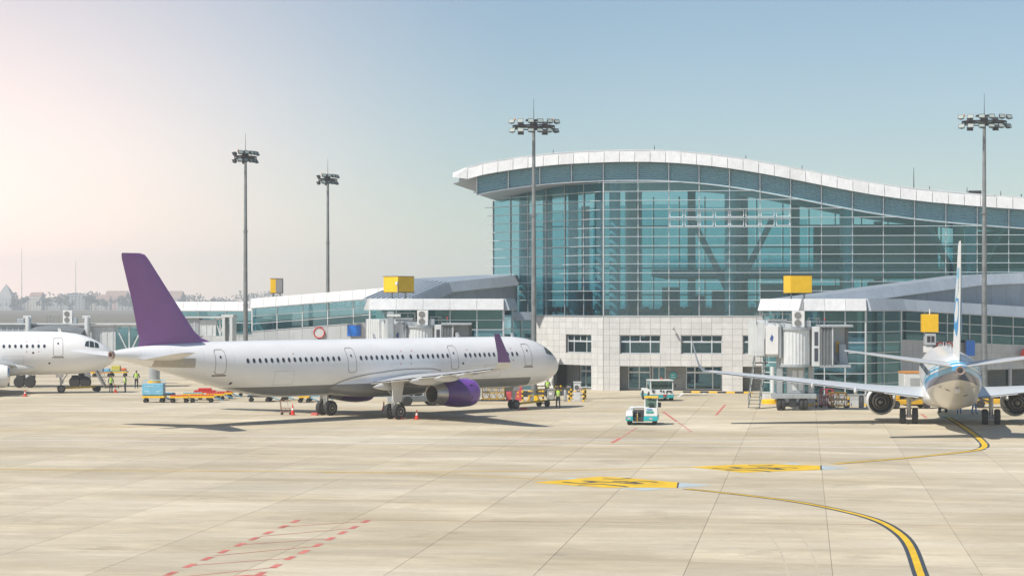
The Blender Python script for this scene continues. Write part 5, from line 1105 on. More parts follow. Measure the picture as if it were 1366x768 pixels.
A320.update(gear_a=16.11, len=33.83, cyl_end=18.85, wheelbase=11.04, wing=shift(A321['wing'], 0, 5.86, 1), fairings=shift(A321['fairings'], 0, 5.86, 1), fairing=(6.8, 21.0, 2.5, 2.02, 1.0), fin=shift(A321['fin'], 0, 10.67, 1), stab=shift(A321['stab'], 0, 10.67, 1), apron_plate=(27.8, 30.9, 4.12, 4.78),
    windows=wrow([(6.67, 24.0)]), doors=[(5.4, .92, 3.55, 5.32, True), (25.8, .88, 3.62, 5.36, True)], hatches=[(9.5, 2.4, 1.9, 1.2)], stencils=[(7.2, 4.95), (8.3, 4.95), (7.2, 4.02), (8.3, 4.02)], ports=[(7.7, 3.9), (6.2, 2.9)])
A320['engine'].update(a=9.84, pylon=(10.34, 15.34, .55, 2.95, 3.0)); A320['fair_m'] = white
ng = gnd(81.7, 523.9); hd = R(13.5); fwd = Vector((math.cos(hd), math.sin(hd), 0))
gp = ng - fwd * 11.04
airliner(A320, 'white_airliner', 'plain white airliner at the left edge behind the purple tail', (gp.x, gp.y, 0), hd)
# ---- the striped type seen from behind
B738 = dict(gear_a=19.6, len=38.0, cyl_end=26.0,
    top=[(0, 2.95), (.08, 3.2), (.22, 3.4), (.45, 3.65), (.8, 3.95), (1.2, 4.25), (1.7, 4.55), (2.3, 4.85), (3.0, 5.08), (4.7, 5.25), (7, 5.3), (30, 5.3), (33, 5.28), (35.5, 5.1), (37, 4.9), (38, 4.68)],
    bot=[(0, 2.93), (.08, 2.7), (.22, 2.5), (.45, 2.3), (.8, 2.05), (1.2, 1.85), (1.7, 1.66), (2.3, 1.52), (3.0, 1.42), (4.7, 1.32), (7, 1.3), (25, 1.3), (27, 1.45), (30, 2.15), (33, 3.0), (35.5, 3.7), (37, 4.05), (38, 4.12)],
    wid=[(0, .02), (.08, .26), (.22, .46), (.45, .7), (.8, .98), (1.2, 1.22), (1.7, 1.43), (2.3, 1.6), (3.0, 1.75), (4.7, 1.86), (7, 1.88), (26.5, 1.88), (29, 1.78), (32, 1.45), (35, .92), (37, .48), (38, .27)],
    win_z=3.95, windows=wrow([(6.2, 17), (18, 30.5)]), doors=[(4.6, .86, 2.95, 4.75, False), (32.0, .78, 3.1, 4.75, False)], cockpit=[[(1.75, 3.75), (1.35, 3.7), (1.4, 4.12), (1.78, 4.25)], [(2.3, 3.85), (1.85, 3.78), (1.88, 4.28), (2.3, 4.38)]],
    fairing=(11.8, 24.0, 2.05, 2.02, .92),
    wing=[(1.3, 13.2, 7.6, 1.92, .13), (3.4, 14.9, 5.9, 2.15, .125), (5.6, 16.4, 4.6, 2.42, .115), (11.5, 19.6, 3.0, 3.15, .105), (16.9, 22.6, 1.5, 3.78, .10)],
    sharklet=[(0, 0, 0, 1.5, 0), (.30, .25, .07, 1.4, R(25)), (.55, .55, .36, 1.2, R(62)), (.72, .95, .9, 1.0, R(76)), (1.05, 1.95, 2.4, .55, R(79))], sk_split=1,
    flaps=[(2.2, 4.6, .70, 1.05), (5.9, 11.4, .72, 1.04), (11.6, 16.2, .76, 1.01)], fairings=[(3.9, 19.0, 2.6, .24, 1.95), (6.6, 19.7, 2.6, .26, 2.35), (9.6, 20.6, 2.2, .22, 2.75)],
    engine=dict(y=4.83, z=1.42, a=13.6, len=2.5, r=1.06, exit=.86, long=False, nozzle=[(-2.0, -3.3, .66, .56), (-2.3, -3.9, .52, .36)], plug=(-3.3, -4.4, .26), pylon=(13.8, 18.6, .9, 2.35, 2.5), mat=white),
    fin=[(5.0, 29.8, 7.2, .05), (5.6, 31.2, 6.0, .08), (6.4, 32.2, 5.2, .085), (9.5, 34.7, 3.7, .085), (12.2, 36.8, 2.3, .08), (12.45, 37.2, 1.8, .05)],
    stab=[(.5, 33.2, 3.9, 4.62, .10), (1.1, 33.5, 3.5, 4.70, .10), (7.0, 37.4, 1.3, 5.58, .09), (7.15, 37.6, 1.0, 5.6, .06)],
    track=5.72, wheelbase=15.6, mr=.55, nr=.34, strut_top=2.1, gear_door=False, flap_drop=.06)
B738['paint'] = plane_paint('striped_aircraft_paint', 'stripes', 19.6); B738['winglet_m'] = white; B738['fin_m'] = white; B738['wing_m'] = mat('wing_bright', (.62, .65, .67), .35, .1, var=.06, coat=.2); B738['fair_m'] = flap_m; B738['stab_m'] = wing_m
plane2, fus2, X2, patch2 = airliner(B738, 'striped_airliner', 'airliner seen from behind with blue stripes round its tail cone', (31.13, 146.9, 0), R(80.0))
# blue swirl on the fin sides
def fin_mark(zs, label_m):
    for side in (-1, 1):
        mb = MB(); v = []
        for (z, a0, a1) in zs:
            for a in (a0, a1):
                c0 = interp([(q[0], q[1]) for q in B738['fin']], z); cc = interp([(q[0], q[2]) for q in B738['fin']], z); th = interp([(q[0], q[3]) for q in B738['fin']], z); tt = min(max((a - c0) / cc, .02), .98)
                y = 5 * th * (.2969 * math.sqrt(tt) - .126 * tt - .3516 * tt ** 2 + .2843 * tt ** 3 - .1036 * tt ** 4) * cc * 1.2 + .012
                v.append((X2(a), side * y, z))
        mb.add(v, [(2 * k, 2 * k + 1, 2 * k + 3, 2 * k + 2) for k in range(len(zs) - 1)]); mb.build('fin_swirl', label_m, plane2)
fin_mark([(6.5, 36.0, 36.2), (7.0, 34.6, 36.8), (7.8, 34.4, 37.3), (8.5, 35.2, 37.6), (8.9, 36.4, 37.5)], mat('livery_blue', (.02, .32, .68), .35))
fin_mark([(8.7, 35.0, 36.0), (9.4, 35.4, 37.6), (10.2, 36.3, 38.0), (10.8, 37.4, 38.2)], mat('livery_pale_blue', (.22, .55, .78), .35))
# underside details: hatch, drain, tail bumper
MB().lathe([(0, .01), (.1, .16), (.5, .2), (.9, .1), (1.0, .01)], 12, 'x', 0, (X2(33.9), 0, 2.95)).build('tail_bumper', flap_m, plane2, smooth=True)
for (a, z, s) in ((31.0, 2.55, 1), (32.4, 2.95, -1)):
    o_ = patch2([(a - .10, z - .05), (a + .10, z - .05), (a + .10, z + .05), (a - .10, z + .05)], .01, s); MB().add(o_, [(0, 1, 2, 3)]).build('drain_vent', hot, plane2)
# ================================================================ BOARDING BRIDGES
bridge_m = mat('bridge_white', (.66, .69, .69), .45, .1, var=.10, scale=1.2, streak=.14)
bridge_g = mat('bridge_grey', (.40, .44, .46), .45, .2, var=.12, scale=1.2, streak=.15)
stair_m = mat('stair_steel', (.17, .19, .19), .5, .4, var=.2)
canopy_m = mat('canopy_fabric', (.17, .19, .20), .8, var=.15)
cabin_in = mat('cab_inside', (.42, .48, .52), .6, var=.08)
def ac_unit(t, x, y, z, fm=white):
    b = MB().box((x, y, z), (x + .95, y + .6, z + 1.3)).build('air_conditioner', fm, t, bevel=.03)
    for k in range(2): MB().lathe([(-.02, .27), (.03, .27)], 20, 'y', 0, (x + .4, y - .02, z + .34 + k * .62)).build('fan_grille', mat('fan_grey', (.22, .22, .21), .6), b)
def jet_bridge(loc, rz, label, tlen=9.0, stairs=True, post=False, tdir=(-.02, 1.0)):
    t = thing('boarding_bridge', label, 'boarding bridge', loc, rz, 'boarding bridges')
    # rotunda with fluted skin
    n = 56; prof = [(3.68, 1.0), (3.72, 1.0), (6.40, 1.0), (6.44, 1.0)]
    rings = [[(.27 + (1.22 + (.02 if k % 2 else -.02)) * math.cos(2 * math.pi * k / n), (1.22 + (.02 if k % 2 else -.02)) * math.sin(2 * math.pi * k / n), h) for k in range(n)] for h, r in prof]
    MB().loft(rings).build('rotunda', bridge_m, t)
    MB().tube((.27, 0, 6.45), (.27, 0, 6.62), 1.34, 1.34, 32).build('rotunda_cap', bridge_g, t); MB().tube((.27, 0, 3.5), (.27, 0, 3.67), 1.30, 1.30, 32).build('rotunda_base', bridge_g, t)
    # door panel with two windows
    dp = MB().box((1.52, -1.0, 3.55), (2.12, 1.2, 6.7)).build('door_panel', bridge_m, t, bevel=.03)
    for z0, z1 in ((5.2, 6.3), (3.95, 5.0)): MB().box((1.68, -1.02, z0), (1.98, -1.004, z1)).build('window', win_glass, dp)
    # accordion canopy and cab
    mb = MB()
    for k in range(7):
        x = 2.16 + k * .13; mb.box((x, -1.12 + (.06 if k % 2 else 0), 3.62), (x + .12, -.98, 6.62 + (.03 if k % 2 else 0)))
    mb.build('canopy_folds', canopy_m, t)
    MB().box((2.13, -1.25, 6.68), (4.75, 1.45, 6.86)).build('cab_roof', bridge_g, t, bevel=.03); MB().box((2.13, -1.1, 3.45), (4.6, 1.4, 3.66)).build('cab_floor', bridge_g, t, bevel=.03)
    bw = MB().box((2.2, 1.15, 3.67), (4.6, 1.3, 6.66)).build('cab_back_wall', cabin_in, t); MB().box((3.05, 1.12, 4.3), (3.4, 1.14, 6.1)).build('window', win_glass, bw); MB().box((3.75, 1.1, 4.6), (4.0, 1.14, 5.5)).build('notice', yellow, bw)
    MB().hexa([(3.9, .3, 3.67), (4.6, .3, 3.67), (4.6, 1.1, 3.67), (3.9, 1.1, 3.67), (3.9, .5, 5.3), (4.4, .5, 5.3), (4.4, 1.1, 5.3), (3.9, 1.1, 5.3)]).build('control_stand', cabin_in, t)
    MB().box((4.5, 1.0, 3.7), (4.72, 1.35, 6.66)).build('cab_post', canopy_m, t); MB().box((3.08, -1.14, 3.64), (3.16, -1.0, 6.66)).build('cab_post', bridge_m, t)
    # tunnel running back to the pier, in two telescoping lengths
    d = Vector((tdir[0], tdir[1], 0)).normalized(); nr = Vector((d.y, -d.x, 0))
    def seg(s0, s1, hw, z0, z1, nm, m):
        p = Vector((-1.0, .4, 0)); mb = MB(); a, b = p + d * s0, p + d * s1
        mb.hexa([a - nr * hw + TZ * z0, a + nr * hw + TZ * z0, b + nr * hw + TZ * z0, b - nr * hw + TZ * z0, a - nr * hw + TZ * z1, a + nr * hw + TZ * z1, b + nr * hw + TZ * z1, b - nr * hw + TZ * z1]); ob = mb.build(nm, m, t, bevel=.02)
        mb = MB(); k = 0
        while s0 + k * .55 < s1 - .05:
            c = p + d * (s0 + k * .55 + .05)
            for sg in (-1, 1): mb.bar(c + nr * sg * (hw + .03) + TZ * (z0 + .05), c + nr * sg * (hw + .03) + TZ * (z1 - .05), .06, .07)
            k += 1
        mb.build('tunnel_ribs', m, ob)['kind'] = 'stuff'
    seg(-.9, tlen * .55, .98, 4.3, 6.95, 'tunnel', bridge_m); seg(tlen * .5, tlen, 1.18, 4.15, 7.15, 'outer_tunnel', bridge_m)
    MB().box((-2.95, -.55, 4.35), (-2.3, .5, 7.1)).build('service_cabinet', bridge_m, t, bevel=.03); MB().box((-2.15, -.75, 4.5), (-1.15, -.45, 6.75)).build('end_panel', white, t, bevel=.02); MB().box((-1.1, -.9, 4.2), (-.95, .3, 7.0)).build('end_frame', bridge_g, t)
    MB().add([(-1.85, -.77, 5.7), (-1.65, -.77, 5.5), (-1.55, -.77, 5.9), (-1.7, -.77, 6.1)], [(0, 1, 2, 3)]).build('emblem', mat('emblem_navy', (.06, .12, .35), .5), t)
    # roof clutter: air conditioner, rails, cable boxes, mast lamp
    ac_unit(t, .0, -.7, 6.66); MB().box((1.0, -.5, 6.66), (1.5, .3, 7.2)).build('cable_box', bridge_g, t, bevel=.03)
    mb = MB()
    for x in (-2.9, -2.2, -1.5, -.8, -.2): mb.tube((x, -.6, 6.9), (x, -.6, 7.75), .03, .03, 6)
    mb.tube((-2.9, -.6, 7.72), (-.2, -.6, 7.72), .03, .03, 6); mb.tube((-2.9, -.6, 7.3), (-.2, -.6, 7.3), .025, .025, 6)
    for x in (1.2, 1.9, 2.1): mb.tube((x, -.9, 6.7), (x, -.9, 7.4), .025, .025, 6)
    mb.tube((1.2, -.9, 7.38), (2.1, -.9, 7.38), .025, .025, 6); mb.build('roof_railing', steel, t)
    MB().box((-1.9, -.3, 7.0), (-.4, .4, 7.3)).build('cable_tray', bridge_g, t, bevel=.03); MB().tube((2.6, -.3, 6.86), (2.6, -.3, 7.2), .03, .03, 6).build('beacon_post', steel, t); MB().lathe([(7.2, .05), (7.32, .06), (7.38, .02)], 8, 'z', 0, (2.6, -.3, 0)).build('beacon', red, t)
    # lift columns, cross beam, bogie
    for x in (-1.0, 1.55): MB().box((x - .22, -.2, 1.35), (x + .22, .25, 6.3)).build('lift_column', bridge_g, t, bevel=.02)
    MB().box((-.35, -.05, 1.35), (1.05, .7, 3.5)).build('machine_cabinet', bridge_g, t, bevel=.03); mb = MB()
    for x in (.05, .55): mb.box((x, -.07, 1.6), (x + .35, -.055, 3.2))
    mb.build('cabinet_door', bridge_m, t); MB().tube((-1.55, -.1, 1.4), (-1.55, -.1, 3.5), .18, .18, 14).build('hydraulic_tube', bridge_m, t, smooth=True)
    MB().box((-1.6, -.4, .95), (1.95, .45, 1.34)).build('cross_beam', bridge_g, t, bevel=.04); mb = MB()
    for x in (-.85, .95):
        mb.box((x - .1, -.25, .4), (x + .1, .25, .95))
    mb.box((-.85, -.16, .35), (.95, .16, .62)); mb.box((-.2, -.3, .3), (.35, .3, .95)); mb.build('bogie', dark, t, bevel=.03)
    for x in (-1.02, -.68, .78, 1.12): 
        rr = [(-.15, .28), (-.15, .40), (-.08, .47), (.08, .47), (.15, .40), (.15, .28)]
        MB().lathe(rr, 24, 'x', 0, (x, 0, .47)).build('tyre', rubber, t, smooth=True); MB().lathe([(-.13, .28), (.13, .28)], 16, 'x', 0, (x, 0, .47)).build('rim', bridge_g, t)
    if stairs:
        a, b = Vector((-1.95, 4.6, 3.7)), Vector((-2.75, 2.4, .12)); n = 14; stp = MB().box((-.42, -.13, -.02), (.42, .13, .02)).mesh('tread', stair_m)
        for k in range(n): inst('tread', stp, t, a.lerp(b, k / (n - 1)))
        for sg in (-.45, .45):
            mb = MB(); o_ = Vector((sg, 0, 0)); mb.bar(a + o_, b + o_, .05, .22); mb.tube(a + o_ + TZ * .95, b + o_ + TZ * .95, .025, .025, 6); mb.tube(a + o_ + TZ * .5, b + o_ + TZ * .5, .02, .02, 6)
            for k in range(6): q = a.lerp(b, k / 5) + o_; mb.tube(q, q + TZ * .95, .022, .022, 6)
            mb.build('stair_stringer', stair_m, t)
        mb = MB(); mb.box((-2.5, 4.6, 3.62), (-1.3, 6.0, 3.7)); 
        for x in (-2.45, -1.9, -1.35): mb.tube((x, 4.65, 3.7), (x, 4.65, 4.75), .025, .025, 6)
        mb.tube((-2.45, 4.65, 4.75), (-1.35, 4.65, 4.75), .025, .025, 6); mb.build('landing', stair_m, t)
    if post:
        MB().box((-2.55, -1.4, 0), (-2.0, -.9, 7.85)).build('cable_post', bridge_g, t, bevel=.03); MB().box((-2.6, -1.45, 7.4), (-1.4, -.85, 7.62)).build('cable_arm', bridge_m, t, bevel=.03)
    return t
jet_bridge(gnd(1056, 547), 0, 'white boarding bridge with open cab beside the blue striped airliner')
jet_bridge(Vector((*at(557, 180.5), 0)), 0, 'white boarding bridge rising behind the purple airliner fuselage', stairs=False, post=True, tdir=(-.45, 1.0), tlen=7)
# low dark wheels' yellow guard block beside the right bridge, and yellow pads of bridge pedestals
def pad(px, py, r, h, label, col=None, up=0):
    t = thing('bridge_pedestal', label, 'pedestal', gnd(px, py), 0, 'bridge pedestals'); MB().lathe([(0, r), (h * .85, r), (h, r * .92)], 20, 'z').build('base', yellow, t, smooth=True)
    if up: MB().tube((0, 0, h), (0, 0, up), r * .86, r * .86, 20).build('column', bridge_g, t, smooth=True)
pad(1029, 538, .85, .36, 'yellow base block left of the right bridge wheels'); pad(489, 527.5, .70, .45, 'yellow base under the purple airliner between its main wheels', up=3.6); pad(206, 511, .68, .42, 'grey column on a yellow base behind the airliner tail', up=3.0)
# ---- long side-on bridge behind the white airliner at the left
def side_bridge(px0, px1, Y, zt, zb, label, group='boarding bridges'):
    x0, x1 = at(px0, Y)[0], at(px1, Y)[0]; t = thing('boarding_bridge', label, 'boarding bridge', (x0, Y, 0), R(-1.5), group); L = x1 - x0
    MB().box((0, 0, zb + .15), (L * .52, 2.4, zt)).build('outer_tunnel', bridge_g, t, bevel=.03); MB().box((L * .5, .12, zb + .3), (L * .82, 2.28, zt - .2)).build('tunnel', bridge_m, t, bevel=.03)
    mb = MB(); k = 0
    while k * .6 < L * .82: mb.box((k * .6, -.04 if k * .6 < L * .5 else .08, zb + .3), (k * .6 + .08, .0 if k * .6 < L * .5 else .12, zt - .25)); k += 1
    mb.build('tunnel_ribs', bridge_m, t)['kind'] = 'stuff'
    MB().box((-.2, -.25, zt + .005), (L + .1, 2.65, zt + .14)).build('roof_sheet', bridge_m, t)
    # glazed trellis length at the pier end
    MB().box((L * .82, .3, zb + .3), (L, .34, zt - .15)).build('trellis_glass', cglass, t); mb = MB()
    for s in (.825, .91, .995): mb.box((L * s - .06, .1, zb + .2), (L * s + .06, .3, zt - .02))
    for s0, s1 in ((.83, .91), (.99, .91)): mb.bar((L * s0, .2, zt - .2), (L * s1, .2, zb + .35), .1, .12)
    mb.box((L * .82, .1, zb + .1), (L, .3, zb + .3)); mb.box((L * .82, .1, zt - .2), (L, .3, zt - .03)); mb.build('trellis_frame', bridge_m, t)
    return t, L
t, L = side_bridge(-30, 193, 211, zat(433, 211), zat(477, 211), 'long boarding bridge behind the white airliner at the left edge')
X_ = lambda px: at(px, 211)[0] - t.location.x
for px in (40, 119): MB().tube((X_(px), -.5, 0), (X_(px), -.5, zat(422, 211)), .30, .30, 14).build('lift_column', bridge_m, t, smooth=True); MB().box((X_(px) - .5, -.7, zat(424.5, 211)), (X_(px) + .35, -.3, zat(421, 211))).build('column_head', bridge_m, t, bevel=.03)
ac_unit(t, X_(84), .2, zat(433, 211) + .15); MB().box((X_(96), .3, zat(433, 211) + .15), (X_(102), .9, zat(424, 211))).build('cable_box', bridge_g, t, bevel=.03)
mb = MB()
for px in (62, 66, 70, 74, 78):
    mb.tube((X_(px), .4, zat(433, 211)), (X_(px), .4, zat(420.5, 211)), .035, .035, 6)
for py in (420.5, 427): mb.tube((X_(62), .4, zat(py, 211)), (X_(78), .4, zat(py, 211)), .03, .03, 6)
mb.build('roof_railing', steel, t); MB().box((X_(22), .3, zat(433, 211)), (X_(31), .8, zat(425, 211))).build('winch', bridge_g, t, bevel=.05)
rr = []
for k in range(7):
    s = k / 6; rr.append([(X_(lerp(42, 116, s)), y, z) for y, z in ((-2.6, 4.2), (-2.6, zat(446, 211) + .5 * math.sin(math.pi * s) ** .5), (-.4, zat(438, 211) + .35 * math.sin(math.pi * s) ** .5), (-.4, 4.2))])
MB().loft(rr).build('cab_hood', canopy_m, t)
for px in (36, 110):
    mb = MB(); mb.box((X_(px) - .9, -.7, .9), (X_(px) + .9, .1, 1.25)); mb.box((X_(px) - .5, -.5, .3), (X_(px) + .5, -.1, .95)); mb.box((X_(px) - .25, -.45, 1.25), (X_(px) + .25, -.05, 3.4)); mb.build('bogie', dark, t, bevel=.03)
    for dx in (-.55, .55): MB().lathe([(-.2, .3), (-.2, .5), (-.1, .58), (.1, .58), (.2, .5), (.2, .3)], 20, 'y', 0, (X_(px) + dx, -.75, .58)).build('tyre', rubber, t, smooth=True); MB().lathe([(-.16, .3), (.16, .3)], 14, 'y', 0, (X_(px) + dx, -.75, .58)).build('rim', bridge_g, t)
mb = MB(); a, b = Vector((X_(124), -1.2, 3.0)), Vector((X_(146), -1.6, .1))
for k in range(10): q = a.lerp(b, k / 9); mb.box((q.x - .14, q.y - .45, q.z - .02), (q.x + .14, q.y + .45, q.z + .02))
for dy in (-.46, .46): o_ = Vector((0, dy, 0)); mb.bar(a + o_, b + o_, .04, .2); mb.tube(a + o_ + TZ * .9, b + o_ + TZ * .9, .025, .025, 6); mb.tube(a + o_ + TZ * .45, b + o_ + TZ * .45, .02, .02, 6)
mb.build('service_stair', steel, t)
# short glazed bridge right of the fin
t2, L2 = side_bridge(228, 300, 214, zat(424, 214), zat(452, 214), 'short glazed boarding bridge just right of the purple fin')
mb = MB()
for px in (299, 309): mb.box((at(px, 214)[0] - t2.location.x - .14, -.3, 0), (at(px, 214)[0] - t2.location.x + .14, 2.4, zat(421, 214)))
mb.box((at(296, 214)[0] - t2.location.x, -.32, zat(423, 214)), (at(312, 214)[0] - t2.location.x, 2.42, zat(419.5, 214))); mb.build('portal_frame', bridge_m, t2)
# ================================================================ VEHICLES
body_w = mat('vehicle_white', (.72, .74, .73), .35, var=.08, coat=.3, streak=.08)
def vwheel(t, x, y, r, wd, axis='x'):
    MB().lathe([(-wd / 2, r * .55), (-wd / 2, r * .85), (-wd * .3, r), (wd * .3, r), (wd / 2, r * .85), (wd / 2, r * .55)], 20, axis, 0, (x, y, r)).build('tyre', rubber, t, smooth=True)
    MB().lathe([(-wd * .42, r * .56), (wd * .42, r * .56)], 14, axis, 0, (x, y, r)).build('rim', body_w, t)
# small tow tractor with offset cab, seen from its front
t = thing('tow_tractor', 'small white and teal tow tractor with a yellow cab roof on the open apron', 'tractor', gnd(858, 567) + Vector((0, .9, 0)), R(-6), 'teal tow tractors')
for x0, x1 in ((-1.15, -.62), (.12, 1.12)): MB().box((x0, -.9, .30), (x1, 2.3, .62)).build('skirt', teal, t, bevel=.04)
MB().box((-.62, -.7, .25), (.12, 2.3, .55)).build('chassis', dark, t, bevel=.03)
MB().hexa([(-1.14, -.88, .63), (-.63, -.88, .63), (-.63, 2.25, .63), (-1.14, 2.25, .63), (-1.10, -.7, 1.0), (-.66, -.7, 1.0), (-.66, 2.2, 1.05), (-1.10, 2.2, 1.05)]).build('left_fender', body_w, t, bevel=.05)
MB().box((-.66, .1, .60), (.14, 1.6, .98)).build('engine', dark, t, bevel=.06); mb = MB(); mb.tube((-.5, -.1, .55), (-.1, .2, 1.02), .05, .05, 8); mb.tube((-.3, -.3, .5), (-.35, .1, .98), .06, .06, 8); mb.tube((0, -.5, .5), (0, 0, .9), .05, .05, 8); mb.build('hoses', dark, t)
MB().box((-.95, 1.2, 1.06), (.2, 1.7, 1.22)).build('rear_bar', body_w, t, bevel=.06)
cb = MB().hexa([(.14, -.86, .63), (1.10, -.86, .63), (1.10, 1.0, .63), (.14, 1.0, .63), (.17, -.80, 1.22), (1.08, -.80, 1.22), (1.08, .98, 1.22), (.17, .98, 1.22)]).build('cab', body_w, t, bevel=.04)
MB().box((.24, -.60, 1.3), (1.03, -.58, 1.86)).build('windscreen', vglass, cb); MB().box((1.06, -.5, 1.3), (1.08, .85, 1.86)).build('side_window', vglass, cb); mb = MB()
for x in (.20, 1.06):
    mb.bar((x, -.68, 1.2), (x, -.52, 1.92), .06, .06); mb.bar((x, .9, 1.2), (x, .85, 1.92), .06, .06)
mb.build('cab_post', body_w, cb); MB().box((.14, -.68, 1.90), (1.12, .98, 1.99)).build('cab_roof', yellow, cb, bevel=.03); MB().box((.45, .1, 1.0), (.85, .5, 1.5)).build('seat', dark, cb, bevel=.05); MB().lathe([(-.02, .16), (.02, .16)], 14, 'y', 0, (.6, -.3, 1.42)).build('steering_wheel', dark, cb)
MB().box((.3, -.875, .86), (.82, -.862, 1.0)).build('emblem', mat('emblem_green', (.02, .36, .30), .5), cb); MB().box((.34, -.855, 1.08), (.72, -.835, 1.17)).build('emblem', mat('emblem_blue', (.08, .30, .62), .5), cb)
for x in (-.9, .62): MB().box((x - .12, -.92, .42), (x + .12, -.90, .54)).build('headlight', mat('lamp_glass', (.5, .52, .5), .2), t)
MB().box((-1.1, -.92, .50), (-1.0, -.90, .57)).build('marker_lamp', red, t); mb = MB()
for k in range(4): mb.box((-.36, -.74, .3 + k * .14), (-.3, -.715, .37 + k * .14))
mb.build('warning_stripe', yellow, t); MB().box((1.12, -.45, 1.25), (1.34, -.4, 1.6)).build('mirror', dark, t, bevel=.02)
for x, y in ((-.92, -.35), (.85, -.35), (-.92, 1.7), (.85, 1.7)): vwheel(t, x, y, .34, .26)
# larger tow tractor facing the camera
t = thing('tow_tractor', 'larger white and teal tractor with wide windscreen behind the small tractor', 'tractor', gnd(882, 535) + Vector((0, .8, 0)), R(7), 'teal tow tractors')
MB().box((-1.05, -.7, .28), (1.05, 4.0, .55)).build('skirt', teal, t, bevel=.04); MB().hexa([(-1.03, -.72, .55), (1.03, -.72, .55), (1.03, 3.9, .55), (-1.03, 3.9, .55), (-1.0, -.66, 1.02), (1.0, -.66, 1.02), (1.0, 3.85, 1.0), (-1.0, 3.85, 1.0)]).build('body', body_w, t, bevel=.05)
MB().box((-.96, -.5, 1.06), (.96, -.48, 1.72)).build('windscreen', vglass, t); MB().box((.97, -.4, 1.1), (.985, 1.1, 1.7)).build('side_window', vglass, t); MB().box((-.985, -.4, 1.1), (-.97, 1.1, 1.7)).build('side_window', vglass, t); mb = MB()
for x in (-.98, .98):
    mb.bar((x, -.6, 1.0), (x, -.47, 1.8), .07, .07); mb.bar((x, 1.2, 1.0), (x, 1.2, 1.8), .07, .07)
mb.build('cab_post', body_w, t); MB().box((-1.04, -.62, 1.76), (1.04, 1.3, 1.86)).build('cab_roof', body_w, t, bevel=.03); MB().box((-.9, 1.15, 1.02), (.9, 1.2, 1.7)).build('cab_rear', mat('cab_rear', (.45, .5, .45), .6), t)
for x in (-.45, .45): MB().box((x - .22, .3, .95), (x + .22, .75, 1.5)).build('seat', dark, t, bevel=.05)
MB().lathe([(1.86, .05), (2.02, .07), (2.06, .02)], 10, 'z', 0, (.1, 0, 0)).build('beacon', orange, t, smooth=True)
for x in (-.78, .78): MB().lathe([(-.03, .10), (.02, .10)], 14, 'y', 0, (x, -.73, .84)).build('headlight', dark, t)
mb = MB()
for x, z, w_, h_ in ((-.78, .96, .35, .07), (-.1, .92, .16, .16), (.14, .86, .1, .22), (.55, .9, .3, .1), (.42, .78, .12, .2)): mb.box((x - w_ / 2, -.735, z - h_ / 2), (x + w_ / 2, -.722, z + h_ / 2))
mb.build('front_graphic', dark, t); MB().box((.1, -.745, .40), (.4, -.71, .6)).build('tow_hook', mat('hook_red', (.35, .05, .04), .5), t)
for sx_ in (-1, 1): MB().box((sx_ * 1.22 - .07, -.55, 1.15), (sx_ * 1.22 + .07, -.48, 1.5)).build('mirror', dark, t, bevel=.02)
for x in (-.95, .98):
    for y in (.1, 2.9): vwheel(t, x, y, .42, .28)
# grey tow tractor half hidden behind the purple engine
t = thing('tow_tractor', 'dark grey tow tractor half hidden behind the near purple engine', 'tractor', gnd(556, 541) + Vector((0, .6, 0)), R(14))
MB().box((-1.5, -.8, .35), (1.8, .9, .85)).build('body', mat('tractor_grey', (.16, .18, .19), .45), t, bevel=.06); MB().box((-.6, -.55, .87), (.2, .6, 1.2)).build('engine', dark, t, bevel=.06); mb = MB()
for x, z in ((-.9, 1.1), (-.4, 1.25), (.4, 1.15), (1.2, 1.3)): mb.tube((x, -.5, .8), (x + .2, -.3, z), .09, .07, 8)
mb.build('hoses', steel, t); MB().box((.8, -.5, .86), (1.6, .5, 1.6)).build('cab', mat('tractor_grey2', (.22, .25, .26), .4), t, bevel=.06)
for x in (-1.0, 1.2): vwheel(t, x, -.75, .42, .3, 'y'); vwheel(t, x, .85, .42, .3, 'y')
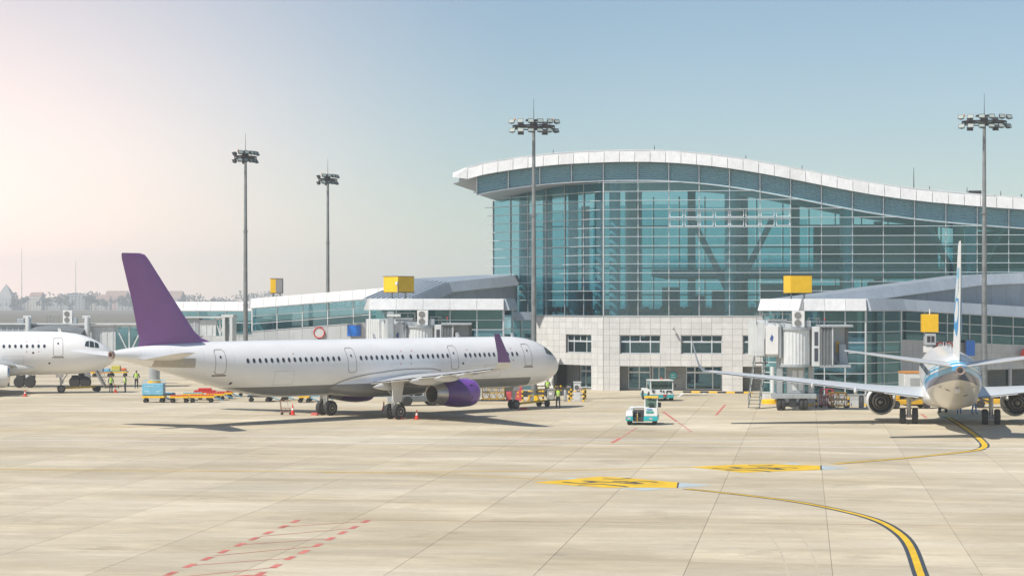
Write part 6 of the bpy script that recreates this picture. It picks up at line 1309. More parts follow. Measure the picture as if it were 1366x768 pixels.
# ---------------------------------------------------------------- baggage carts
def dolly(px, py, rz, label, top=yellow, deck=red, ln=1.9, wd=1.3, h=.42, drawbar=True, load=None, box=False, frame=None):
    t = thing('baggage_dolly', label, 'dolly', gnd(px, py) + Vector((0, wd / 2, 0)), rz, 'baggage dollies')
    MB().box((-ln / 2, -wd / 2, h), (ln / 2, wd / 2, h + .16)).build('frame', top, t, bevel=.02)
    n = 7
    for k in range(n): MB().box((-ln / 2 + .06 + k * (ln - .12) / n, -wd / 2 + .06, h + .165), (-ln / 2 + .06 + (k + .8) * (ln - .12) / n, wd / 2 - .06, h + .23)).build('deck_roller', deck, t, bevel=.02)
    for x in (-ln * .36, ln * .36):
        for y in (-wd * .38, wd * .38): MB().lathe([(-.07, .10), (-.07, .17), (.07, .17), (.07, .10)], 14, 'y', 0, (x, y, .17)).build('tyre', rubber, t, smooth=True)
        MB().box((x - .06, -wd * .42, .14), (x + .06, wd * .42, .42)).build('axle', dark, t)
    if drawbar:
        mb = MB(); mb.tube((ln / 2, -.25, h), (ln / 2 + .75, 0, .16), .045, .045, 6); mb.tube((ln / 2, .25, h), (ln / 2 + .75, 0, .16), .045, .045, 6); mb.tube((ln / 2 + .2, -.2, h - .05), (ln / 2 + .2, .2, h - .05), .03, .03, 6); mb.build('drawbar', cyan, t)
    if box:
        b_ = MB().box((-ln / 2 + .02, -wd / 2 + .02, h + .25), (ln / 2 - .1, wd / 2 - .02, h + 1.22)).build('cover', cyan, t, bevel=.04); mb = MB()
        for x0, x1, z in ((-.75, .0, .95), (-.75, -.3, .5), (.25, .65, .5)): mb.box((x0, -wd / 2 + .005, h + z), (x1, -wd / 2 + .018, h + z + .09))
        mb.build('cover_print', mat('print_pale', (.42, .66, .76), .6), b_); mb = MB()
        for x in (-ln / 2 + .06, 0, ln / 2 - .14):
            for y in (-wd / 2 + .06, wd / 2 - .06): mb.tube((x, y, h + 1.2), (x, y, h + 1.5), .02, .02, 6)
        for y in (-wd / 2 + .06, wd / 2 - .06): mb.tube((-ln / 2 + .06, y, h + 1.5), (ln / 2 - .14, y, h + 1.5), .02, .02, 6)
        mb.build('rail', cyan, b_)
    if load:
        for (x, z, w_, m_) in load: MB().box((x - w_ / 2, -.4, h + .235), (x + w_ / 2, .4, h + .235 + z)).build('load_rack', m_, t, bevel=.03)
    return t
dolly(204, 537, 0, 'tall blue covered baggage cart left of the dolly queue', deck=cyan, box=True, ln=1.95)
dolly(222, 533.5, 0, 'flat blue topped dolly just behind the covered blue cart', top=dark, deck=cyan, ln=1.2, drawbar=False)
dolly(238, 537.3, R(3), 'yellow framed dolly with red deck right of the covered cart', ln=1.6)
dolly(268, 537, R(3), 'yellow framed dolly with red deck at the middle of the queue', ln=2.2)
dolly(256, 533.5, R(5), 'yellow dolly with blue deck behind the middle of the queue', deck=cyan, ln=1.8, drawbar=False)
dolly(286, 534, R(5), 'red decked dolly right of the queue middle', ln=1.7)
dolly(298, 532, R(5), 'red decked dolly at the right end of the queue', ln=1.5)
dolly(272, 530, R(5), 'far red topped dolly at the back of the queue', top=red, ln=2.0, drawbar=False, load=[(0, .18, 1.2, red)])
dolly(312, 529, R(5), 'low dark dolly beyond the queue under the airliner tail', top=dark, deck=steel, ln=1.5)
dolly(345, 536, 0, 'dark dolly with pale blue top under the purple airliner fuselage', top=dark, deck=cyan, ln=2.0)
dolly(368, 535, 0, 'dark low dolly under the fuselage between blue and yellow ones', top=dark, deck=dark, ln=1.6)
dolly(391, 533.5, 0, 'yellow flat dolly under the purple airliner fuselage', deck=yellow, ln=1.9, drawbar=False)
dolly(405, 537, 0, 'small red and yellow dolly left of the main wheels', ln=.95, load=[(0, .14, .6, pinkred)])
dolly(421, 535.5, 0, 'red and blue dolly half hidden by the far main wheels', top=cyan, ln=1.5, load=[(0, .16, 1.2, pinkred)])
dolly(137, 502.5, 0, 'far dolly with blue and orange load behind the workers', top=mat('faded_orange', (.62, .28, .05), .6), deck=cyan, ln=1.8, drawbar=False, load=[(-.4, .5, .7, mat('wrapped_grey', (.45, .45, .47), .7)), (.4, .3, .6, cyan)])
dolly(157, 502, 0, 'far dolly with yellow bags left of the airliner tail', deck=cyan, ln=2.1, drawbar=False, load=[(-.3, .6, 1.0, mat('bag_yellow', (.62, .55, .10), .7)), (.6, .3, .5, orange)])
dolly(118, 502.5, 0, 'far dolly with red load left of the grey wrapped one', deck=red, ln=1.6, drawbar=False, load=[(0, .3, 1.0, red)])
# ================================================================ SMALL APRON THINGS
def cone(px, py, label, h=.75):
    t = thing('traffic_cone', label, 'cone', gnd(px, py), random.uniform(0, 1), 'traffic cones')
    MB().box((-.2, -.2, 0), (.2, .2, .05)).build('base', mat('cone_base', (.45, .04, .03), .6), t, bevel=.01); mb = MB(); mb.lathe([(.05, .155), (h * .45, .095)], 16, 'z'); mb.lathe([(h * .66, .065), (h, .03)], 16, 'z'); mb.build('cone', mat('cone_red', (.75, .045, .02), .45), t, smooth=True)
    MB().lathe([(h * .45, .095), (h * .66, .065)], 16, 'z').build('reflective_band', white, t, smooth=True)
cone(390.5, 553.3, 'red cone beside the hand trolley left of the main wheels', .85); cone(512, 547.5, 'red cone between the two main wheel pairs'); cone(556, 559, 'red cone right of the near main wheels', .7); cone(154, 523.5, 'red cone beside the three workers at the left'); cone(33.5, 528.5, 'small red cone in front of the white airliner engine', .6)
t = thing('hand_trolley', 'rusty hand trolley with chocks beside the red cone', 'trolley', gnd(381, 553), 0); rust = mat('rusty_tube', (.26, .11, .07), .7, .2)
mb = MB()
for y in (0, .5):
    mb.tube((-.35, y, .22), (.45, y, .22), .025, .025, 6); mb.tube((-.35, y, .22), (-.45, y, 1.15), .022, .022, 6)
mb.tube((-.45, 0, 1.15), (-.45, .5, 1.15), .022, .022, 6); mb.tube((-.45, 0, 1.15), (.1, 0, 1.15), .015, .015, 6); mb.tube((.1, 0, 1.15), (.2, 0, .6), .012, .012, 6)
for x in (-.3, 0, .3): mb.tube((x, 0, .22), (x, .5, .22), .02, .02, 6); mb.tube((x, 0, .22), (x, 0, .52), .02, .02, 6)
mb.tube((-.35, 0, .52), (.45, 0, .52), .02, .02, 6); mb.build('frame', rust, t)
for x in (-.3, .35): MB().lathe([(-.04, .09), (.04, .09)], 12, 'y', 0, (x, 0, .09)).build('wheel', rubber, t); MB().lathe([(-.04, .09), (.04, .09)], 12, 'y', 0, (x, .5, .09)).build('wheel', rubber, t)
chm = mat('chock_red', (.45, .08, .06), .6)
def chock(px, py, label):
    t = thing('wheel_chock', label, 'chock', gnd(px, py), R(46), 'wheel chocks'); MB().prism([(-.14, 0), (.14, 0), (.04, .2), (-.04, .2)], -.35, .35).build('block', chm, t, bevel=.01); mb = MB(); mb.path([(0, -.36, .1), (.3, -.5, .05), (.5, -.4, .03)], .02, 5); mb.build('rope', rust, t)
chock(420, 553.5, 'red wheel chock at the far main wheels'); chock(532, 558.8, 'red wheel chock at the near main wheels of the purple airliner'); chock(698, 546, 'small red chock at the nose wheels')
# tow bars
def towbar(p0, p1, label):
    d = p1 - p0; L = d.length; t = thing('tow_bar', label, 'tow bar', p0, math.atan2(d.y, d.x), 'yellow tow bars')
    MB().tube((0, 0, .42), (L * .62, 0, .50), .09, .09, 10).build('bar', yellow, t, smooth=True); MB().tube((L * .62, 0, .50), (L, 0, .55), .06, .06, 8).build('bar_end', mat('towbar_brown', (.30, .24, .08), .6), t)
    ax = MB().tube((L * .58, -.45, .3), (L * .58, .45, .3), .05, .05, 8).build('axle', dark, t)
    for y in (-.42, .42): MB().lathe([(-.1, .14), (-.1, .27), (.1, .27), (.1, .14)], 16, 'y', 0, (L * .58, y, .30)).build('tyre', rubber, t, smooth=True); MB().lathe([(-.09, .14), (.09, .14)], 12, 'y', 0, (L * .58, y, .30)).build('rim', body_w, t)
    MB().tube((L, 0, .2), (L, 0, .62), .03, .03, 6).build('jack_leg', dark, t); MB().box((-.15, -.18, .34), (.05, .18, .5)).build('head', yellow, t, bevel=.02)
towbar(gnd(694, 544.5), gnd(746, 541), 'yellow tow bar attached to the purple airliner nose wheels'); towbar(gnd(88, 523), gnd(158, 521.5), 'yellow tow bar attached to the white airliner nose wheels')
# striped rail barriers
def barrier(p0, p1, label, h=.95, bars=(.5, .9)):
    d = p1 - p0; L = d.length; t = thing('striped_barrier', label, 'barrier', p0, math.atan2(d.y, d.x), 'yellow and black barriers')
    for x in (0, L): 
        for k in range(5): MB().tube((x, 0, h * k / 5), (x, 0, h * (k + 1) / 5), .085, .085, 12).build('post_section', yellow if k % 2 == 0 else black, t, smooth=True)
    n = max(4, int(L / .4))
    for z in bars:
        for k in range(n): MB().tube((L * k / n, 0, h * z), (L * (k + 1) / n, 0, h * z), .05, .05, 10).build('rail_section', yellow if k % 2 else black, t, smooth=True)
barrier(gnd(697, 535), gnd(724.5, 534.5), 'striped barrier in front of the mast foot'); barrier(gnd(716, 527), gnd(728, 526.7), 'far striped barrier behind the mast foot'); barrier(gnd(741, 527.5), gnd(748, 527.3), 'short striped barrier between the two workers')
barrier(gnd(759.5, 535.6), gnd(778.5, 535.6), 'striped barrier round the white cabinet, front rail', bars=(.95,)); barrier(gnd(762, 532), gnd(781, 532), 'striped barrier behind the white cabinet', bars=(.4, .9))
# mast foot guard
t = thing('mast_guard', 'yellow and black faceted guard round the mast foot under the nose', 'guard', Vector((*at(712, 181.5), 0)), 0)
for k in range(8):
    a0, a1 = k * math.pi / 4, (k + 1) * math.pi / 4
    MB().hexa([(.40 * math.cos(a0), .40 * math.sin(a0), 0), (.60 * math.cos(a0), .60 * math.sin(a0), 0), (.60 * math.cos(a1), .60 * math.sin(a1), 0), (.40 * math.cos(a1), .40 * math.sin(a1), 0), (.30 * math.cos(a0), .30 * math.sin(a0), .5), (.36 * math.cos(a0), .36 * math.sin(a0), .5), (.36 * math.cos(a1), .36 * math.sin(a1), .5), (.30 * math.cos(a1), .30 * math.sin(a1), .5)]).build('facet', black if k % 4 == 1 else yellow, t)
# cabinets
def cabinet(px, py, wd, ht, dp, m, label, cat='cabinet', rz=0, panel=None, vent=False, cap=True):
    t = thing('equipment_cabinet', label, cat, gnd(px, py), rz, 'equipment cabinets'); b = MB().box((-wd / 2, 0, 0), (wd / 2, dp, ht)).build('body', m, t, bevel=.02)
    if cap: MB().box((-wd / 2 - .05, -.05, ht), (wd / 2 + .05, dp + .05, ht + .08)).build('cap', m, t)
    MB().box((-wd / 2 + .04, -.015, .1), (wd / 2 - .04, -.003, ht - .08)).build('door', m, t)
    if panel: 
        for (x, z, w_, h_, mm_) in panel: MB().box((x - w_ / 2, -.03, z - h_ / 2), (x + w_ / 2, -.016, z + h_ / 2)).build('label_plate', mm_, t)
    if vent: MB().lathe([(-.03, .2), (0, .2)], 18, 'y', 0, (-.06, -.012, ht - .42)).build('vent', mat('vent_dark', (.12, .12, .12), .5), t)
cabinet(770.2, 534.8, .62, 1.62, .6, mat('cabinet_white', (.66, .67, .68), .5, streak=.1), 'tall white cabinet with round vent inside the striped barrier', vent=True, panel=[(.18, 1.05, .1, .1, red)])
cabinet(735, 534.2, .66, .98, .5, mat('cabinet_grey', (.36, .36, .35), .5), 'grey cabinet with a pale plate beside the worker', panel=[(-.05, .62, .28, .22, white)])
cabinet(678.7, 534.3, .5, .82, .5, pinkred, 'low faded red cabinet left of the nose gear', panel=[(.0, .5, .12, .1, orange)], cap=False)
cabinet(691, 534.5, .78, 1.25, .6, pinkred, 'tall faded red cabinet with yellow plates behind the nose gear', panel=[(.0, .75, .16, .14, yellow), (.0, .42, .16, .12, yellow), (-.2, 1.02, .3, .3, mat('gauge_grey', (.25, .22, .22), .5))], cap=False)
t = thing('fire_extinguisher', 'grey cylinder standing between the worker and the white cabinet', 'cylinder', gnd(754, 534.8), 0, None); MB().lathe([(.05, .13), (.85, .13), (.98, .06)], 16, 'z').build('tank', mat('tank_grey', (.45, .46, .46), .4, .4), t, smooth=True); MB().lathe([(0, .16), (.06, .16)], 16, 'z').build('foot_ring', dark, t); MB().box((-.1, -.04, .98), (.1, .04, 1.06)).build('valve', dark, t)
# yellow service steps behind the engine, red and yellow trestles by the right pier
def trestle(px, py, w_, h_, d_, m1, m2, label, n=3):
    t = thing('service_steps', label, 'steps', gnd(px, py), 0, 'tubular service steps'); mb = MB(); m = MB()
    for x in [-w_ / 2 + w_ * k / n for k in range(n + 1)]:
        for y in (0, d_): mb.tube((x, y, .12), (x, y, h_), .04, .04, 6)
    for z in (.2, h_ * .55, h_):
        for y in (0, d_): mb.tube((-w_ / 2, y, z), (w_ / 2, y, z), .035, .035, 6)
    mb.build('frame', m1, t)
    for k in range(n):
        a, b = -w_ / 2 + w_ * k / n, -w_ / 2 + w_ * (k + 1) / n; m.tube((a, 0, .15), (b, 0, h_), .03, .03, 6); m.tube((b, d_, .15), (a, d_, h_), .03, .03, 6)
    m.build('brace', m2, t); MB().box((-w_ / 2, 0, h_ * .55 + .04), (w_ / 2, d_, h_ * .55 + .1)).build('platform', steel, t)
    for x in (-w_ / 2, w_ / 2):
        for y in (0, d_): MB().lathe([(-.05, .1), (.05, .1)], 12, 'y', 0, (x, y, .1)).build('wheel', rubber, t)
trestle(658, 535, 1.9, 1.35, 1.2, mat('steps_yellow', (.55, .33, .03), .55), mat('steps_yellow', (.55, .33, .03), .55), 'yellow tubular service steps right of the purple engine'); trestle(1104, 543.5, 1.0, 1.5, .9, mat('trestle_red', (.36, .05, .06), .55), mat('trestle_red', (.36, .05, .06), .55), 'red tubular steps at the foot of the right pier', 2); trestle(1119, 544.5, 1.3, 1.25, 1.0, mat('trestle_brown', (.45, .26, .05), .55), mat('trestle_brown', (.45, .26, .05), .55), 'yellow tubular steps right of the red ones', 2)
# bins and posts near the right pier
for px, py, lab in ((1149, 543.5, 'grey bin at the right corner of the gate pier'),):
    t = thing('bin', lab, 'bin', gnd(px, py), 0); MB().lathe([(0, .2), (.05, .22), (.9, .22), (.98, .15)], 16, 'z').build('body', steel, t, smooth=True); MB().lathe([(.98, .12), (1.04, .1)], 12, 'z').build('lid', dark, t)
for px, lab in ((1132, 'short striped post at the foot of the right pier'), (1157, 'short striped post left of the white engine'), (1089, 'short striped post right of the bridge wheels')):
    t = thing('striped_post', lab, 'bollard', gnd(px, 543.3), 0, 'striped posts')
    for k in range(4): MB().tube((0, 0, k * .22), (0, 0, (k + 1) * .22), .09, .09, 12).build('band', yellow if k % 2 else black, t, smooth=True)
# white concrete block row along the right pier
for k in range(5):
    t = thing('concrete_block', ['white concrete block nearest the bridge wheels', 'second white concrete block from the bridge wheels', 'third white concrete block at the pier foot', 'fourth white concrete block by the trestles', 'fifth white concrete block by the grey bin'][k], 'block', gnd(1092 + k * 12.5, 541.6), 0, 'white concrete blocks'); MB().hexa([(-.36, 0, 0), (.36, 0, 0), (.36, .4, 0), (-.36, .4, 0), (-.33, .06, .45), (.33, .06, .45), (.33, .34, .45), (-.33, .34, .45)]).build('block', wall_grey, t, bevel=.02)
# ---- yellow belt loaders and a box truck around the striped airliner
def belt_loader(px, py, rz, label, fl=1):
    t = thing('belt_loader', label, 'belt loader', gnd(px, py), rz, 'yellow belt loaders'); ym = mat('loader_yellow', (.72, .42, .02), .45, var=.15)
    MB().box((-1.9, 0, .35), (1.9, 1.6, .75)).build('chassis', ym, t, bevel=.05); MB().box((-1.8 * fl, .2, .76), (-.9 * fl, 1.3, 1.15)).build('engine_cover', ym, t, bevel=.06)
    mb = MB(); mb.bar((-2.4 * fl, .8, .75), (2.6 * fl, .8, 1.75), .9, .16); mb.build('conveyor', dark, t); mb = MB()
    for y in (.32, 1.28): mb.bar((-2.4 * fl, y, .85), (2.6 * fl, y, 1.85), .07, .2)
    mb.build('conveyor_rail', ym, t); mb = MB(); mb.tube((.6 * fl, .3, .7), (1.4 * fl, .3, 1.5), .05, .05, 8); mb.tube((.6 * fl, 1.3, .7), (1.4 * fl, 1.3, 1.5), .05, .05, 8); mb.build('lift_arm', steel, t)
    MB().box((-.6 * fl, 1.3, .76), (-.2 * fl, 1.6, 1.3)).build('seat', dark, t, bevel=.04)
    for x in (-1.3, 1.3): vwheel(t, x, .05, .34, .24, 'y'); vwheel(t, x, 1.55, .34, .24, 'y')
belt_loader(1216, 545, R(8), 'yellow belt loader left of the striped airliner fuselage'); belt_loader(1330, 544, R(-6), 'yellow belt loader right of the striped airliner fuselage', -1)
def box_truck(px, py, rz, label, fl=1, trim=mat('trim_orange', (.70, .30, .06), .5), z0=1.12):
    t = thing('catering_truck', label, 'truck', gnd(px, py), rz, 'catering trucks'); MB().box((-2.6, 0, .45), (2.6, 2.2, .75)).build('chassis', dark, t, bevel=.04); MB().box((-2.5 * fl, .05, z0), (1.1 * fl, 2.15, z0 + 1.6)).build('cargo_box', body_w, t, bevel=.05)
    MB().box((-2.52, .02, z0 + 1.6), (1.12, 2.2, z0 + 1.74)).build('box_trim', trim, t); mb = MB(); mb.bar((-1.6, .5, .76), (.4, .5, z0), .1, .14); mb.bar((.4, .5, .76), (-1.6, .5, z0), .1, .14); mb.bar((-1.6, 1.8, .76), (.4, 1.8, z0), .1, .14); mb.build('scissor_lift', steel, t)
    MB().hexa([(1.3, .1, .6), (2.6, .1, .6), (2.6, 2.1, .6), (1.3, 2.1, .6), (1.35, .15, 2.0), (2.3, .15, 2.0), (2.3, 2.05, 2.0), (1.35, 2.05, 2.0)]).build('cab', body_w, t, bevel=.06); MB().box((1.5, .085, 1.3), (2.2, .098, 1.85)).build('side_window', win_glass, t); MB().box((-2.0, .03, z0 + .4), (-1.2, .045, z0 + 1.2)).build('panel', mat('panel_grey_shade2', (.4, .42, .42), .5), t); MB().box((-.6, .03, z0 + .2), (.1, .045, z0 + 1.4)).build('roller_door', alu, t)
    for x in (-1.7, 1.9): vwheel(t, x, .12, .42, .3, 'y'); vwheel(t, x, 2.1, .42, .3, 'y')
box_truck(1246, 541, R(3), 'white raised box truck with orange roof trim left of the striped tail')
# ================================================================ PEOPLE
skin_m = mat('skin', (.36, .21, .15), .55, var=.05); navy = mat('navy_cloth', (.035, .045, .075), .85, var=.15, scale=12); hivis = mat('hi_vis_vest', (.42, .72, .03), .6, var=.1, scale=10); hair_m = mat('black_hair', (.012, .011, .012), .6); shoe_m = mat('black_shoe', (.015, .015, .016), .5); bluecl = mat('blue_overall', (.05, .25, .55), .8, var=.12, scale=12); reflect = mat('reflective_tape', (.70, .70, .66), .35)
def person(loc, rz, label, pose, top=navy, trousers=navy, vest=True, cap=True, h=1.74):
    """pose: hands (left, right) in body coordinates, stride; the body is one skin surface, cut into cloth and skin by material only."""
    t = thing('person', label, 'person', loc, rz, 'ground crew'); s = h / 1.74
    hl, hr, el_l, el_r, st = pose['hl'], pose['hr'], pose['el'], pose['er'], pose.get('stride', .0)
    V = [((0, 0, .96), .155, .115), ((0, .0, 1.10), .135, .10), ((0, -.005, 1.28), .165, .115), ((0, 0, 1.42), .15, .10), ((0, .0, 1.50), .062, .06), ((0, -.015, 1.58), .075, .085), ((0, -.02, 1.66), .085, .10), ((0, -.01, 1.735), .055, .065)]
    E = [(k, k + 1) for k in range(7)]
    def chain(root, pts):
        p = root
        for q, rx, ry in pts: V.append((q, rx, ry)); E.append((p, len(V) - 1)); p = len(V) - 1
    for sg, hnd, elb in ((1, hl, el_l), (-1, hr, el_r)):
        sh = Vector((sg * .19, 0, 1.41)); e = Vector(elb); w_ = Vector(hnd); dr = (w_ - e).normalized()
        chain(3, [(tuple(sh), .062, .06), (tuple(sh.lerp(e, .55)), .052, .052), (tuple(e), .043, .043), (tuple(e.lerp(w_, .6)), .038, .038), (tuple(w_), .026, .03), (tuple(w_ + dr * .07), .038, .022)])
        pr = len(V) - 1; side = Vector((dr.y, -dr.x, 0)); side = side.normalized() if side.length > .01 else Vector((1, 0, 0)); dn = Vector((0, 0, -1)) if abs(dr.z) < .8 else Vector((0, -1, 0))
        for k in range(4):
            off = side * (.027 - .018 * k); ln = (.075, .085, .08, .06)[k]; chain(pr, [(tuple(w_ + dr * .10 + off), .010, .010), (tuple(w_ + dr * (.10 + ln * .55) + off + dn * .008), .009, .009), (tuple(w_ + dr * (.10 + ln) + off + dn * .03), .0075, .0075)])
        chain(pr, [(tuple(w_ + dr * .05 + side * .045), .011, .011), (tuple(w_ + dr * .085 + side * .062 + dn * .01), .0095, .0095)])
        ly = st * sg
        chain(0, [((sg * .095, 0, .88), .10, .10), ((sg * .11, -.015 + ly * .5, .50), .066, .07), ((sg * .115, .015 + ly * .8, .28), .058, .062), ((sg * .12, .02 + ly, .09), .045, .05), ((sg * .13, -.10 + ly, .045), .045, .038), ((sg * .135, -.17 + ly, .035), .035, .028)])
    me = bpy.data.meshes.new('body'); me.from_pydata([Vector(v[0]) * s for v in V], E, []); ob = bpy.data.objects.new('body', me); C.objects.link(ob)
    sm = ob.modifiers.new('skin', 'SKIN'); sb = ob.modifiers.new('sub', 'SUBSURF'); sb.levels = 1; sb.render_levels = 1
    for k, v in enumerate(V): me.skin_vertices[0].data[k].radius = (v[1] * s, v[2] * s)
    me.skin_vertices[0].data[0].use_root = True
    dg = bpy.context.evaluated_depsgraph_get(); dg.update(); nm = bpy.data.meshes.new_from_object(ob.evaluated_get(dg)); bpy.data.objects.remove(ob)
    nm.name = 'body'
    for m_ in (top, trousers, skin_m, shoe_m, hair_m): nm.materials.append(m_)
    hands = [Vector(hl) * s, Vector(hr) * s]
    for p in nm.polygons:
        c = p.center; p.use_smooth = True
        if c.z > 1.515 * s: p.material_index = 2
        elif any((c - q).length < .19 * s and (c - q).length >= 0 and (c - Vector((0, 0, 1.15)) * s).length > .12 for q in hands) and min((c - q).length for q in hands) < .16 * s and (c - (Vector(el_l) if c.x > 0 else Vector(el_r)) * s).length > .20 * s and abs(c.x) > .02: p.material_index = 2
        elif c.z < .11 * s: p.material_index = 3
        elif c.z < .98 * s and abs(c.x) < .26 * s: p.material_index = 1
        else: p.material_index = 0
    body = bpy.data.objects.new('body', nm); C.objects.link(body); body.parent = t
    # face: eyes, nose, ears, mouth, and hair as small children of the body
    mb = MB()
    for sg in (-1, 1): mb.lathe([(-.012, .001), (-.008, .010), (.0, .012)], 8, 'y', 0, (sg * .032 * s, -.112 * s, 1.645 * s))
    mb.build('eyes', hair_m, body)
    mb = MB(); mb.add([Vector(q) * s for q in [(-.012, -.112, 1.645), (.012, -.112, 1.645), (.018, -.115, 1.605), (-.018, -.115, 1.605), (0, -.142, 1.61)]], [(0, 1, 4), (1, 2, 4), (2, 3, 4), (3, 0, 4)]); mb.build('nose', skin_m, body)
    mb = MB(); mb.cbox((0, -.108 * s, 1.578 * s), (.045 * s, .012 * s, .010 * s)); mb.build('mouth', mat('lips', (.25, .10, .08), .6), body); mb = MB()
    for sg in (-1, 1): mb.lathe([(-.01, .028), (.012, .018)], 8, 'x', 0, (sg * .086 * s, -.01 * s, 1.635 * s))
    mb.build('ears', skin_m, body)
    rings = []
    for k in range(6):
        q = k / 5 * math.pi / 2; rings.append([(.094 * s * math.cos(q) * math.cos(a), (-.01 + .108 * math.cos(q) * math.sin(a)) * s, (1.665 + .105 * math.sin(q)) * s) for a in [2 * math.pi * j / 14 for j in range(14)]])
    mb = MB(); mb.loft(rings)
    if cap: mb.hexa([Vector(q) * s for q in [(-.075, -.10, 1.668), (.075, -.10, 1.668), (.06, -.19, 1.655), (-.06, -.19, 1.655), (-.075, -.10, 1.682), (.075, -.10, 1.682), (.06, -.19, 1.668), (-.06, -.19, 1.668)]])
    mb.build('cap' if cap else 'hair', navy if cap else hair_m, body, smooth=True)
    if vest:
        mb = MB(); rg = []
        for z, rx, ry in ((.98, .185, .145), (1.08, .172, .135), (1.2, .188, .145), (1.32, .20, .15), (1.41, .185, .135), (1.47, .115, .10)): rg.append([(rx * s * math.cos(a), ry * s * math.sin(a), z * s) for a in [2 * math.pi * j / 18 for j in range(18)]])
        mb.loft(rg, 0, False, False); v_ = mb.build('safety_vest', hivis, t, smooth=True); mb = MB()
        for z, rx, ry in ((1.06, .178, .141), (1.22, .195, .152)): mb.loft([[(rx * s * math.cos(a), ry * s * math.sin(a), (z + dz) * s) for a in [2 * math.pi * j / 18 for j in range(18)]] for dz in (0, .045)], 0, False, False)
        mb.build('reflective_band', reflect, v_, smooth=True)
    return t
relax = dict(hl=(.30, -.06, .86), hr=(-.30, -.06, .86), el=(.27, .03, 1.12), er=(-.27, .03, 1.12))
hold = dict(hl=(.10, -.27, 1.10), hr=(-.10, -.27, 1.08), el=(.27, -.02, 1.12), er=(-.27, -.02, 1.12))
half = dict(hl=(.08, -.28, 1.05), hr=(-.31, -.05, .86), el=(.28, -.01, 1.12), er=(-.28, .04, 1.12), stride=.10)
person(gnd(744.5, 544.5), R(-12), 'worker in green vest standing right of the tow bar end', half, cap=True)
person(Vector((*at(730.5, 187), 0)), R(8), 'worker in green vest behind the grey cabinet, hands held together', hold, cap=False)
person(gnd(148, 524), R(35), 'worker in dark clothes and vest at the left beside the cone', relax, h=1.72); person(gnd(167, 523.5), R(-60), 'worker bending over his hands between two others at the left', hold, h=1.66); person(gnd(182, 518), R(10), 'worker in open green vest standing farthest from the cone at the left', dict(hl=(.12, -.22, 1.02), hr=(-.12, -.22, 1.02), el=(.32, .02, 1.12), er=(-.32, .02, 1.12), stride=.05), h=1.8, cap=False)
person(gnd(1279.5, 551.8), R(170), 'worker in blue overalls under the airliner tail, nearer the nose wheels', dict(relax, stride=.14), top=bluecl, trousers=bluecl, vest=False); person(gnd(1299.5, 552.3), R(120), 'worker in blue overalls right of the fuselage under the wing', dict(relax, stride=.12), top=bluecl, trousers=bluecl, vest=False)
# ================================================================ FAR TOWN, TREES AND AIR
leafm = mat('far_foliage', (.10, .11, .075), .9, var=.4, scale=.15)
roofc = [mat('far_roof_%d' % k, c, .8) for k, c in enumerate(((.34, .22, .17), (.36, .35, .33), (.42, .37, .30)))]
wallc = [mat('far_wall_%d' % k, c, .8) for k, c in enumerate(((.55, .50, .42), (.60, .56, .34), (.55, .36, .30), (.50, .50, .48)))]
def house(px, Y, w_, h_, kind, wm, rm, label):
    t = thing('far_house', label, 'house', Vector((*at(px, Y), -.3)), R(random.uniform(-12, 12)), 'houses of the far town'); d_ = w_ * .7
    MB().box((-w_ / 2, 0, 0), (w_ / 2, d_, h_)).build('wall', wm, t)
    if kind == 'gable': MB().add([(-w_ / 2 - .3, -.3, h_), (w_ / 2 + .3, -.3, h_), (w_ / 2 + .3, d_ + .3, h_), (-w_ / 2 - .3, d_ + .3, h_), (-w_ / 2 - .3, d_ / 2, h_ + w_ * .3), (w_ / 2 + .3, d_ / 2, h_ + w_ * .3)], [(0, 1, 5, 4), (2, 3, 4, 5), (0, 4, 3), (1, 2, 5), (0, 3, 2, 1)]).build('roof', rm, t)
    elif kind == 'spire': MB().add([(-w_ / 2, 0, h_), (w_ / 2, 0, h_), (w_ / 2, d_, h_), (-w_ / 2, d_, h_), (0, d_ / 2, h_ + w_ * .8)], [(0, 1, 4), (1, 2, 4), (2, 3, 4), (3, 0, 4), (0, 3, 2, 1)]).build('roof', rm, t)
    else: MB().box((-w_ / 2 - .3, -.3, h_), (w_ / 2 + .3, d_ + .3, h_ + .8)).build('roof', rm, t)
    n = max(2, int(w_ / 4)); 
    for r_ in range(max(1, int(h_ / 4))):
        for k in range(n): x = -w_ / 2 + (k + .5) * w_ / n; MB().box((x - .7, -.06, r_ * 3.6 + 1.4), (x + .7, -.01, r_ * 3.6 + 3.0)).build('window', dark, t)
YT = 2600.0
for (px, w_, h_, kind, wm, rm, lab) in ((6, 9, 14, 'spire', 3, 1, 'far tower house with pointed roof at the left edge'), (35, 16, 9, 'flat', 0, 1, 'low pale far house right of the pointed tower'), (47, 8, 13, 'gable', 0, 0, 'narrow far house with a gable above the white airliner'), (70, 20, 8, 'flat', 3, 1, 'wide grey far house behind the bridge railing'),
        (101, 11, 15, 'flat', 3, 1, 'tall pale far block right of the air conditioner'), (113, 17, 13, 'flat', 1, 2, 'yellowish far block above the long bridge'), (133, 12, 9, 'gable', 0, 0, 'small far house between yellow and pink houses'), (153, 14, 12, 'gable', 2, 0, 'pinkish far house with gable left of the fin'), (166, 9, 9, 'flat', 3, 1, 'small grey far block touching the fin outline'), (222, 18, 10, 'gable', 3, 0, 'far house behind the fin')):
    house(px, YT + random.uniform(-40, 60), w_ * 2.0, h_ * 1.35, kind, wallc[wm], roofc[rm], lab)
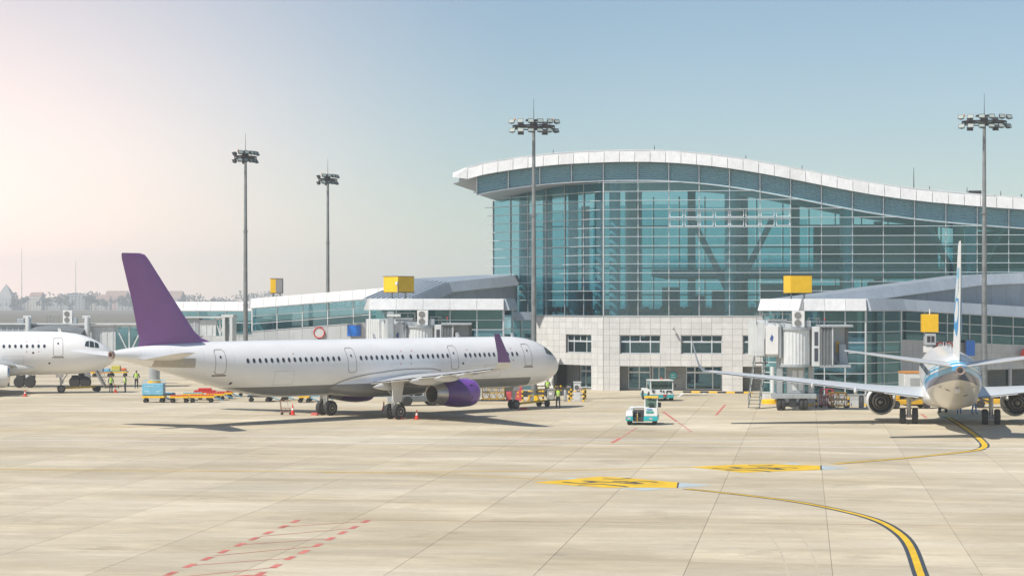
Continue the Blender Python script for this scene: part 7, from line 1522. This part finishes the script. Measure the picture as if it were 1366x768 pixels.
def far_tree(px, Y, h_, wd, seed, label):
    rr = random.Random(seed); t = thing('far_tree', label, 'tree', Vector((*at(px, Y), -.3)), 0, 'trees of the far town')
    mb = MB(); mb.tube((0, 0, 0), (.2, 0, h_ * .5), h_ * .035, h_ * .02, 7)
    for k in range(4): a = rr.uniform(0, 6.28); mb.tube((.1, 0, h_ * .35), (math.cos(a) * wd * .3, math.sin(a) * wd * .3, h_ * rr.uniform(.6, .8)), h_ * .015, h_ * .006, 5)
    mb.build('trunk', mat('bark', (.09, .07, .05), .9), t); mb = MB(); cl = [(Vector((rr.gauss(0, wd * .26), rr.gauss(0, wd * .26), h_ * rr.uniform(.42, .95))), rr.uniform(.10, .2) * h_) for _ in range(13)]
    for c, r_ in cl:
        for _ in range(46):
            d = Vector((rr.gauss(0, 1), rr.gauss(0, 1), rr.gauss(0, 1))).normalized(); p = c + d * r_ * rr.uniform(.5, 1.05); e = Vector((rr.gauss(0, 1), rr.gauss(0, 1), rr.gauss(0, 1))).normalized(); f = e.orthogonal().normalized(); q = h_ * rr.uniform(.03, .06)
            mb.add([p - e * q, p + f * q * .6, p + e * q, p - f * q * .6], [(0, 1, 2, 3)])
    mb.build('crown', leafm, t, fix=False)
words = ['leftmost', 'second', 'third', 'fourth', 'fifth', 'sixth', 'seventh', 'eighth', 'ninth', 'tenth', 'eleventh', 'twelfth', 'thirteenth', 'fourteenth']
tx = [-6, 18, 28, 58, 62, 82, 92, 122, 128, 142, 163, 171, 178, 243]
for k, px in enumerate(tx):
    far_tree(px, YT - 60 - (k * 37 % 90), [9, 8, 12, 8, 10, 11, 8, 13, 10, 9, 11, 9, 10, 9][k] * 1.5, [18, 15, 17, 18, 15, 17, 17, 15, 17, 15, 17, 15, 15, 17][k], 100 + k, '%s far tree from the left edge along the hazy town' % words[k])
# the wood behind: one mass nobody could count
rr = random.Random(5); mb = MB()
for _ in range(9000):
    x = rr.uniform(-900, 60); h_ = 15 + 5 * math.sin(x * .05) + 3 * math.sin(x * .17 + 1); p = Vector((x, 2850 + rr.uniform(-90, 90), rr.uniform(0, 1) ** .8 * (h_ + rr.uniform(0, 4)))); e = Vector((rr.gauss(0, 1), rr.gauss(0, 1), rr.gauss(0, 1))).normalized(); f = e.orthogonal().normalized(); q = rr.uniform(1.2, 2.6)
    mb.add([p - e * q, p + f * q * .7, p + e * q, p - f * q * .7], [(0, 1, 2, 3)])
o = mb.build('far_wood', leafm, None, fix=False); tag(o, 'hazy dark wood along the horizon behind the far town', 'wood', None, 'stuff')
for px, h_, lab in ((29, 66, 'thin far radio mast above the white airliner'), (101, 52, 'thinner far radio mast left of the fin')):
    t = thing('radio_mast', lab, 'mast', Vector((*at(px, 2200), -.3)), 0, 'far radio masts'); MB().tube((0, 0, 0), (0, 0, h_), .45, .2, 6).build('pole', steel, t); MB().tube((0, 0, h_), (0, 0, h_ + 5), .1, .05, 5).build('aerial', steel, t)
# air: one closed box of thin pale haze round everything
hz = MB().box((-1700, -40, -1.6), (1700, 3200, 75)).build('haze', None); tag(hz, 'thin pale haze filling the air over the apron', 'haze', None, 'stuff')
hm = bpy.data.materials.new('haze_air'); hm.use_nodes = True; t_ = hm.node_tree; t_.nodes.clear(); pv = N(t_, 'ShaderNodeVolumePrincipled'); pv.inputs['Color'].default_value = (.86, .93, .985, 1); pv.inputs['Density'].default_value = .00028; pv.inputs['Anisotropy'].default_value = 0.0
oo = N(t_, 'ShaderNodeOutputMaterial'); t_.links.new(pv.outputs[0], oo.inputs['Volume']); hz.data.materials.clear(); hz.data.materials.append(hm)
